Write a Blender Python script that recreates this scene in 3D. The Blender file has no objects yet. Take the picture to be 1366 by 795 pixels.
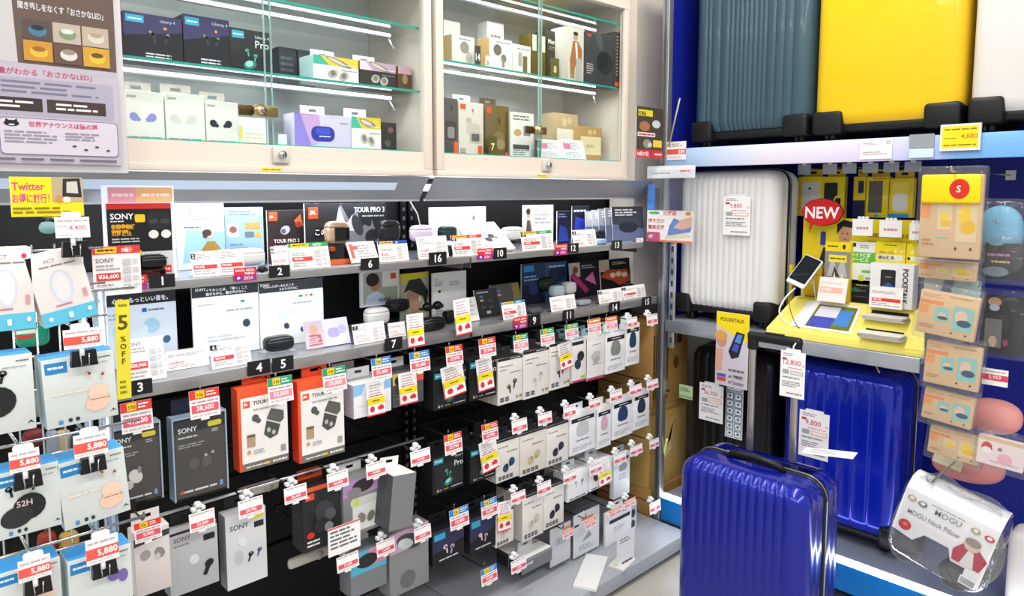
import bpy, math, random
from math import sin, cos, pi, radians, atan, tan, exp
from mathutils import Vector, Matrix
random.seed(7)
SC = bpy.context.scene
COL = SC.collection
# ---------------------------------------------------------------- camera
FPX, CXP, CYP, HOR, EYE = 944.0, 683.0, 347.0, 257.0, 1.40
PITCH = atan((CYP - HOR) / FPX)
HEAD = radians(46.4)
cd = bpy.data.cameras.new('camera')
cam = bpy.data.objects.new('camera', cd)
COL.objects.link(cam)
SC.camera = cam
cd.sensor_fit = 'HORIZONTAL'
cd.sensor_width = 36.0
cd.lens = FPX / 1366 * 36
cd.shift_y = -(397.5 - CYP) / 1366
cd.clip_start = 0.02
cam.location = (0, 0, EYE)
cam.rotation_euler = (pi / 2 - PITCH, 0, HEAD - pi / 2)
# ---------------------------------------------------------------- world, lights, exposure
SC.view_settings.view_transform = 'Standard'
SC.view_settings.look = 'None'
SC.view_settings.gamma = 1.0
SC.view_settings.use_curve_mapping = False
SC.view_settings.exposure = 0.04
W = bpy.data.worlds.new('store_ambience')
SC.world = W
W.use_nodes = True
wn = W.node_tree.nodes
wn['Background'].inputs[0].default_value = (0.93, 0.96, 1.0, 1)
wn['Background'].inputs[1].default_value = 0.72

def area(name, loc, rot, sx, sy, power, col=(1, .98, .96)):
    l = bpy.data.lights.new(name, 'AREA')
    l.shape = 'RECTANGLE'; l.size = sx; l.size_y = sy; l.energy = power; l.color = col
    o = bpy.data.objects.new(name, l); COL.objects.link(o)
    o.location = loc; o.rotation_euler = rot
    return o
# fluorescent rows of the shop ceiling
area('ceiling_light_row_1', (1.2, 0.85, 2.78), (0, 0, 0), 2.6, 0.3, 38)
area('ceiling_light_row_2', (0.4, -1.0, 2.78), (0, 0, 0), 3.4, 0.3, 55)
area('ceiling_light_row_3', (-1.2, 0.0, 2.78), (0, 0, 0), 0.3, 3.4, 45)
# ---------------------------------------------------------------- pixel -> point on a real plane
FW = (cos(HEAD), sin(HEAD)); RT = (sin(HEAD), -cos(HEAD))
def ray(px, py):
    a = (px - CXP) / FPX; b = -(py - CYP) / FPX
    h = cos(PITCH) + b * sin(PITCH); v = -sin(PITCH) + b * cos(PITCH)
    return (FW[0] * h + RT[0] * a, FW[1] * h + RT[1] * a, v)
def onX(px, py, X):
    d = ray(px, py); t = X / d[0]; return d[1] * t, EYE + d[2] * t
FACING_RIGHT_UNIT = False
def onY(px, py, Y):
    if FACING_RIGHT_UNIT:
        y, z = onX(px, py, Y); return -y, z
    d = ray(px, py); t = Y / d[1]; return d[0] * t, EYE + d[2] * t
def onZ(px, py, Z):
    d = ray(px, py); t = (Z - EYE) / d[2]; return d[0] * t, d[1] * t
def RY(l, t, r, b, Y):       # rectangle on a plane parallel to the left wall
    m = (t + b) / 2
    return onY(l, m, Y)[0], onY(r, m, Y)[0], onY(l, b, Y)[1], onY(l, t, Y)[1]
def RX(l, t, r, b, X):       # rectangle on a plane parallel to the right wall (left edge has the larger y)
    m = (t + b) / 2
    return onX(l, m, X)[0], onX(r, m, X)[0], onX(l, b, X)[1], onX(l, t, X)[1]
# ---------------------------------------------------------------- materials
MATS = {}
def lin(c):
    c /= 255.0
    return c / 12.92 if c <= .04045 else ((c + .055) / 1.055) ** 2.4
def hexc(h):
    h = h.lstrip('#')
    return tuple(lin(int(h[i:i + 2], 16)) for i in (0, 2, 4)) + (1,)
def node(nt, t, **kw):
    n = nt.nodes.new(t)
    for k, v in kw.items(): setattr(n, k, v)
    return n
def M(key):
    if key in MATS: return MATS[key]
    m = bpy.data.materials.new('material_' + key.replace('|', '_').replace('#', ''))
    m.use_nodes = True
    nt = m.node_tree; L = nt.links.new
    b = nt.nodes['Principled BSDF']; out = nt.nodes['Material Output']
    I = b.inputs
    special = key.split('|')[0]
    if special in ('GLASS', 'CLEAR', 'FILM'):
        nt.nodes.remove(b)
        tr = node(nt, 'ShaderNodeBsdfTransparent'); gl = node(nt, 'ShaderNodeBsdfGlossy'); mx = node(nt, 'ShaderNodeMixShader')
        fr = node(nt, 'ShaderNodeFresnel'); fr.inputs[0].default_value = 1.45
        tr.inputs[0].default_value = {'GLASS': (.965, .99, .983, 1), 'CLEAR': (.94, .95, .96, 1), 'FILM': (.93, .94, .95, 1)}[special]
        gl.inputs['Roughness'].default_value = {'GLASS': .0, 'CLEAR': .08, 'FILM': .12}[special]
        ge = node(nt, 'ShaderNodeNewGeometry'); mu = node(nt, 'ShaderNodeMath', operation='MULTIPLY'); iv = node(nt, 'ShaderNodeMath', operation='SUBTRACT'); iv.inputs[0].default_value = 1.0
        L(ge.outputs['Backfacing'], iv.inputs[1]); L(fr.outputs[0], mu.inputs[0]); L(iv.outputs[0], mu.inputs[1])
        L(mu.outputs[0], mx.inputs[0]); L(tr.outputs[0], mx.inputs[1]); L(gl.outputs[0], mx.inputs[2])
        if special == 'FILM':
            nz = node(nt, 'ShaderNodeTexNoise'); nz.inputs['Scale'].default_value = 22
            bm = node(nt, 'ShaderNodeBump'); bm.inputs[0].default_value = .9; bm.inputs['Distance'].default_value = .02
            tc = node(nt, 'ShaderNodeTexCoord'); L(tc.outputs['Object'], nz.inputs[0])
            L(nz.outputs[0], bm.inputs['Height']); L(bm.outputs[0], gl.inputs['Normal']); L(bm.outputs[0], fr.inputs['Normal'])
        if special == 'FILM':
            df = node(nt, 'ShaderNodeBsdfDiffuse'); m2 = node(nt, 'ShaderNodeMixShader'); m2.inputs[0].default_value = .05
            L(mx.outputs[0], m2.inputs[1]); L(df.outputs[0], m2.inputs[2]); L(m2.outputs[0], out.inputs[0])
        else: L(mx.outputs[0], out.inputs[0])
        MATS[key] = m
        return m
    c = hexc(special)
    I['Base Color'].default_value = c
    I['Roughness'].default_value = .55
    I['Specular IOR Level'].default_value = .35
    for p in key.split('|')[1:]:
        if p[0] == 'r': I['Roughness'].default_value = float(p[1:])
        elif p[0] == 'm': I['Metallic'].default_value = float(p[1:] or 1)
        elif p[0] == 'e':
            I['Emission Color'].default_value = c; I['Emission Strength'].default_value = float(p[1:])
        elif p[0] == 'c': I['Coat Weight'].default_value = float(p[1:]); I['Coat Roughness'].default_value = .05
        elif p[0] in 'ns':       # n: soft blotches, s: streaky brushed metal
            tc = node(nt, 'ShaderNodeTexCoord'); nz = node(nt, 'ShaderNodeTexNoise'); mp = node(nt, 'ShaderNodeMapping')
            L(tc.outputs['Object'], mp.inputs[0]); L(mp.outputs[0], nz.inputs[0])
            nz.inputs['Scale'].default_value = 9 if p[0] == 'n' else 30
            if p[0] == 's': mp.inputs['Scale'].default_value = (.6, 8, 8)
            amt = float(p[1:])
            mr = node(nt, 'ShaderNodeMapRange'); mr.inputs[3].default_value = 1 - amt; mr.inputs[4].default_value = 1 + amt
            L(nz.outputs[0], mr.inputs[0])
            hs = node(nt, 'ShaderNodeHueSaturation'); hs.inputs['Color'].default_value = c
            L(mr.outputs[0], hs.inputs['Value']); L(hs.outputs[0], I['Base Color'])
        elif p[0] == 'b':        # fine bump grain
            tc = node(nt, 'ShaderNodeTexCoord'); nz = node(nt, 'ShaderNodeTexNoise'); nz.inputs['Scale'].default_value = 240
            bm = node(nt, 'ShaderNodeBump'); bm.inputs[0].default_value = float(p[1:]); bm.inputs['Distance'].default_value = .001
            L(tc.outputs['Object'], nz.inputs[0]); L(nz.outputs[0], bm.inputs['Height']); L(bm.outputs[0], I['Normal'])
    MATS[key] = m
    return m
# ---------------------------------------------------------------- text meshes (built-in font)
TXT = {}
def txt(s, bold):
    k = (s, bold)
    if k not in TXT:
        c = bpy.data.curves.new('t', 'FONT'); c.body = s; c.size = 1; c.resolution_u = 2
        c.offset = .022 if bold else 0.004
        o = bpy.data.objects.new('t', c)
        me = bpy.data.meshes.new_from_object(o)
        vs = [(v.co.x, v.co.y) for v in me.vertices]; fs = [tuple(p.vertices) for p in me.polygons]
        bpy.data.objects.remove(o); bpy.data.curves.remove(c); bpy.data.meshes.remove(me)
        x0 = min(v[0] for v in vs); x1 = max(v[0] for v in vs); y0 = min(v[1] for v in vs); y1 = max(v[1] for v in vs)
        TXT[k] = ([(v[0] - x0, v[1] - y0) for v in vs], fs, x1 - x0, y1 - y0)
    return TXT[k]
# ---------------------------------------------------------------- mesh builder
class MB:
    def __init__(s): s.v = []; s.f = []; s.mi = []; s.sm = []; s.mats = []
    def slot(s, k):
        if k not in s.mats: s.mats.append(k)
        return s.mats.index(k)
    def add(s, vs, fs, col, smooth=False):
        n = len(s.v); i = s.slot(col)
        s.v += [tuple(v) for v in vs]
        for f in fs: s.f.append(tuple(n + a for a in f)); s.mi.append(i); s.sm.append(smooth)
        return s
    def box(s, x0, x1, y0, y1, z0, z1, col, bev=0):
        if bev <= 0:
            v = [(x, y, z) for z in (z0, z1) for y in (y0, y1) for x in (x0, x1)]
            return s.add(v, [(0, 2, 3, 1), (4, 5, 7, 6), (0, 1, 5, 4), (2, 6, 7, 3), (0, 4, 6, 2), (1, 3, 7, 5)], col)
        return s.rb((x0 + x1) / 2, (y0 + y1) / 2, (z0 + z1) / 2, x1 - x0, y1 - y0, z1 - z0, bev, col)
    def rb(s, cx, cy, cz, w, d, h, r, col, seg=2, smooth=True):   # rounded box
        r = min(r, w / 2.02, d / 2.02, h / 2.02)
        n = seg
        def prof(L):
            a = [(-L / 2 + r - r * cos(t * pi / 2 / n), None) for t in range(n + 1)]
            return a
        # cube-sphere style: grid coordinates per axis, project onto rounded box
        def coords(L):
            c = [-(L / 2)] + [-(L / 2) + r * (1 - cos(pi / 2 * t / n)) * .999 + r * .0005 for t in range(1, n)] + [-(L / 2 - r)]
            return c + [-x for x in reversed(c)]
        X, Y, Z = coords(w), coords(d), coords(h)
        def proj(p):
            q = [max(-(L / 2 - r), min(L / 2 - r, a)) for a, L in zip(p, (w, d, h))]
            dv = Vector(p) - Vector(q)
            if dv.length < 1e-9: return p
            dv = dv.normalized() * r
            return (q[0] + dv.x, q[1] + dv.y, q[2] + dv.z)
        idx = {}; vs = []; fs = []
        def vid(i, j, k):
            t = (i, j, k)
            if t not in idx:
                p = proj((X[i], Y[j], Z[k])); vs.append((p[0] + cx, p[1] + cy, p[2] + cz)); idx[t] = len(vs) - 1
            return idx[t]
        A, B, C = len(X) - 1, len(Y) - 1, len(Z) - 1
        for i in range(A):
            for j in range(B):
                fs.append((vid(i, j, 0), vid(i, j + 1, 0), vid(i + 1, j + 1, 0), vid(i + 1, j, 0)))
                fs.append((vid(i, j, C), vid(i + 1, j, C), vid(i + 1, j + 1, C), vid(i, j + 1, C)))
        for i in range(A):
            for k in range(C):
                fs.append((vid(i, 0, k), vid(i + 1, 0, k), vid(i + 1, 0, k + 1), vid(i, 0, k + 1)))
                fs.append((vid(i, B, k), vid(i, B, k + 1), vid(i + 1, B, k + 1), vid(i + 1, B, k)))
        for j in range(B):
            for k in range(C):
                fs.append((vid(0, j, k), vid(0, j, k + 1), vid(0, j + 1, k + 1), vid(0, j + 1, k)))
                fs.append((vid(A, j, k), vid(A, j + 1, k), vid(A, j + 1, k + 1), vid(A, j, k + 1)))
        return s.add(vs, fs, col, smooth)
    def ell(s, cx, cy, cz, rx, ry, rz, col, p=2.0, nu=20, nv=10, z0=-1, z1=1):    # superellipsoid between z0 and z1 (fractions)
        vs = []; fs = []
        t0 = math.asin(max(-1, z0)); t1 = math.asin(min(1, z1))
        e = 2 / p
        sg = lambda a: (abs(a) ** e) * (1 if a >= 0 else -1)
        for j in range(nv + 1):
            t = t0 + (t1 - t0) * j / nv
            for i in range(nu):
                a = 2 * pi * i / nu
                vs.append((cx + rx * sg(cos(t)) * sg(cos(a)), cy + ry * sg(cos(t)) * sg(sin(a)), cz + rz * sg(sin(t))))
        for j in range(nv):
            for i in range(nu):
                k = (i + 1) % nu
                fs.append((j * nu + i, j * nu + k, (j + 1) * nu + k, (j + 1) * nu + i))
        fs.append(tuple(range(nu))[::-1]); fs.append(tuple(nv * nu + i for i in range(nu)))
        return s.add(vs, fs, col, True)
    def tube(s, pts, r, col, n=8, cap=True, flat=1.0):
        pts = [Vector(p) for p in pts]; vs = []; fs = []
        up0 = None
        for i, p in enumerate(pts):
            d = (pts[min(i + 1, len(pts) - 1)] - pts[max(i - 1, 0)]).normalized()
            if up0 is None:
                up0 = Vector((0, 0, 1)) if abs(d.z) < .9 else Vector((1, 0, 0))
            a = d.cross(up0).normalized(); b = a.cross(d).normalized(); up0 = b
            for k in range(n):
                t = 2 * pi * k / n
                vs.append(p + a * (r * cos(t)) + b * (r * flat * sin(t)))
        for i in range(len(pts) - 1):
            for k in range(n):
                k2 = (k + 1) % n
                fs.append((i * n + k, i * n + k2, (i + 1) * n + k2, (i + 1) * n + k))
        if cap:
            fs.append(tuple(range(n))[::-1]); fs.append(tuple((len(pts) - 1) * n + k for k in range(n)))
        return s.add(vs, fs, col, n > 4)
    def slab(s, poly, y0, y1, col):        # polygon in x,z extruded along y
        n = len(poly)
        vs = [(p[0], y0, p[1]) for p in poly] + [(p[0], y1, p[1]) for p in poly]
        fs = [tuple(range(n)), tuple(range(2 * n - 1, n - 1, -1))] + [(i, n + i, n + (i + 1) % n, (i + 1) % n) for i in range(n)]
        return s.add(vs, fs, col)
    def art(s, x0, z0, w, h, y, items, seed=0):
        """printed face: items laid on a face at depth y that looks towards -y"""
        rnd = random.Random(seed)
        for k, it in enumerate(items):
            yy = y - .0002 - .00012 * k; t = it[0]
            P = lambda u, v: (x0 + u * w, yy, z0 + v * h)
            if t == 'r':
                _, a, b, c, d, col = it
                s.add([P(a, b), P(c, b), P(c, d), P(a, d)], [(0, 1, 2, 3)], col)
            elif t == 'e':
                _, a, b, rx, ry, col = it[:6]; rot = it[6] if len(it) > 6 else 0
                pts = []
                for q in range(16):
                    ex = rx * w * cos(q * pi / 8); ez = ry * h * sin(q * pi / 8)
                    pts.append((x0 + a * w + ex * cos(rot) - ez * sin(rot), yy, z0 + b * h + ex * sin(rot) + ez * cos(rot)))
                s.add(pts, [tuple(range(16))], col)
            elif t == 'p':
                s.add([P(*q) for q in it[1]], [tuple(range(len(it[1])))], it[2])
            elif t == 'rr':     # rounded rectangle
                _, a, b, c, d, col = it[:6]; r = (it[6] if len(it) > 6 else .2) * min((c - a) * w, (d - b) * h)
                pts = []
                for (ox, oz, st) in ((x0 + c * w - r, z0 + d * h - r, 0), (x0 + a * w + r, z0 + d * h - r, 1), (x0 + a * w + r, z0 + b * h + r, 2), (x0 + c * w - r, z0 + b * h + r, 3)):
                    for q in range(5):
                        an = (st + q / 4) * pi / 2; pts.append((ox + r * cos(an), yy, oz + r * sin(an)))
                s.add(pts, [tuple(range(len(pts)))], col)
            elif t == 't':
                _, a, b, sz, body, col = it[:6]
                al = it[6] if len(it) > 6 else 'l'; bold = it[7] if len(it) > 7 else False; mw = it[8] if len(it) > 8 else None
                vs, fs, tw, th = txt(body, bold)
                sc = sz * h / th; sx = sc
                if mw and tw * sc > mw * w: sx = mw * w / tw
                off = {'l': 0, 'c': -tw * sx / 2, 'r': -tw * sx}[al]
                s.add([(x0 + a * w + off + p[0] * sx, yy, z0 + b * h + p[1] * sc) for p in vs], fs, col)
            elif t == 'l':      # rows of small illegible print
                _, a, b, c, d, n, col = it
                for q in range(n):
                    zz = d - (q + .5) * (d - b) / n; hh = (d - b) / n * .24
                    e = a
                    lim = a + (c - a) * (rnd.uniform(.6, 1) if n > 1 else 1)
                    while e < lim - .01:
                        g = min(lim, e + (c - a) * rnd.uniform(.12, .4))
                        s.add([P(e, zz - hh), P(g, zz - hh), P(g, zz + hh), P(e, zz + hh)], [(0, 1, 2, 3)], col)
                        e = g + (c - a) * .04
            elif t == 'bud':    # printed stemmed earbud: centre, size, colour, lean
                _, a, b, sz, col, ln = it
                cx_, cz_ = x0 + a * w, z0 + b * h; S = sz * w
                pts = [(cx_ + S * .5 * cos(q * pi / 6), yy, cz_ + S * .42 * sin(q * pi / 6)) for q in range(12)]
                s.add(pts, [tuple(range(12))], col)
                s.add([(cx_ - S * .1 + ln * S * .3, yy, cz_), (cx_ + S * .3 + ln * S * .3, yy, cz_), (cx_ + S * .2 + ln * S, yy, cz_ - S * 1.3), (cx_ - S * .12 + ln * S, yy, cz_ - S * 1.3)], [(0, 3, 2, 1)], col)
                pts = [(cx_ - ln * S * .1 + S * .2 * cos(q * pi / 4), yy - .00005, cz_ + S * .1 + S * .18 * sin(q * pi / 4)) for q in range(8)]
                s.add(pts, [tuple(range(8))], '#8d8d90')
        return s
    def build(s, name, parent=None, loc=(0, 0, 0), rot=(0, 0, 0)):
        me = bpy.data.meshes.new(name)
        me.from_pydata(s.v, [], s.f)
        for k in s.mats: me.materials.append(M(k))
        me.polygons.foreach_set('material_index', s.mi)
        me.polygons.foreach_set('use_smooth', s.sm)
        me.update()
        o = bpy.data.objects.new(name, me); COL.objects.link(o)
        if parent: o.parent = parent
        o.location = loc; o.rotation_euler = rot
        return o
CLEAN = [('JBL TOUR PRO 2 box', 'earphone box'), ('dark red JBL sign reading TOUR PRO 2', 'dark red sign with a small orange square'), ('wide black JBL sign reading TOUR PRO 3', 'wide black sign with a small orange square'), ('TOUR PRO 2 sign', 'dark red sign'),
         ('Liberty 4 Pro', 'teal printed'), ('Liberty', 'teal printed'), ('Marshall script', 'script'), ('Marshall', 'script lettered'), ('Technics ', ''), ('Sony ', ''), ('JBL ', ''), ('reading Pro', ''), ('with WAVE lettering', 'with dark lettering')]
def tag(o, label=None, cat=None, group=None, kind=None):
    for a, b in CLEAN:
        if label: label = label.replace(a, b)
        if group: group = group.replace(a, b)
    if label: o['label'] = label
    if cat: o['category'] = cat
    if group: o['group'] = group
    if kind: o['kind'] = kind
    return o
def empty(name, loc, rot=(0, 0, 0)):
    o = bpy.data.objects.new(name, None); COL.objects.link(o)
    o.empty_display_size = .02; o.location = loc; o.rotation_euler = rot
    return o
def copy_tree(o, parent=None):
    c = o.copy(); COL.objects.link(c)
    if parent: c.parent = parent
    for ch in list(o.children): copy_tree(ch, c)
    return c
def right(fn, *a, **k):
    """run a builder made for the left wall so that its goods face the aisle from the right-hand unit"""
    global FACING_RIGHT_UNIT
    old = set(COL.objects); FACING_RIGHT_UNIT = True
    r = fn(*a, **k)
    FACING_RIGHT_UNIT = False
    for o in set(COL.objects) - old:
        if o.parent is None:
            L = o.location.copy(); o.location = (L.y, -L.x, L.z); o.rotation_euler.z -= pi / 2
    return r
def struct(o): o['kind'] = 'structure'; return o
# ================================================================ SETTING
YF, YB = 1.62, 1.95          # front of the left-hand shelves, face of their black back panel
XF, XB = 2.35, 2.86          # front of the right-hand shelves, face of their blue back panel
struct(MB().box(-2.2, 3.1, -2.2, 2.1, -.05, 0, '#b9b4a8|r.35|n.06').build('floor'))
struct(MB().box(-2.2, 3.1, -2.2, 2.1, 2.85, 2.9, '#e9e7e2|r.8|b.2').build('ceiling'))
struct(MB().box(-2.2, 3.1, 2.0, 2.1, 0, 2.85, '#d9d3c7|r.7|n.03').build('wall_left'))
struct(MB().box(2.9, 3.0, -2.2, 2.0, 0, 2.85, '#d9d3c7|r.7|n.03').build('wall_right'))
# beige wall panel that closes the corner beside the glass cabinets, with its ledge
b = MB()
b.box(2.42, 2.50, 1.80, 1.93, .935, 2.4, '#fbf2e4|r.6|n.02')
b.box(2.503, 2.86, 1.805, 1.93, .935, 2.4, '#fcf4e8|r.6|n.02')
struct(b.build('trim_1'))
struct(MB().box(2.37, 2.86, 1.775, 1.80, 1.395, 1.42, '#b9b2a8|r.4', 0).build('trim_2'))
# ================================================================ LEFT GONDOLA
BLK = '#060607|r.6|b.2'
def gondola(x0, x1, label, dk=-.50):
    g = empty('gondola_shelving', ((x0 + x1) / 2, YB, 0)); ox = g.location.x
    tag(g, label, 'shelving', 'black backed gondola bays')
    MB().box(x0 - ox, x1 - ox, 0, .045, .08, 1.44, BLK).build('back_panel', g)
    for s, xx in ((0, x0 - ox + .014), (1, x1 - ox - .014)):
        u = MB().box(xx - .012, xx + .012, -.012, .0, .08, 1.44, '#1b1b1e|r.35|m.6')
        for k in range(44): u.box(xx - .004, xx + .004, -.0135, -.012, .14 + k * .03, .152 + k * .03, '#6c6c70|r.4')
        u.build('upright', g)
    for z in (.86, .60, .36):
        MB().tube([(x0 - ox + .03, -.006, z), (x1 - ox - .03, -.006, z)], .004, '#2a2a2c|r.3|m.8').build('hook_rail', g)
    x1 = min(x1, 2.335)
    d = MB().box(x0 - ox, x1 - ox, dk, 0, .02, .075, '#a9adb3|r.4|n.03', .004)
    d.box(x0 - ox, x1 - ox, dk + .02, 0, 0, .0199, '#2c2c2e')
    d.build('base_deck', g)
    return g
gondola(.20, 1.366, 'black backed gondola bay nearest the wire rack, holding the numbered earphone signs 1 to 7', -.43)
gondola(1.37, 2.60, 'black backed gondola bay next to the metal corner post, with signs 9 to 16')
STL = '#a8a7a6|r.33|m.75|s.12'
def shelf(x0, x1, z0, z1, label, bracket=True):
    s = empty('display_shelf', ((x0 + x1) / 2, YF, z1)); ox = s.location.x; h = z1 - z0
    tag(s, label, 'shelf', 'steel display shelves of the left wall')
    MB().box(x0 - ox, x1 - ox, .004, YB - YF - .014, -.016, 0, '#9b9ba0|r.3|m.4|n.04').build('board', s)
    MB().box(x0 - ox, x1 - ox, -.004, .004, -h, .002, STL, .0015).build('front_rail', s)
    for xx in (x0 - ox + .012, x1 - ox - .012):
        MB().slab([(0, 0), (0, -.02), (-.24, -.02), (-.30, -.09), (-.30, 0)], -.0012, .0012, '#8a8a8e|r.35|m.7').build('bracket', s, (xx, .016, -.016), (0, 0, pi / 2 + pi))
    return s
Z1a, Z1 = 1.190, 1.208
Z2a, Z2 = .963, .990
s = shelf(.20, 1.364, Z1a, Z1, 'upper steel display shelf of the left bay, under signs 1, 2 and 6')
MB().tube([(-.5, .05, -.0195), (.3, .05, -.0195)], .003, '#eef6ff|e10').build('light_tube', s)
l = area('shelf_light', (-.1, .05, -.0235), (0, 0, 0), .8, .006, .7, (.92, .97, 1)); l.parent = s
shelf(1.372, 2.235, Z1a, Z1, 'upper steel display shelf of the corner bay, ending at sign 13')
shelf(.20, 1.364, Z2a, Z2, 'lower steel display shelf of the left bay, carrying signs 3, 4, 5 and 7')
shelf(1.372, 2.333, Z2a, Z2, 'lower steel display shelf of the corner bay, carrying signs 9, 11, 14 and 15')
# brushed light hood under the glass cabinets
def hood(x0, x1, label, power):
    h = empty('light_hood', ((x0 + x1) / 2, YF + .02, 1.4455)); ox = h.location.x
    tag(h, label, 'light hood', 'brushed metal light hoods')
    b = MB(); a, c = x0 - ox, x1 - ox
    b.add([(a, 0, 0), (c, 0, 0), (c, .05, -.066), (a, .05, -.066), (a, .002, 0), (c, .002, 0), (c, .052, -.064), (a, .052, -.064)],
          [(0, 1, 2, 3), (7, 6, 5, 4), (3, 2, 6, 7), (0, 4, 5, 1)], '#a4a8ae|r.35|m.55|s.1')
    b.box(a, c, .049, .056, -.07, -.064, '#d8dade|r.3|m.8')
    b.build('hood_panel', h)
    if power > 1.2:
        MB().add([(a + .0, .0125, -.018), (c - .10, .0125, -.018), (c - .10, .0275, -.038), (a + .0, .0275, -.038)], [(0, 1, 2, 3)], '#b9c9dd|e.42').build('painted_glow_band', h)  # emissive band painted on the hood face for the tube's soft glow, no lamp
    if power:
        MB().tube([(a + .05, .14, -.03), (c - .05, .14, -.03)], .010, '#eef6ff|e14').build('light_tube', h)
        l = area('hood_light', (0, .14, -.045), (radians(-12), 0, 0), c - a - .1, .03, power, (.9, .96, 1)); l.parent = h
    return h
hood(.20, 1.235, 'brushed metal hood with a bright tube above signs 1, 2 and 6', 1.5)
hood(1.255, 2.33, 'brushed metal hood under the glass cabinet beside the beige wall panel', 1.0)
# ================================================================ GLASS CABINETS
FRM = '#ddd1c4|r.4|n.02'
def cabinet(x0, x1, zb, shelves, divider, lockx, label, ztop=2.02, lit=()):
    c = empty('glass_display_cabinet', ((x0 + x1) / 2, YF, zb)); ox = c.location.x
    tag(c, label, 'display cabinet', 'locked glass display cabinets')
    a, e = x0 - ox, x1 - ox; D = YB - YF - .01; H = ztop - zb
    f = MB()
    f.box(a, e, .0, .024, 0, .018, FRM, .002)
    f.box(a + .001, e - .001, .025, D, .001, .006, FRM)
    f.box(a + .026, e - .026, .006, .022, .0185, .066, FRM)           # bottom rail
    f.box(a, a + .026, .0005, .024, .0185, H - .0305, FRM, .002); f.box(e - .026, e, .0005, .024, .0185, H - .0305, FRM, .002)
    f.box(a, e, 0, .024, H - .03, H, FRM)
    f.box(a, a + .004, .0245, D, .0065, H - .0065, FRM); f.box(e - .004, e, .0245, D, .0065, H - .0065, FRM)
    f.box(a, e, .0245, D, H - .006, H, FRM)
    f.build('frame', c)
    MB().box(a + .005, e - .005, D - .004, D, .007, H - .007, '#cfd3d4|r.22|m.1|n.05').build('back_panel', c)
    MB().box(a + .006, e - .006, .026, D - .006, .055, .066, '#c9ccce|r.25|n.03').build('cabinet_floor', c)
    for z in shelves:
        b = MB().box(a + .008, e - .008, .03, D - .03, z - zb - .006, z - zb, 'GLASS')
        b.box(a + .008, e - .008, .0285, .0298, z - zb - .006, z - zb, '#2c9c8a|r.2')
        g = b.build('glass_shelf', c)
    b = MB().box(a + .008, e - .008, .0245, .026, .066, .070, '#23b5a3|r.2'); b.build('glass_edge', c)
    dv = divider - ox
    for p, q, yy in ((a + .026, dv + .02, .018), (dv, e - .026, .010)):
        g = MB().box(p, q, yy, yy + .004, .066, H - .03, 'GLASS').build('glass_door', c)
        x_ = q if p < dv - .1 else p
        MB().box(x_ - .0012, x_ + .0012, yy - .0004, yy + .0044, .066, H - .03, '#8fb5b0|r.2').build('polished_edge', g)
    for z in lit:      # light bar under a shelf
        lb = MB().box(a + .03, e - .07, .10, .114, z - zb - .024, z - zb - .013, '#c8ccd0|r.3|m.6')
        lb.box(a + .03, e - .07, .0985, .0998, z - zb - .022, z - zb - .015, '#f4f8ff|e5')
        lo = lb.build('light_bar', c)
        MB().tube([(e - .075, .107, z - zb - .019), (e - .05, .115, z - zb - .05), (e - .03, .14, z - zb - .04), (e - .012, .2, z - zb - .02)], .0022, '#e8e8e8|r.4', 6).build('cable', lo)
        l = area('cabinet_light', (0, .10, z - zb - .028), (radians(0), 0, 0), e - a - .12, .012, .75, (.95, .98, 1)); l.parent = c
    # lock
    k = lockx - ox
    b = MB(); b.box(k - .02, k + .022, -.004, .006, .024, .062, '#d6cfc6|r.35|m.2', .002)
    b.tube([(k, -.004, .043), (k, -.014, .043)], .009, '#c9c9c9|r.15|m1', 16); b.box(k - .001, k + .001, -.0146, -.014, .038, .048, '#222222')
    b.build('lock', c)
    MB().art(k - .05, .003, .052, .008, 0, [('r', 0, 0, 1, 1, '#e8d23c'), ('l', .08, .25, .92, .8, 1, '#7a6a10')]).build('lock_sticker', c)
    return c
xa = onY(166, 150, YF)[0]; xb = onY(577, 150, YF)[0]; xc = onY(583, 150, YF)[0]; xd = onY(838, 150, YF)[0]
cabinet(.20, xb, 1.447, (1.686, 1.86), onY(358, 150, YF)[0], onY(375, 213, YF)[0], 'pale framed glass cabinet of boxed earphones above signs 1 to 6, left of the other', lit=(1.686, 1.86))
cabinet(xc, xd, 1.447, (1.784, 2.012), onY(722, 150, YF)[0], onY(730, 223, YF)[0], 'pale framed glass cabinet nearest the beige wall panel, with headphone box on top shelf', lit=(1.784, 2.012), ztop=2.09)
# ================================================================ RIGHT UNIT
def rect_slots(b, x, y, z0, z1, w):
    n = int((z1 - z0) / .045)
    for k in range(n): b.box(x - .0008, x, y - w / 2, y + w / 2, z0 + k * .045 + .01, z0 + k * .045 + .032, '#3b3f45')
p = MB().box(XF - .01, XF + .02, 1.590, 1.618, .0, 2.35, '#b9bcc0|r.3|m.8|s.1', .002)
p.box(XF - .012, XF - .010, 1.598, 1.610, 0, 2.35, '#8d9096|r.3|m.8')
tag(p.build('metal_post'), 'tall chrome square post between the left shelves and the blue walled unit', 'post')
p = MB().box(XF - .002, XF + .006, 1.545, 1.572, .79, 1.245, '#c4c8cc|r.3|m.7', .001); rect_slots(p, XF - .002, 1.5585, .80, 1.24, .010)
tag(p.build('slotted_bracket_strip'), 'slotted metal strip beside the chrome post, left of the white suitcase', 'metal strip')
BLU = '#101d86|r.45|n.05'
struct(MB().box(XB, XB + .03, -.55, 1.60, 0, 2.3, BLU).build('wall_blue_panel'))
struct(MB().box(XF + .021, XB - .001, 1.592, 1.603, .905, 2.3, BLU).build('trim_3'))
u = empty('display_platform', (XB, .65, 0)); tag(u, 'low grey platform with blue front and glowing white edge strip', 'platform')
b = MB().box(XF - XB + .02, -.001, -1.2, .937, .13, .16, '#7d828c|r.4|n.05')
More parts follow.
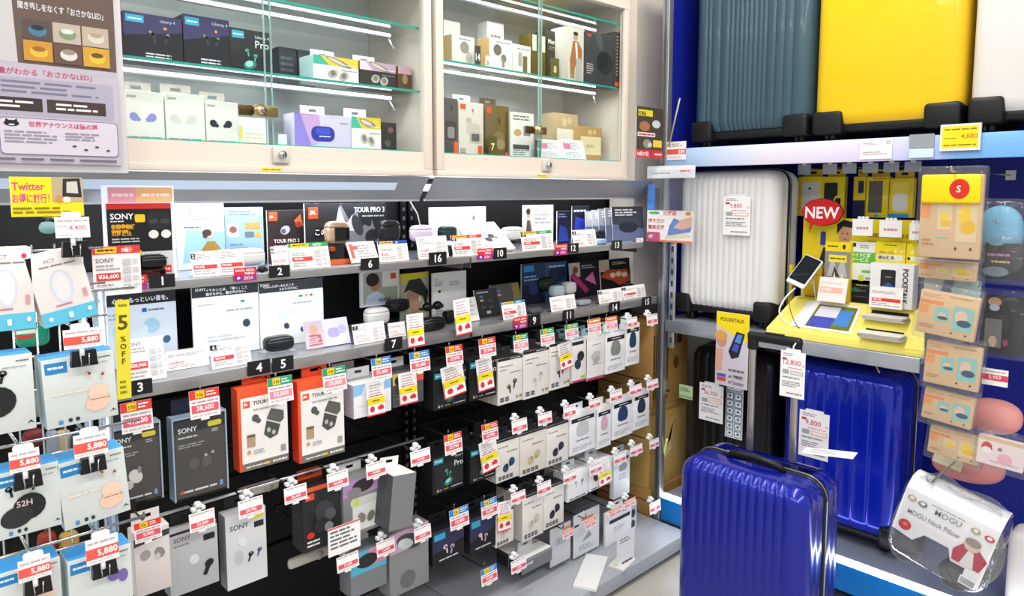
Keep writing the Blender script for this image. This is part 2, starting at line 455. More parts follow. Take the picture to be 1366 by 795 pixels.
b.box(XF - XB + .12, -.001, -1.2, .3, 0, .13, '#3a3d44|r.5')
b.box(XF - XB + .02, -.001, -1.2, .937, .16, .178, '#8b94a5|r.35|n.05'); b.build('platform_board', u)
MB().box(XF - XB, XF - XB + .019, -1.2, .937, .075, .168, '#0f7fd6|r.3').build('front_panel', u)
MB().box(XF - XB - .003, XF - XB + .016, -1.2, .937, .170, .186, '#f3f8ff|e6').build('light_strip', u)
l = area('platform_light', (XF - XB - .01, -.1, .18), (0, radians(90), 0), .02, 2.0, 2.0, (.85, .93, 1)); l.parent = u
def rshelf(z0, z1, ya, yb, front, label, extra=None):
    s = empty('steel_shelf', (XF, (ya + yb) / 2, z1)); oy = s.location.y
    tag(s, label, 'shelf', 'shelves of the blue unit')
    MB().box(.006, XB - XF, ya - oy, yb - oy, -.02, -.001, '#c4cbd6|r.3|m.3|n.03').build('board', s)
    MB().box(-.004, .006, ya - oy, yb - oy, z0 - z1, 0, front, .002).build('front_rail', s)
    return s
rshelf(.853, .900, .672, 1.585, '#b6bbc4|r.25|m.6|s.08', 'grey metal shelf carrying the white suitcase and the yellow counter display')
s = rshelf(1.497, 1.568, -.2, 1.60, '#a9c6ee|r.25|n.04', 'pale blue fronted shelf carrying the three big suitcases up high')
m = MATS['#a9c6ee|r.25|n.04']      # printed label strip: pale pink and sky blue bands along the rail
nt = m.node_tree; tc = nt.nodes.new('ShaderNodeTexCoord'); sx = nt.nodes.new('ShaderNodeSeparateXYZ'); cr = nt.nodes.new('ShaderNodeValToRGB'); mr = nt.nodes.new('ShaderNodeMapRange')
nt.links.new(tc.outputs['Object'], sx.inputs[0]); nt.links.new(sx.outputs[1], mr.inputs[0]); mr.inputs[1].default_value = .9; mr.inputs[2].default_value = -.6
nt.links.new(mr.outputs[0], cr.inputs[0]); nt.links.new(cr.outputs[0], nt.nodes['Principled BSDF'].inputs['Base Color'])
e = cr.color_ramp.elements; e[0].position = 0; e[0].color = hexc('#9fc8f6'); e[1].position = 1; e[1].color = hexc('#5aa6ee')
for ps, cc in ((.12, '#bfd9f6'), (.28, '#e9e2f2'), (.5, '#ddd5f0'), (.62, '#b9c8f0'), (.66, '#7fb6f2')): e.new(ps).color = hexc(cc)
# ================================================================ GOODS: builders
WHT = '#f2f0ec|r.4'
def sign_board(l, t, r, b, Y, art, label, base=None, th=.006, face='#f4f4f2|r.35', tilt=0.0, name='promotional_sign', cat='sign', group=None, yaw=0, strut=True, seed=3):
    x0, x1, z0, z1 = RY(l, t, r, b, Y)
    if base is not None: z0 = base
    w, h = x1 - x0, z1 - z0
    m = MB().box(-w / 2, w / 2, 0, th, 0, h, face)
    m.art(-w / 2, 0, w, h, 0, art, seed)
    o = m.build(name, None, ((x0 + x1) / 2, Y, z0 + .0006 + th * sin(tilt)), (-tilt, 0, yaw))
    if strut:
        if tilt: h *= .6
        MB().slab([(0, .001), (.05, .001), (0, h * .7)], -.002, .002, 'CLEAR').build('acrylic_foot', o, (w * .1, th + .0005, 0), (0, 0, pi / 2))
    tag(o, label, cat, group)
    return o
def price_art(price='¥39,600', brand='', red=True, strip=None, right=True):
    a = []
    top = 1.0
    if strip:
        c1, c2 = strip; top = .84
        a += [('r', 0, .84, 1, 1, c1), ('r', .06, .86, .5, .98, '#f5d21c'), ('l', .1, .88, .46, .96, 1, '#7a1414'), ('e', .74, .92, .1, .06, c2), ('t', .6, .87, .09, '5倍', '#ffffff', 'l', True)]
    x = .56 if right else .94
    if brand: a.append(('t', .06, top - .17, .09, brand, '#5b5b60', 'l', False, x - .1))
    a.append(('l', .06, top - .34, x, top - .2, 2, '#a9a4a4'))
    if red:
        a += [('r', .06, .3, x, .46, '#e2403c'), ('t', .1, .33, .1, price, '#ffffff', 'l', True, x - .14)]
    else:
        a += [('t', .08, .3, .14, price, '#d8434a', 'l', False, x - .1)]
    a.append(('l', .06, .08, x, .26, 2, '#b3aeae'))
    if right:
        for q in range(4): a += [('r', .62, .1 + q * .17, .78, .22 + q * .17, '#c9c6c8'), ('l', .82, .1 + q * .17, .96, .22 + q * .17, 2, '#c4bfc2')]
    return a
RY_ = ('#e23a34', '#f08a80'); GY_ = ('#3b9a52', '#8fd0a0'); BY_ = ('#2f86c9', '#9ccdf0'); BL_ = ('#224f9c', '#224f9c')
def price_card(l, t, r, b, Y, label, base, price='¥39,600', brand='', red=True, strip=None, right=True, badge=None, tilt=.22, group=None, yaw=0):
    x0, x1, z0, z1 = RY(l, t, r, b, Y)
    z0 = base; w, h = x1 - x0, z1 - z0
    a = price_art(price, brand, red, strip, right)
    o = empty('price_card', ((x0 + x1) / 2, Y, z0 + .0006), (-tilt, 0, yaw))
    m = MB().box(-w / 2, w / 2, 0, .002, 0, h, '#f6f1ef|r.35'); m.art(-w / 2, 0, w, h, 0, a, int(l))
    if badge: m.art(-w / 2, h * .72, w * .16, h * .2, -.006 * 0, [('r', 0, 0, 1, 1, '#141416'), ('t', .5, .16, .66, badge, '#ffffff', 'c', True, .8)])
    m.build('card', o)
    f = MB().box(-w / 2, w / 2, .0045, .006, 0, h * .3, 'CLEAR')
    f.slab([(0, 0), (h * .42, 0), (0, h * .6)], -.0015, .0015, 'CLEAR') if False else None
    f.box(-w / 2, w / 2, .004, .03, 0, .0016, 'CLEAR')
    f.build('acrylic_stand', o, (0, 0, 0), (tilt, 0, 0))
    tag(o, label, 'price card', group)
    return o
def number_sign(l, t, r, b, Y, n, where):
    x0, x1, z0, z1 = RY(l, t, r, b, Y); w, h = x1 - x0, z1 - z0
    m = MB().box(-w / 2, w / 2, -.003, 0, 0, h, '#17171a|r.3'); m.art(-w / 2, 0, w, h, -.003, [('t', .5, .19, .64, n, '#f2f2f2', 'c', True, .8)])
    o = m.build('number_sign', None, ((x0 + x1) / 2, Y, z0))
    tag(o, 'black number sign reading %s on the %s' % (n, where), 'number sign', 'black number signs on the shelf rails')
    return o
def sticker(l, t, r, b, Y, label, name='award_sticker'):
    x0, x1, z0, z1 = RY(l, t, r, b, Y); w, h = x1 - x0, z1 - z0
    m = MB().box(-w / 2, w / 2, -.001, 0, 0, h, '#d8303a|r.35')
    m.art(-w / 2, 0, w, h, -.001, [('p', [(0, 0), (1, 0), (1, .5), (0, .42)], '#a52a7d'), ('t', .06, .72, .17, 'SOCIAL MEDIA', '#fff6f0', 'l', True, .85), ('t', .45, .47, .17, 'TREND', '#fff6f0', 'l', True, .5), ('t', .42, .1, .26, '2024', '#f7c9d8', 'l', True, .54), ('r', .06, .1, .32, .4, '#5a2aa0'), ('e', .19, .25, .08, .1, '#efd4ff')])
    o = m.build(name, None, ((x0 + x1) / 2, Y, z0))
    tag(o, label, 'sticker', 'red and purple award stickers on the shelf rails')
    return o
def case(px, py, Y, zb, w, h, d, col, label, lid=None, yaw=0, open_=False, inner='#c9b39a', hinge=True):
    """charging case standing on zb; px gives the column in the picture"""
    x = onY(px, py, Y)[0]
    o = empty('earphone_case', (x, Y + d / 2, zb + .0005), (0, 0, yaw))
    lid = lid or col
    MB().ell(0, 0, h / 2, w / 2, d / 2, h / 2, col, 3.6, 28, 10, -1, .22).build('base', o)
    if open_:
        MB().ell(0, 0, 0, w / 2, d / 2, h / 2, lid, 3.6, 28, 8, .22, 1).build('lid', o, (0, d * .45, h * .9), (radians(-70), 0, 0))
        b = MB(); b.ell(-w * .2, 0, h * .6, w * .13, d * .22, h * .1, inner, 2, 14, 8); b.ell(w * .2, 0, h * .6, w * .13, d * .22, h * .1, inner, 2, 14, 8)
        b.build('earbuds', o)
    else:
        MB().ell(0, 0, h / 2, w / 2, d / 2, h / 2, lid, 3.6, 28, 8, .25, 1).build('lid', o)
    tag(o, label, 'earphone case')
    return o
def riser(px, py, Y, zb, w, h, d, label, col='CLEAR', name='acrylic_riser'):
    x = onY(px, py, Y)[0]
    m = MB().box(-w / 2, w / 2, 0, d, h - .003, h, col)
    m.box(-w / 2, -w / 2 + .003, 0, d, 0, h - .0031, col); m.box(w / 2 - .003, w / 2, 0, d, 0, h - .0031, col)
    o = m.build(name, None, (x, Y, zb + .0005)); tag(o, label, 'display stand'); return o
def buds(u, v, s, col, lean=.35, gap=.3):
    return [('bud', u - gap / 2, v + .04, s, col, lean), ('bud', u + gap / 2, v - .02, s, col, -lean)]
def beans(u, v, rx, ry, col, gap=.34):
    return [('e', u - gap / 2, v, rx, ry, col, .6), ('e', u - gap / 2 + rx * .9, v - ry * .5, rx * .6, ry * .5, col, -.3), ('e', u + gap / 2, v, rx, ry, col, -.6), ('e', u + gap / 2 - rx * .9, v - ry * .5, rx * .6, ry * .5, col, .3)]
def carton(name, l, t, r, b, Y, D, body, art, label, cat='earphone box', tab=None, base=None, side=None, top=None, yaw=0, roll=0, tilt=0, group=None, behind=0, bl=None, seed=5, wadd=0):
    """a product carton whose front face lies at Y (facing the aisle)"""
    x0, x1, z0, z1 = RY(l, t, r, b, Y)
    if base is not None: z0 = base
    w, h = x1 - x0 + wadd, z1 - z0
    cx = (x0 + x1) / 2
    root = empty(name, (cx, Y, z0 + .0004), (-tilt, roll, yaw))
    m = MB().box(-w / 2, w / 2, 0, D, 0, h, body, .0012)
    if side: m.add([(-w / 2 - .0004, .001, .001), (-w / 2 - .0004, D - .001, .001), (-w / 2 - .0004, D - .001, h - .001), (-w / 2 - .0004, .001, h - .001)], [(0, 3, 2, 1)], side)
    if top: m.add([(-w / 2 + .001, .001, h + .0004), (w / 2 - .001, .001, h + .0004), (w / 2 - .001, D - .001, h + .0004), (-w / 2 + .001, D - .001, h + .0004)], [(0, 1, 2, 3)], top)
    m.art(-w / 2, 0, w, h, 0, art, seed)
    m.build('carton', root)
    if tab:
        tw, tz = min(w * .8, .07), .028
        mb = MB(); k = .011
        y0 = D - .0022; y1 = D - .001; z_ = h - .001
        mb.box(-tw / 2, -k, y0, y1, z_, z_ + tz, tab); mb.box(k, tw / 2, y0, y1, z_, z_ + tz, tab)
        mb.box(-k, k, y0, y1, z_, z_ + .012, tab); mb.box(-k, k, y0, y1, z_ + .020, z_ + tz, tab)
        mb.build('hang_tab', root)
    tag(root, label, cat, group or ('boxes like the ' + label if behind else None))
    for q in range(behind):
        c = copy_tree(root); c.location = (cx, Y + (D + .004) * (q + 1), z0 + .0004)
        c['label'] = bl or label
    return root
TAGK = {'ry': ('#e03a30', True), 'gy': ('#2f9a6a', True), 'by': ('#2f7fcf', True), 'or': ('#f07a3c', False), 'w': (None, False), 'gr': ('#2a8a5a', False)}
def hook_tag(l, t, r, b, Y, kind, price, what, Yback=None, stopper=True, rail=True):
    """peg hook from the back panel to Y with its price tag on the end; 'what' names the goods it carries"""
    x0, x1, z0, z1 = RY(l, t, r, b, Y); w, h = x1 - x0, z1 - z0; cx = (x0 + x1) / 2
    yb = (Yback or YB) - .002
    hz = z1 - h * .25
    o = empty('display_hook', (cx, yb, hz))
    L = yb - Y - .006
    q = MB(); q.tube([(0, 0, 0), (0, -L * .5, 0), (0, -L + .01, 0), (0, -L, .008), (0, -L, .02)], .0022, '#77797d|r.25|m.9', 8)
    q.box(-.012, .012, -.004, 0, -.012, .012, '#1d1d1f'); q.build('prong', o)
    if stopper:
        s = MB()
        for dx, dz, rr in ((0, .010, .0085), (-.010, .001, .006), (.010, .002, .006), (0, -.004, .006)): s.rb(dx, -L + .001, .008 + dz, rr * 1.6, .016, rr * 1.6, rr * .5, '#f4f4f6|r.35')
        s.build('stopper', o)
    tag(o, 'metal hook carrying ' + what, 'hook', 'hooks of the earphone wall')
    top, yel = TAGK[kind]
    a = []
    tt = 1.0
    if top:
        tt = .68; a.append(('r', 0, .68, 1, 1, top))
        if yel: a += [('r', .2, .72, .5, .97, '#f3cf1e'), ('t', .24, .76, .16, '5倍', '#6e5a08', 'l', True), ('l', .56, .74, .95, .95, 2, '#e9f2f0')]
        else: a += [('l', .12, .74, .9, .95, 1, '#fff0e4')]
    a += [('l', .06, tt - .16, .94, tt - .04, 1, '#b59aa0')]
    a += [('r', .05, .2, .95, .48, '#e88a98' if kind in ('gy', 'or') else '#e0596a'), ('t', .5, .24, .2, price, '#fff2f2', 'c', True, .8), ('l', .06, .05, .9, .15, 1, '#c9b9bb')]
    m = MB().box(-w / 2, w / 2, -.0015, 0, -h, 0, '#f7f3f2|r.35'); m.art(-w / 2, -h, w, h, -.0015, a, int(l))
    m.box(-w * .16, w * .12, -.001, .001, -h - .005, -h, '#e8e8ea|r.2')
    c = m.build('price_tag', None, (cx, Y - .014, z1), (radians(-6), 0, 0))
    tag(c, 'price tag clipped in front of ' + what, 'price tag', 'price tags on the hooks')
    return o
def slip(l, t, r, b, Y, what, roll=0):
    x0, x1, z0, z1 = RY(l, t, r, b, Y); w, h = x1 - x0, z1 - z0
    m = MB().box(-w / 2, w / 2, -.001, 0, -h, 0, '#f8f5f4|r.3')
    m.art(-w / 2, -h, w, h, -.001, [('l', .15, .62, .85, .95, 4, '#c7b7bb'), ('l', .12, .56, .88, .62, 1, '#d8304a'), ('r', .02, .34, .98, .54, '#f5e11e'), ('l', .3, .4, .7, .48, 1, '#6d640e'), ('r', 0, .0, .03, .5, '#d8303a'), ('r', 0, 0, 1, .04, '#d8303a'), ('e', .27, .2, .13, .09, '#d8303a'), ('r', .58, .15, .9, .25, '#d8303a'), ('r', .68, .22, .85, .29, '#d8303a')])
    o = m.build('promotion_slip', None, ((x0 + x1) / 2, Y, z1), (radians(-5), roll, 0))
    tag(o, 'white, yellow and red slip hanging over ' + what, 'slip', 'white, yellow and red slips')
    return o
# ================================================================ IN THE GLASS CABINETS
F1 = 1.5132
def qr(u0, v0, u1, v1): return [('r', u0, v0, u1, v1, '#8a8a8e')]
LIB = lambda sky=1: [('r', .0, .0, 1, 1, '#17141c'), ('p', [(0, .5), (1, .7), (1, 1), (0, 1)], '#3b3560'), ('r', .04, .8, .34, .95, '#3aa9d0'), ('l', .08, .84, .3, .9, 1, '#e8f6fc'), ('bud', .45, .62, .14, '#39363f', .5), ('bud', .74, .6, .12, '#39363f', -.4), ('l', .35, .08, .8, .2, 2, '#dcd9e2'), ('t', .62, .84, .08, 'Liberty 4', '#d8d6e8', 'l', False, .34), ('e', .7, .74, .03, .03, '#e2a43c')]
carton('earphone_box', 165, 14, 243, 82, 1.70, .07, '#17141c', LIB(), 'black and purple earphone box at the left end of the upper glass shelf', base=1.6862)
carton('earphone_box', 245, 18, 306, 88, 1.70, .07, '#17141c', LIB(), 'black and purple earphone box beside the teal printed one', base=1.6862)
carton('earphone_box', 307, 36, 362, 94, 1.70, .07, '#22221f', [('p', [(0, 0), (1, 0), (1, .5), (0, .3)], '#1a1a1c'), ('r', .05, .78, .34, .95, '#3aa9d0'), ('l', .08, .83, .3, .9, 1, '#e8f6fc'), ('t', .6, .8, .09, 'Liberty 4', '#e6e6e6', 'l', False, .34), ('t', .6, .6, .17, 'Pro', '#f2f2f2', 'l'), ('bud', .4, .52, .1, '#48b7a6', .3), ('bud', .6, .42, .1, '#48b7a6', -.3), ('e', .46, .2, .16, .1, '#2c8077', .3), ('e', .44, .22, .1, .07, '#9fe0d4', .3)], 'dark earphone box with teal earbuds and the word Pro in the cabinet', base=1.6862)
carton('earphone_box', 372, 62, 396, 102, 1.84, .04, '#2a3038', [('l', .1, .2, .9, .8, 4, '#55606c')], 'low dark box standing far back on the upper glass shelf', base=1.6862)
carton('earphone_box', 398, 66, 420, 104, 1.84, .04, '#343c46', [('l', .1, .2, .9, .8, 4, '#5c6874')], 'greyish box far back beside the yellow topped white box', base=1.6862)
BOSE = lambda base_, c1, c2: [('r', 0, 0, 1, .66, base_), ('r', 0, .66, 1, 1, c1), ('p', [(.0, .66), (.35, .66), (.15, 1), (0, 1)], c2), ('e', .55, .82, .3, .1, '#8f8277', -.3), ('e', .5, .84, .2, .06, '#d9cabd', -.3), ('l', .65, .7, .95, .76, 1, '#eeeeee'), ('e', .42, .36, .12, .16, '#b9b2aa', .3), ('e', .66, .3, .12, .16, '#b9b2aa', .5), ('e', .42, .38, .06, .1, '#7e7870', .3), ('e', .66, .32, .06, .1, '#7e7870', .5), ('l', .6, .5, .95, .56, 1, '#9d9d9d')]
carton('earphone_box', 418, 72, 478, 108, 1.70, .075, '#f1efec', BOSE('#f1efec', '#e8c93a', '#43b59a'), 'white earphone box with yellow and green lid on the upper glass shelf', base=1.6862, tab='#f4f4f4', side='#bfe3e0')
carton('earphone_box', 480, 80, 528, 114, 1.70, .075, '#2d2926', BOSE('#2d2926', '#c9a3b8', '#e3d1dc'), 'black earphone box with pink lid on the upper glass shelf', base=1.6862, tab='#f4f4f4')
carton('earphone_box', 531, 88, 549, 117, 1.70, .075, '#5b3a26', [('e', .5, .5, .2, .2, '#a8835f'), ('r', 0, .7, 1, 1, '#d0a0b0')], 'narrow brown earphone box at the right end of upper glass shelf', base=1.6862)
SNY = lambda c1: [('t', .06, .86, .05, 'SONY', '#55524f', 'l', True)] + beans(.45, .48, .11, .09, c1, .46) + [('l', .06, .04, .9, .1, 1, '#8d8a86')]
carton('earphone_box', 167, 120, 219, 187, 1.70, .06, '#ebe7e1|r.5', SNY('#8f8fd6'), 'off-white earphone box printed with lilac earbuds in the cabinet', base=F1, tab='#9b958a')
carton('earphone_box', 221, 123, 273, 190, 1.70, .06, '#ebe7e1|r.5', SNY('#d9d4cc'), 'off-white earphone box printed with white earbuds in the cabinet', base=F1, tab='#9b958a')
carton('earphone_box', 275, 134, 318, 192, 1.70, .06, '#ebe7e1|r.5', SNY('#23262c'), 'off-white earphone box printed with black earbuds in the cabinet', base=F1, tab='#9b958a')
carton('earphone_box', 319, 156, 358, 193, 1.72, .05, '#eef1f0', [('r', .02, .2, .12, .7, '#f0dd6a'), ('l', .2, .1, .9, .5, 3, '#e6d9a8'), ('rr', .1, .62, .8, .95, '#f7fbfb')], 'small white box with pale yellow marks beneath the brass knob lock', base=F1)
carton('acrylic_display_box', 362, 160, 391, 196, 1.72, .05, 'CLEAR', [('r', .3, 0, .7, .5, '#dfe9ea')], 'empty clear acrylic box left of the purple speaker box', cat='acrylic box', base=F1)
carton('speaker_box', 393, 150, 468, 200, 1.70, .06, '#cfc8e0', [('p', [(0, 0), (.3, 0), (.1, 1), (0, 1)], '#8d7fd0'), ('p', [(.1, 1), (.3, 0), (.48, .3), (.42, 1)], '#c9a3d6'), ('rr', .28, .22, .7, .66, '#22309c', .45), ('rr', .36, .4, .62, .6, '#3a4bc4', .4), ('l', .42, .34, .62, .4, 1, '#e6e6ff'), ('l', .8, .76, .95, .8, 1, '#555')] if False else [('p', [(0, 0), (.3, 0), (.1, 1), (0, 1)], '#8d7fd0'), ('p', [(.1, 1), (.3, 0), (.48, .3), (.42, 1)], '#c9a3d6'), ('rr', .28, .22, .7, .66, '#22309c', .45), ('rr', .36, .42, .62, .62, '#3a4bc4', .4), ('l', .42, .34, .62, .4, 1, '#e6e6ff'), ('l', .8, .76, .95, .8, 1, '#555555')], 'lilac box printed with a dark blue rounded speaker in the cabinet', base=F1, tab='#f4f4f4')
carton('earphone_box', 469, 155, 508, 200, 1.70, .06, '#efece6', BOSE('#efece6', '#e0c83a', '#43b59a'), 'white earphone box with yellow green lid beside the lilac speaker box', base=F1, tab='#f4f4f4')
carton('earphone_box', 509, 163, 529, 202, 1.70, .06, '#211f1e', [('e', .4, .3, .2, .12, '#4d4946'), ('e', .6, .75, .2, .1, '#7a4a5c')], 'small black earphone box at the right of the lower glass shelf', base=F1)
def bore_lock(px, py, label):
    x, z = onY(px, py, YF + .008)
    o = empty('sliding_door_lock', (x, YF + .008, z))
    MB().tube([(0, 0, 0), (0, -.022, 0)], .014, '#b59b6c|r.25|m.9', 20).build('cylinder', o)
    b = MB(); b.tube([(0, -.022, 0), (0, -.026, 0)], .010, '#d9c9a0|r.2|m.9', 20); b.box(-.001, .001, -.0268, -.026, -.005, .005, '#2b2b2b'); b.build('keyhole', o)
    b = MB(); b.box(.012, .05, -.004, .0, -.012, .012, '#8a7450|r.3|m.8', .001); b.build('strap', o); MB().box(-.045, -.012, -.004, 0, -.012, .012, '#5d4c30|r.3|m.8', .001).build('strap', o)
    tag(o, label, 'lock')
bore_lock(343, 148, 'brass cylinder lock on the glass doors above signs 1 and 2')
bore_lock(714, 174, 'brass cylinder lock on the glass doors near the price sheets')
# right cabinet, upper shelf
F2 = 1.7842
carton('earphone_box', 592, 26, 614, 50, 1.82, .05, '#efe9e2', [('e', .5, .4, .3, .25, '#77716c')], 'white box with a dark ring, back row at the far left of cabinet', base=F2 + .001)
carton('earphone_box', 603, 45, 633, 80, 1.70, .06, '#efe8df|r.5', [('e', .55, .62, .2, .2, '#9a938c'), ('e', .75, .3, .15, .2, '#c7c0b8'), ('l', .3, .85, .8, .92, 1, '#8a8a8a')], 'white earphone box left of the number 14 plate', base=F2, side='#d8bd84')
carton('earphone_box', 650, 28, 672, 50, 1.80, .05, '#f4f2ee', [('rr', .2, .1, .8, .45, '#555555'), ('l', .2, .7, .8, .8, 1, '#8a8a8a')], 'white box with a grey case print, behind the plate 3 box', base=F2 + .001, wadd=.0)
def plate(l, t, r, b, Y, n, label, base, col='#3a3a3c', fg='#efefef'):
    x0, x1, z0, z1 = RY(l, t, r, b, Y); w, h = x1 - x0, z1 - z0
    m = MB().box(-w / 2, w / 2, 0, .002, 0, h, col); m.box(-w / 2, w / 2, .002, .03, 0, .002, 'CLEAR')
    m.art(-w / 2, 0, w, h, 0, [('t', .5, .3, .34, n, fg, 'c', True, .8)])
    o = m.build('number_plate', None, ((x0 + x1) / 2, Y, base)); tag(o, label, 'number plate'); return o
plate(634, 52, 641, 80, 1.675, '14', 'dark plate reading 14 on the glass shelf', F2)
carton('earphone_box', 653, 49, 683, 92, 1.70, .06, '#f3f1ed', [('e', .35, .65, .18, .17, '#6e6a62'), ('e', .62, .42, .12, .13, '#7d786e'), ('r', .55, .15, .66, .45, '#8d887e'), ('l', .3, .86, .9, .92, 1, '#8a8a8a')], 'white earphone box with kraft side and number 3 on the front', base=F2, side='#d9b46a')
plate(648, 74, 653, 92, 1.69, '3', 'slim plate reading 3 leaning on the kraft sided box', F2, '#e9e4da', '#6a665c')
carton('earphone_box', 684, 58, 708, 97, 1.70, .06, '#efede9', [('r', .55, .1, .8, .65, '#6d6648'), ('rr', .3, .3, .5, .75, '#b5b0a4'), ('l', .2, .84, .9, .9, 1, '#8a8a8a')], 'small white earphone box with olive print on the upper glass shelf', base=F2)
carton('headphone_box', 709, 44, 728, 100, 1.72, .06, '#5b4f1c', [('r', 0, .6, 1, 1, '#33322c'), ('r', .05, .62, .35, .98, '#eae3d2'), ('r', .62, .62, .95, .98, '#eae3d2')], 'olive box with cream panels behind the glass door edge', cat='headphone box', base=F2)
carton('headphone_box', 730, 40, 753, 104, 1.72, .07, '#26282b', [('t', .05, .74, .09, 'Marshall', '#f2f2f2', 'l', True, .9), ('l', .1, .62, .6, .7, 2, '#8f9296'), ('rr', .45, .3, .98, .52, '#3a3d41'), ('t', .6, .44, .04, 'Marshall', '#d0d0d0', 'l')], 'black headphone box with white Marshall script on the glass shelf', cat='headphone box', base=F2)
plate(735, 76, 746, 104, 1.675, '8', 'olive plate with gold number 8 before the Marshall box', F2, '#5a5637', '#f0dc8a')
carton('headphone_box', 757.5, 34, 779.5, 105, 1.66, .08, '#dcd5ca', [('p', [(.15, .05), (.4, .04), (.45, .45), (.3, .6), (.12, .4)], '#a9886b'), ('p', [(.12, .35), (.3, .74), (.62, .74), (.86, .6), (.8, .2), (.6, .4), (.3, .12), (.2, .12)], '#b0713f'), ('p', [(.42, .72), (.56, .72), (.6, .42), (.5, .42)], '#f0e8e0'), ('p', [(.45, .0), (.86, .0), (.8, .44), (.5, .42)], '#b9b3ae'), ('e', .46, .82, .14, .07, '#c99f84'), ('e', .46, .88, .15, .035, '#3a2a20')], 'tall box showing a person in an orange jacket and grey trousers', cat='headphone box', base=F2)
carton('headphone_box', 781, 42, 819, 112, 1.652, .09, '#403f42', [('p', [(.3, 1), (.55, 1), (.62, .72), (.48, .7)], '#55565a'), ('e', .66, .45, .28, .23, '#1c1d20'), ('e', .66, .45, .23, .2, '#2d2e32'), ('e', .62, .47, .17, .16, '#202125'), ('e', .12, .95, .08, .03, '#e8452a'), ('l', .04, .18, .3, .4, 5, '#b9b9b9'), ('r', .02, .3, .08, .33, '#e8452a')], 'large dark headphone box with a black ear cup on the glass shelf', cat='headphone box', base=F2)
carton('headphone_box', 820, 42, 828, 113, 1.652, .07, '#4a4038', [('l', .3, .2, .7, .95, 12, '#a89f94'), ('r', .1, .02, .9, .1, '#e8602a')], 'narrow dark box with an orange foot mark in the cabinet corner', cat='headphone box', base=F2)
# right cabinet, lower shelf
carton('earphone_box', 592, 130, 611, 203, 1.70, .05, '#55524f', [('rr', .1, .25, .85, .6, '#3a3836'), ('rr', .25, .3, .75, .5, '#8d8a86'), ('bud', .5, .86, .2, '#2e2c2b', .2), ('r', .7, .02, .98, .24, '#e8602a')], 'grey earphone box with orange corner, leftmost in the lower right cabinet', base=F1)
carton('earphone_box', 612, 135, 645, 204, 1.70, .05, '#ddd3c9', [('r', .06, .86, .28, .96, '#e8502a'), ('bud', .55, .86, .12, '#c9bfb5', .2), ('e', .4, .66, .12, .06, '#bdb2a8'), ('rr', .3, .38, .85, .62, '#cbbfb3', .4), ('rr', .42, .24, .9, .46, '#c0b4a8', .3), ('rr', .5, .28, .82, .42, '#5c5654', .2), ('r', .76, .02, .92, .2, '#e8602a'), ('l', .05, .04, .3, .14, 3, '#8a8178')], 'beige earphone box with screen case print and orange corner', base=F1, tab='#dcdcd8')
carton('earphone_box', 648, 139, 679, 206, 1.70, .05, '#6d5b34', [('r', .04, .84, .24, .95, '#e8502a'), ('bud', .55, .74, .14, '#3c3425', .3), ('rr', .3, .2, .8, .5, '#83704a', .5), ('e', .62, .25, .2, .1, '#9b8962'), ('r', .84, .0, .94, .9, '#4e4122'), ('r', .84, .02, .94, .1, '#e8602a')], 'olive brown earphone box with an earbud print in the cabinet', base=F1, tab='#4c3d22')
plate(652, 178, 663, 206, 1.675, '7', 'olive plate reading 7 in front of the brown earphone box', F1, '#5c5220', '#f3e9b8')
carton('earphone_box', 681, 149, 712, 208, 1.70, .045, '#eceae6', [('l', .1, .82, .9, .95, 2, '#77777a'), ('e', .3, .56, .16, .08, '#c7a876'), ('r', .55, .5, .85, .72, '#8d8d8a'), ('r', .1, .2, .8, .3, '#4d4d50'), ('l', .1, .06, .9, .2, 3, '#8a8a8a')], 'white box covered in small print left of the two kraft boxes', base=F1)
plate(714, 184, 722, 209, 1.68, '9', 'small dark green plate by the glass door edge', F1, '#2f4a45')
carton('kraft_box', 738, 150, 771, 188, 1.74, .06, '#b89e78', [('r', .15, 0, .95, .68, '#e6e1d6'), ('e', .45, .82, .1, .1, '#d9c19a'), ('e', .65, .86, .08, .08, '#d9c19a'), ('t', .55, .3, .09, 'AVIOT', '#b0aaa0', 'c')], 'taller kraft earphone box with a grey sleeve in the cabinet', base=F1 + .03 if False else F1, side='#cdb793')
carton('kraft_box', 773, 168, 803, 210, 1.71, .06, '#b8925a', [('r', .05, .2, .95, .72, '#e8d8ac'), ('e', .45, .84, .1, .08, '#e0b688'), ('e', .65, .86, .08, .07, '#e0b688'), ('l', .3, .4, .7, .5, 2, '#b3a37c')], 'smaller kraft earphone box with a cream sleeve by the price sheet', base=F1)
for l_, r_, lb in ((722, 752, 'folded price sheet with a magenta stamp behind the brass lock'), (753, 783, 'folded price sheet with a red stripe before the kraft boxes')):
    sign_board(l_, 184, r_, 212, 1.675, [('l', .1, .5, .9, .92, 6, '#a9a9b4'), ('r', .08, .55, .4, .8, '#d88098'), ('l', .1, .1, .9, .4, 5, '#a9a9b4')], lb, base=F1, th=.001, tilt=.3, name='price_sheet', cat='price sheet', strut=False)
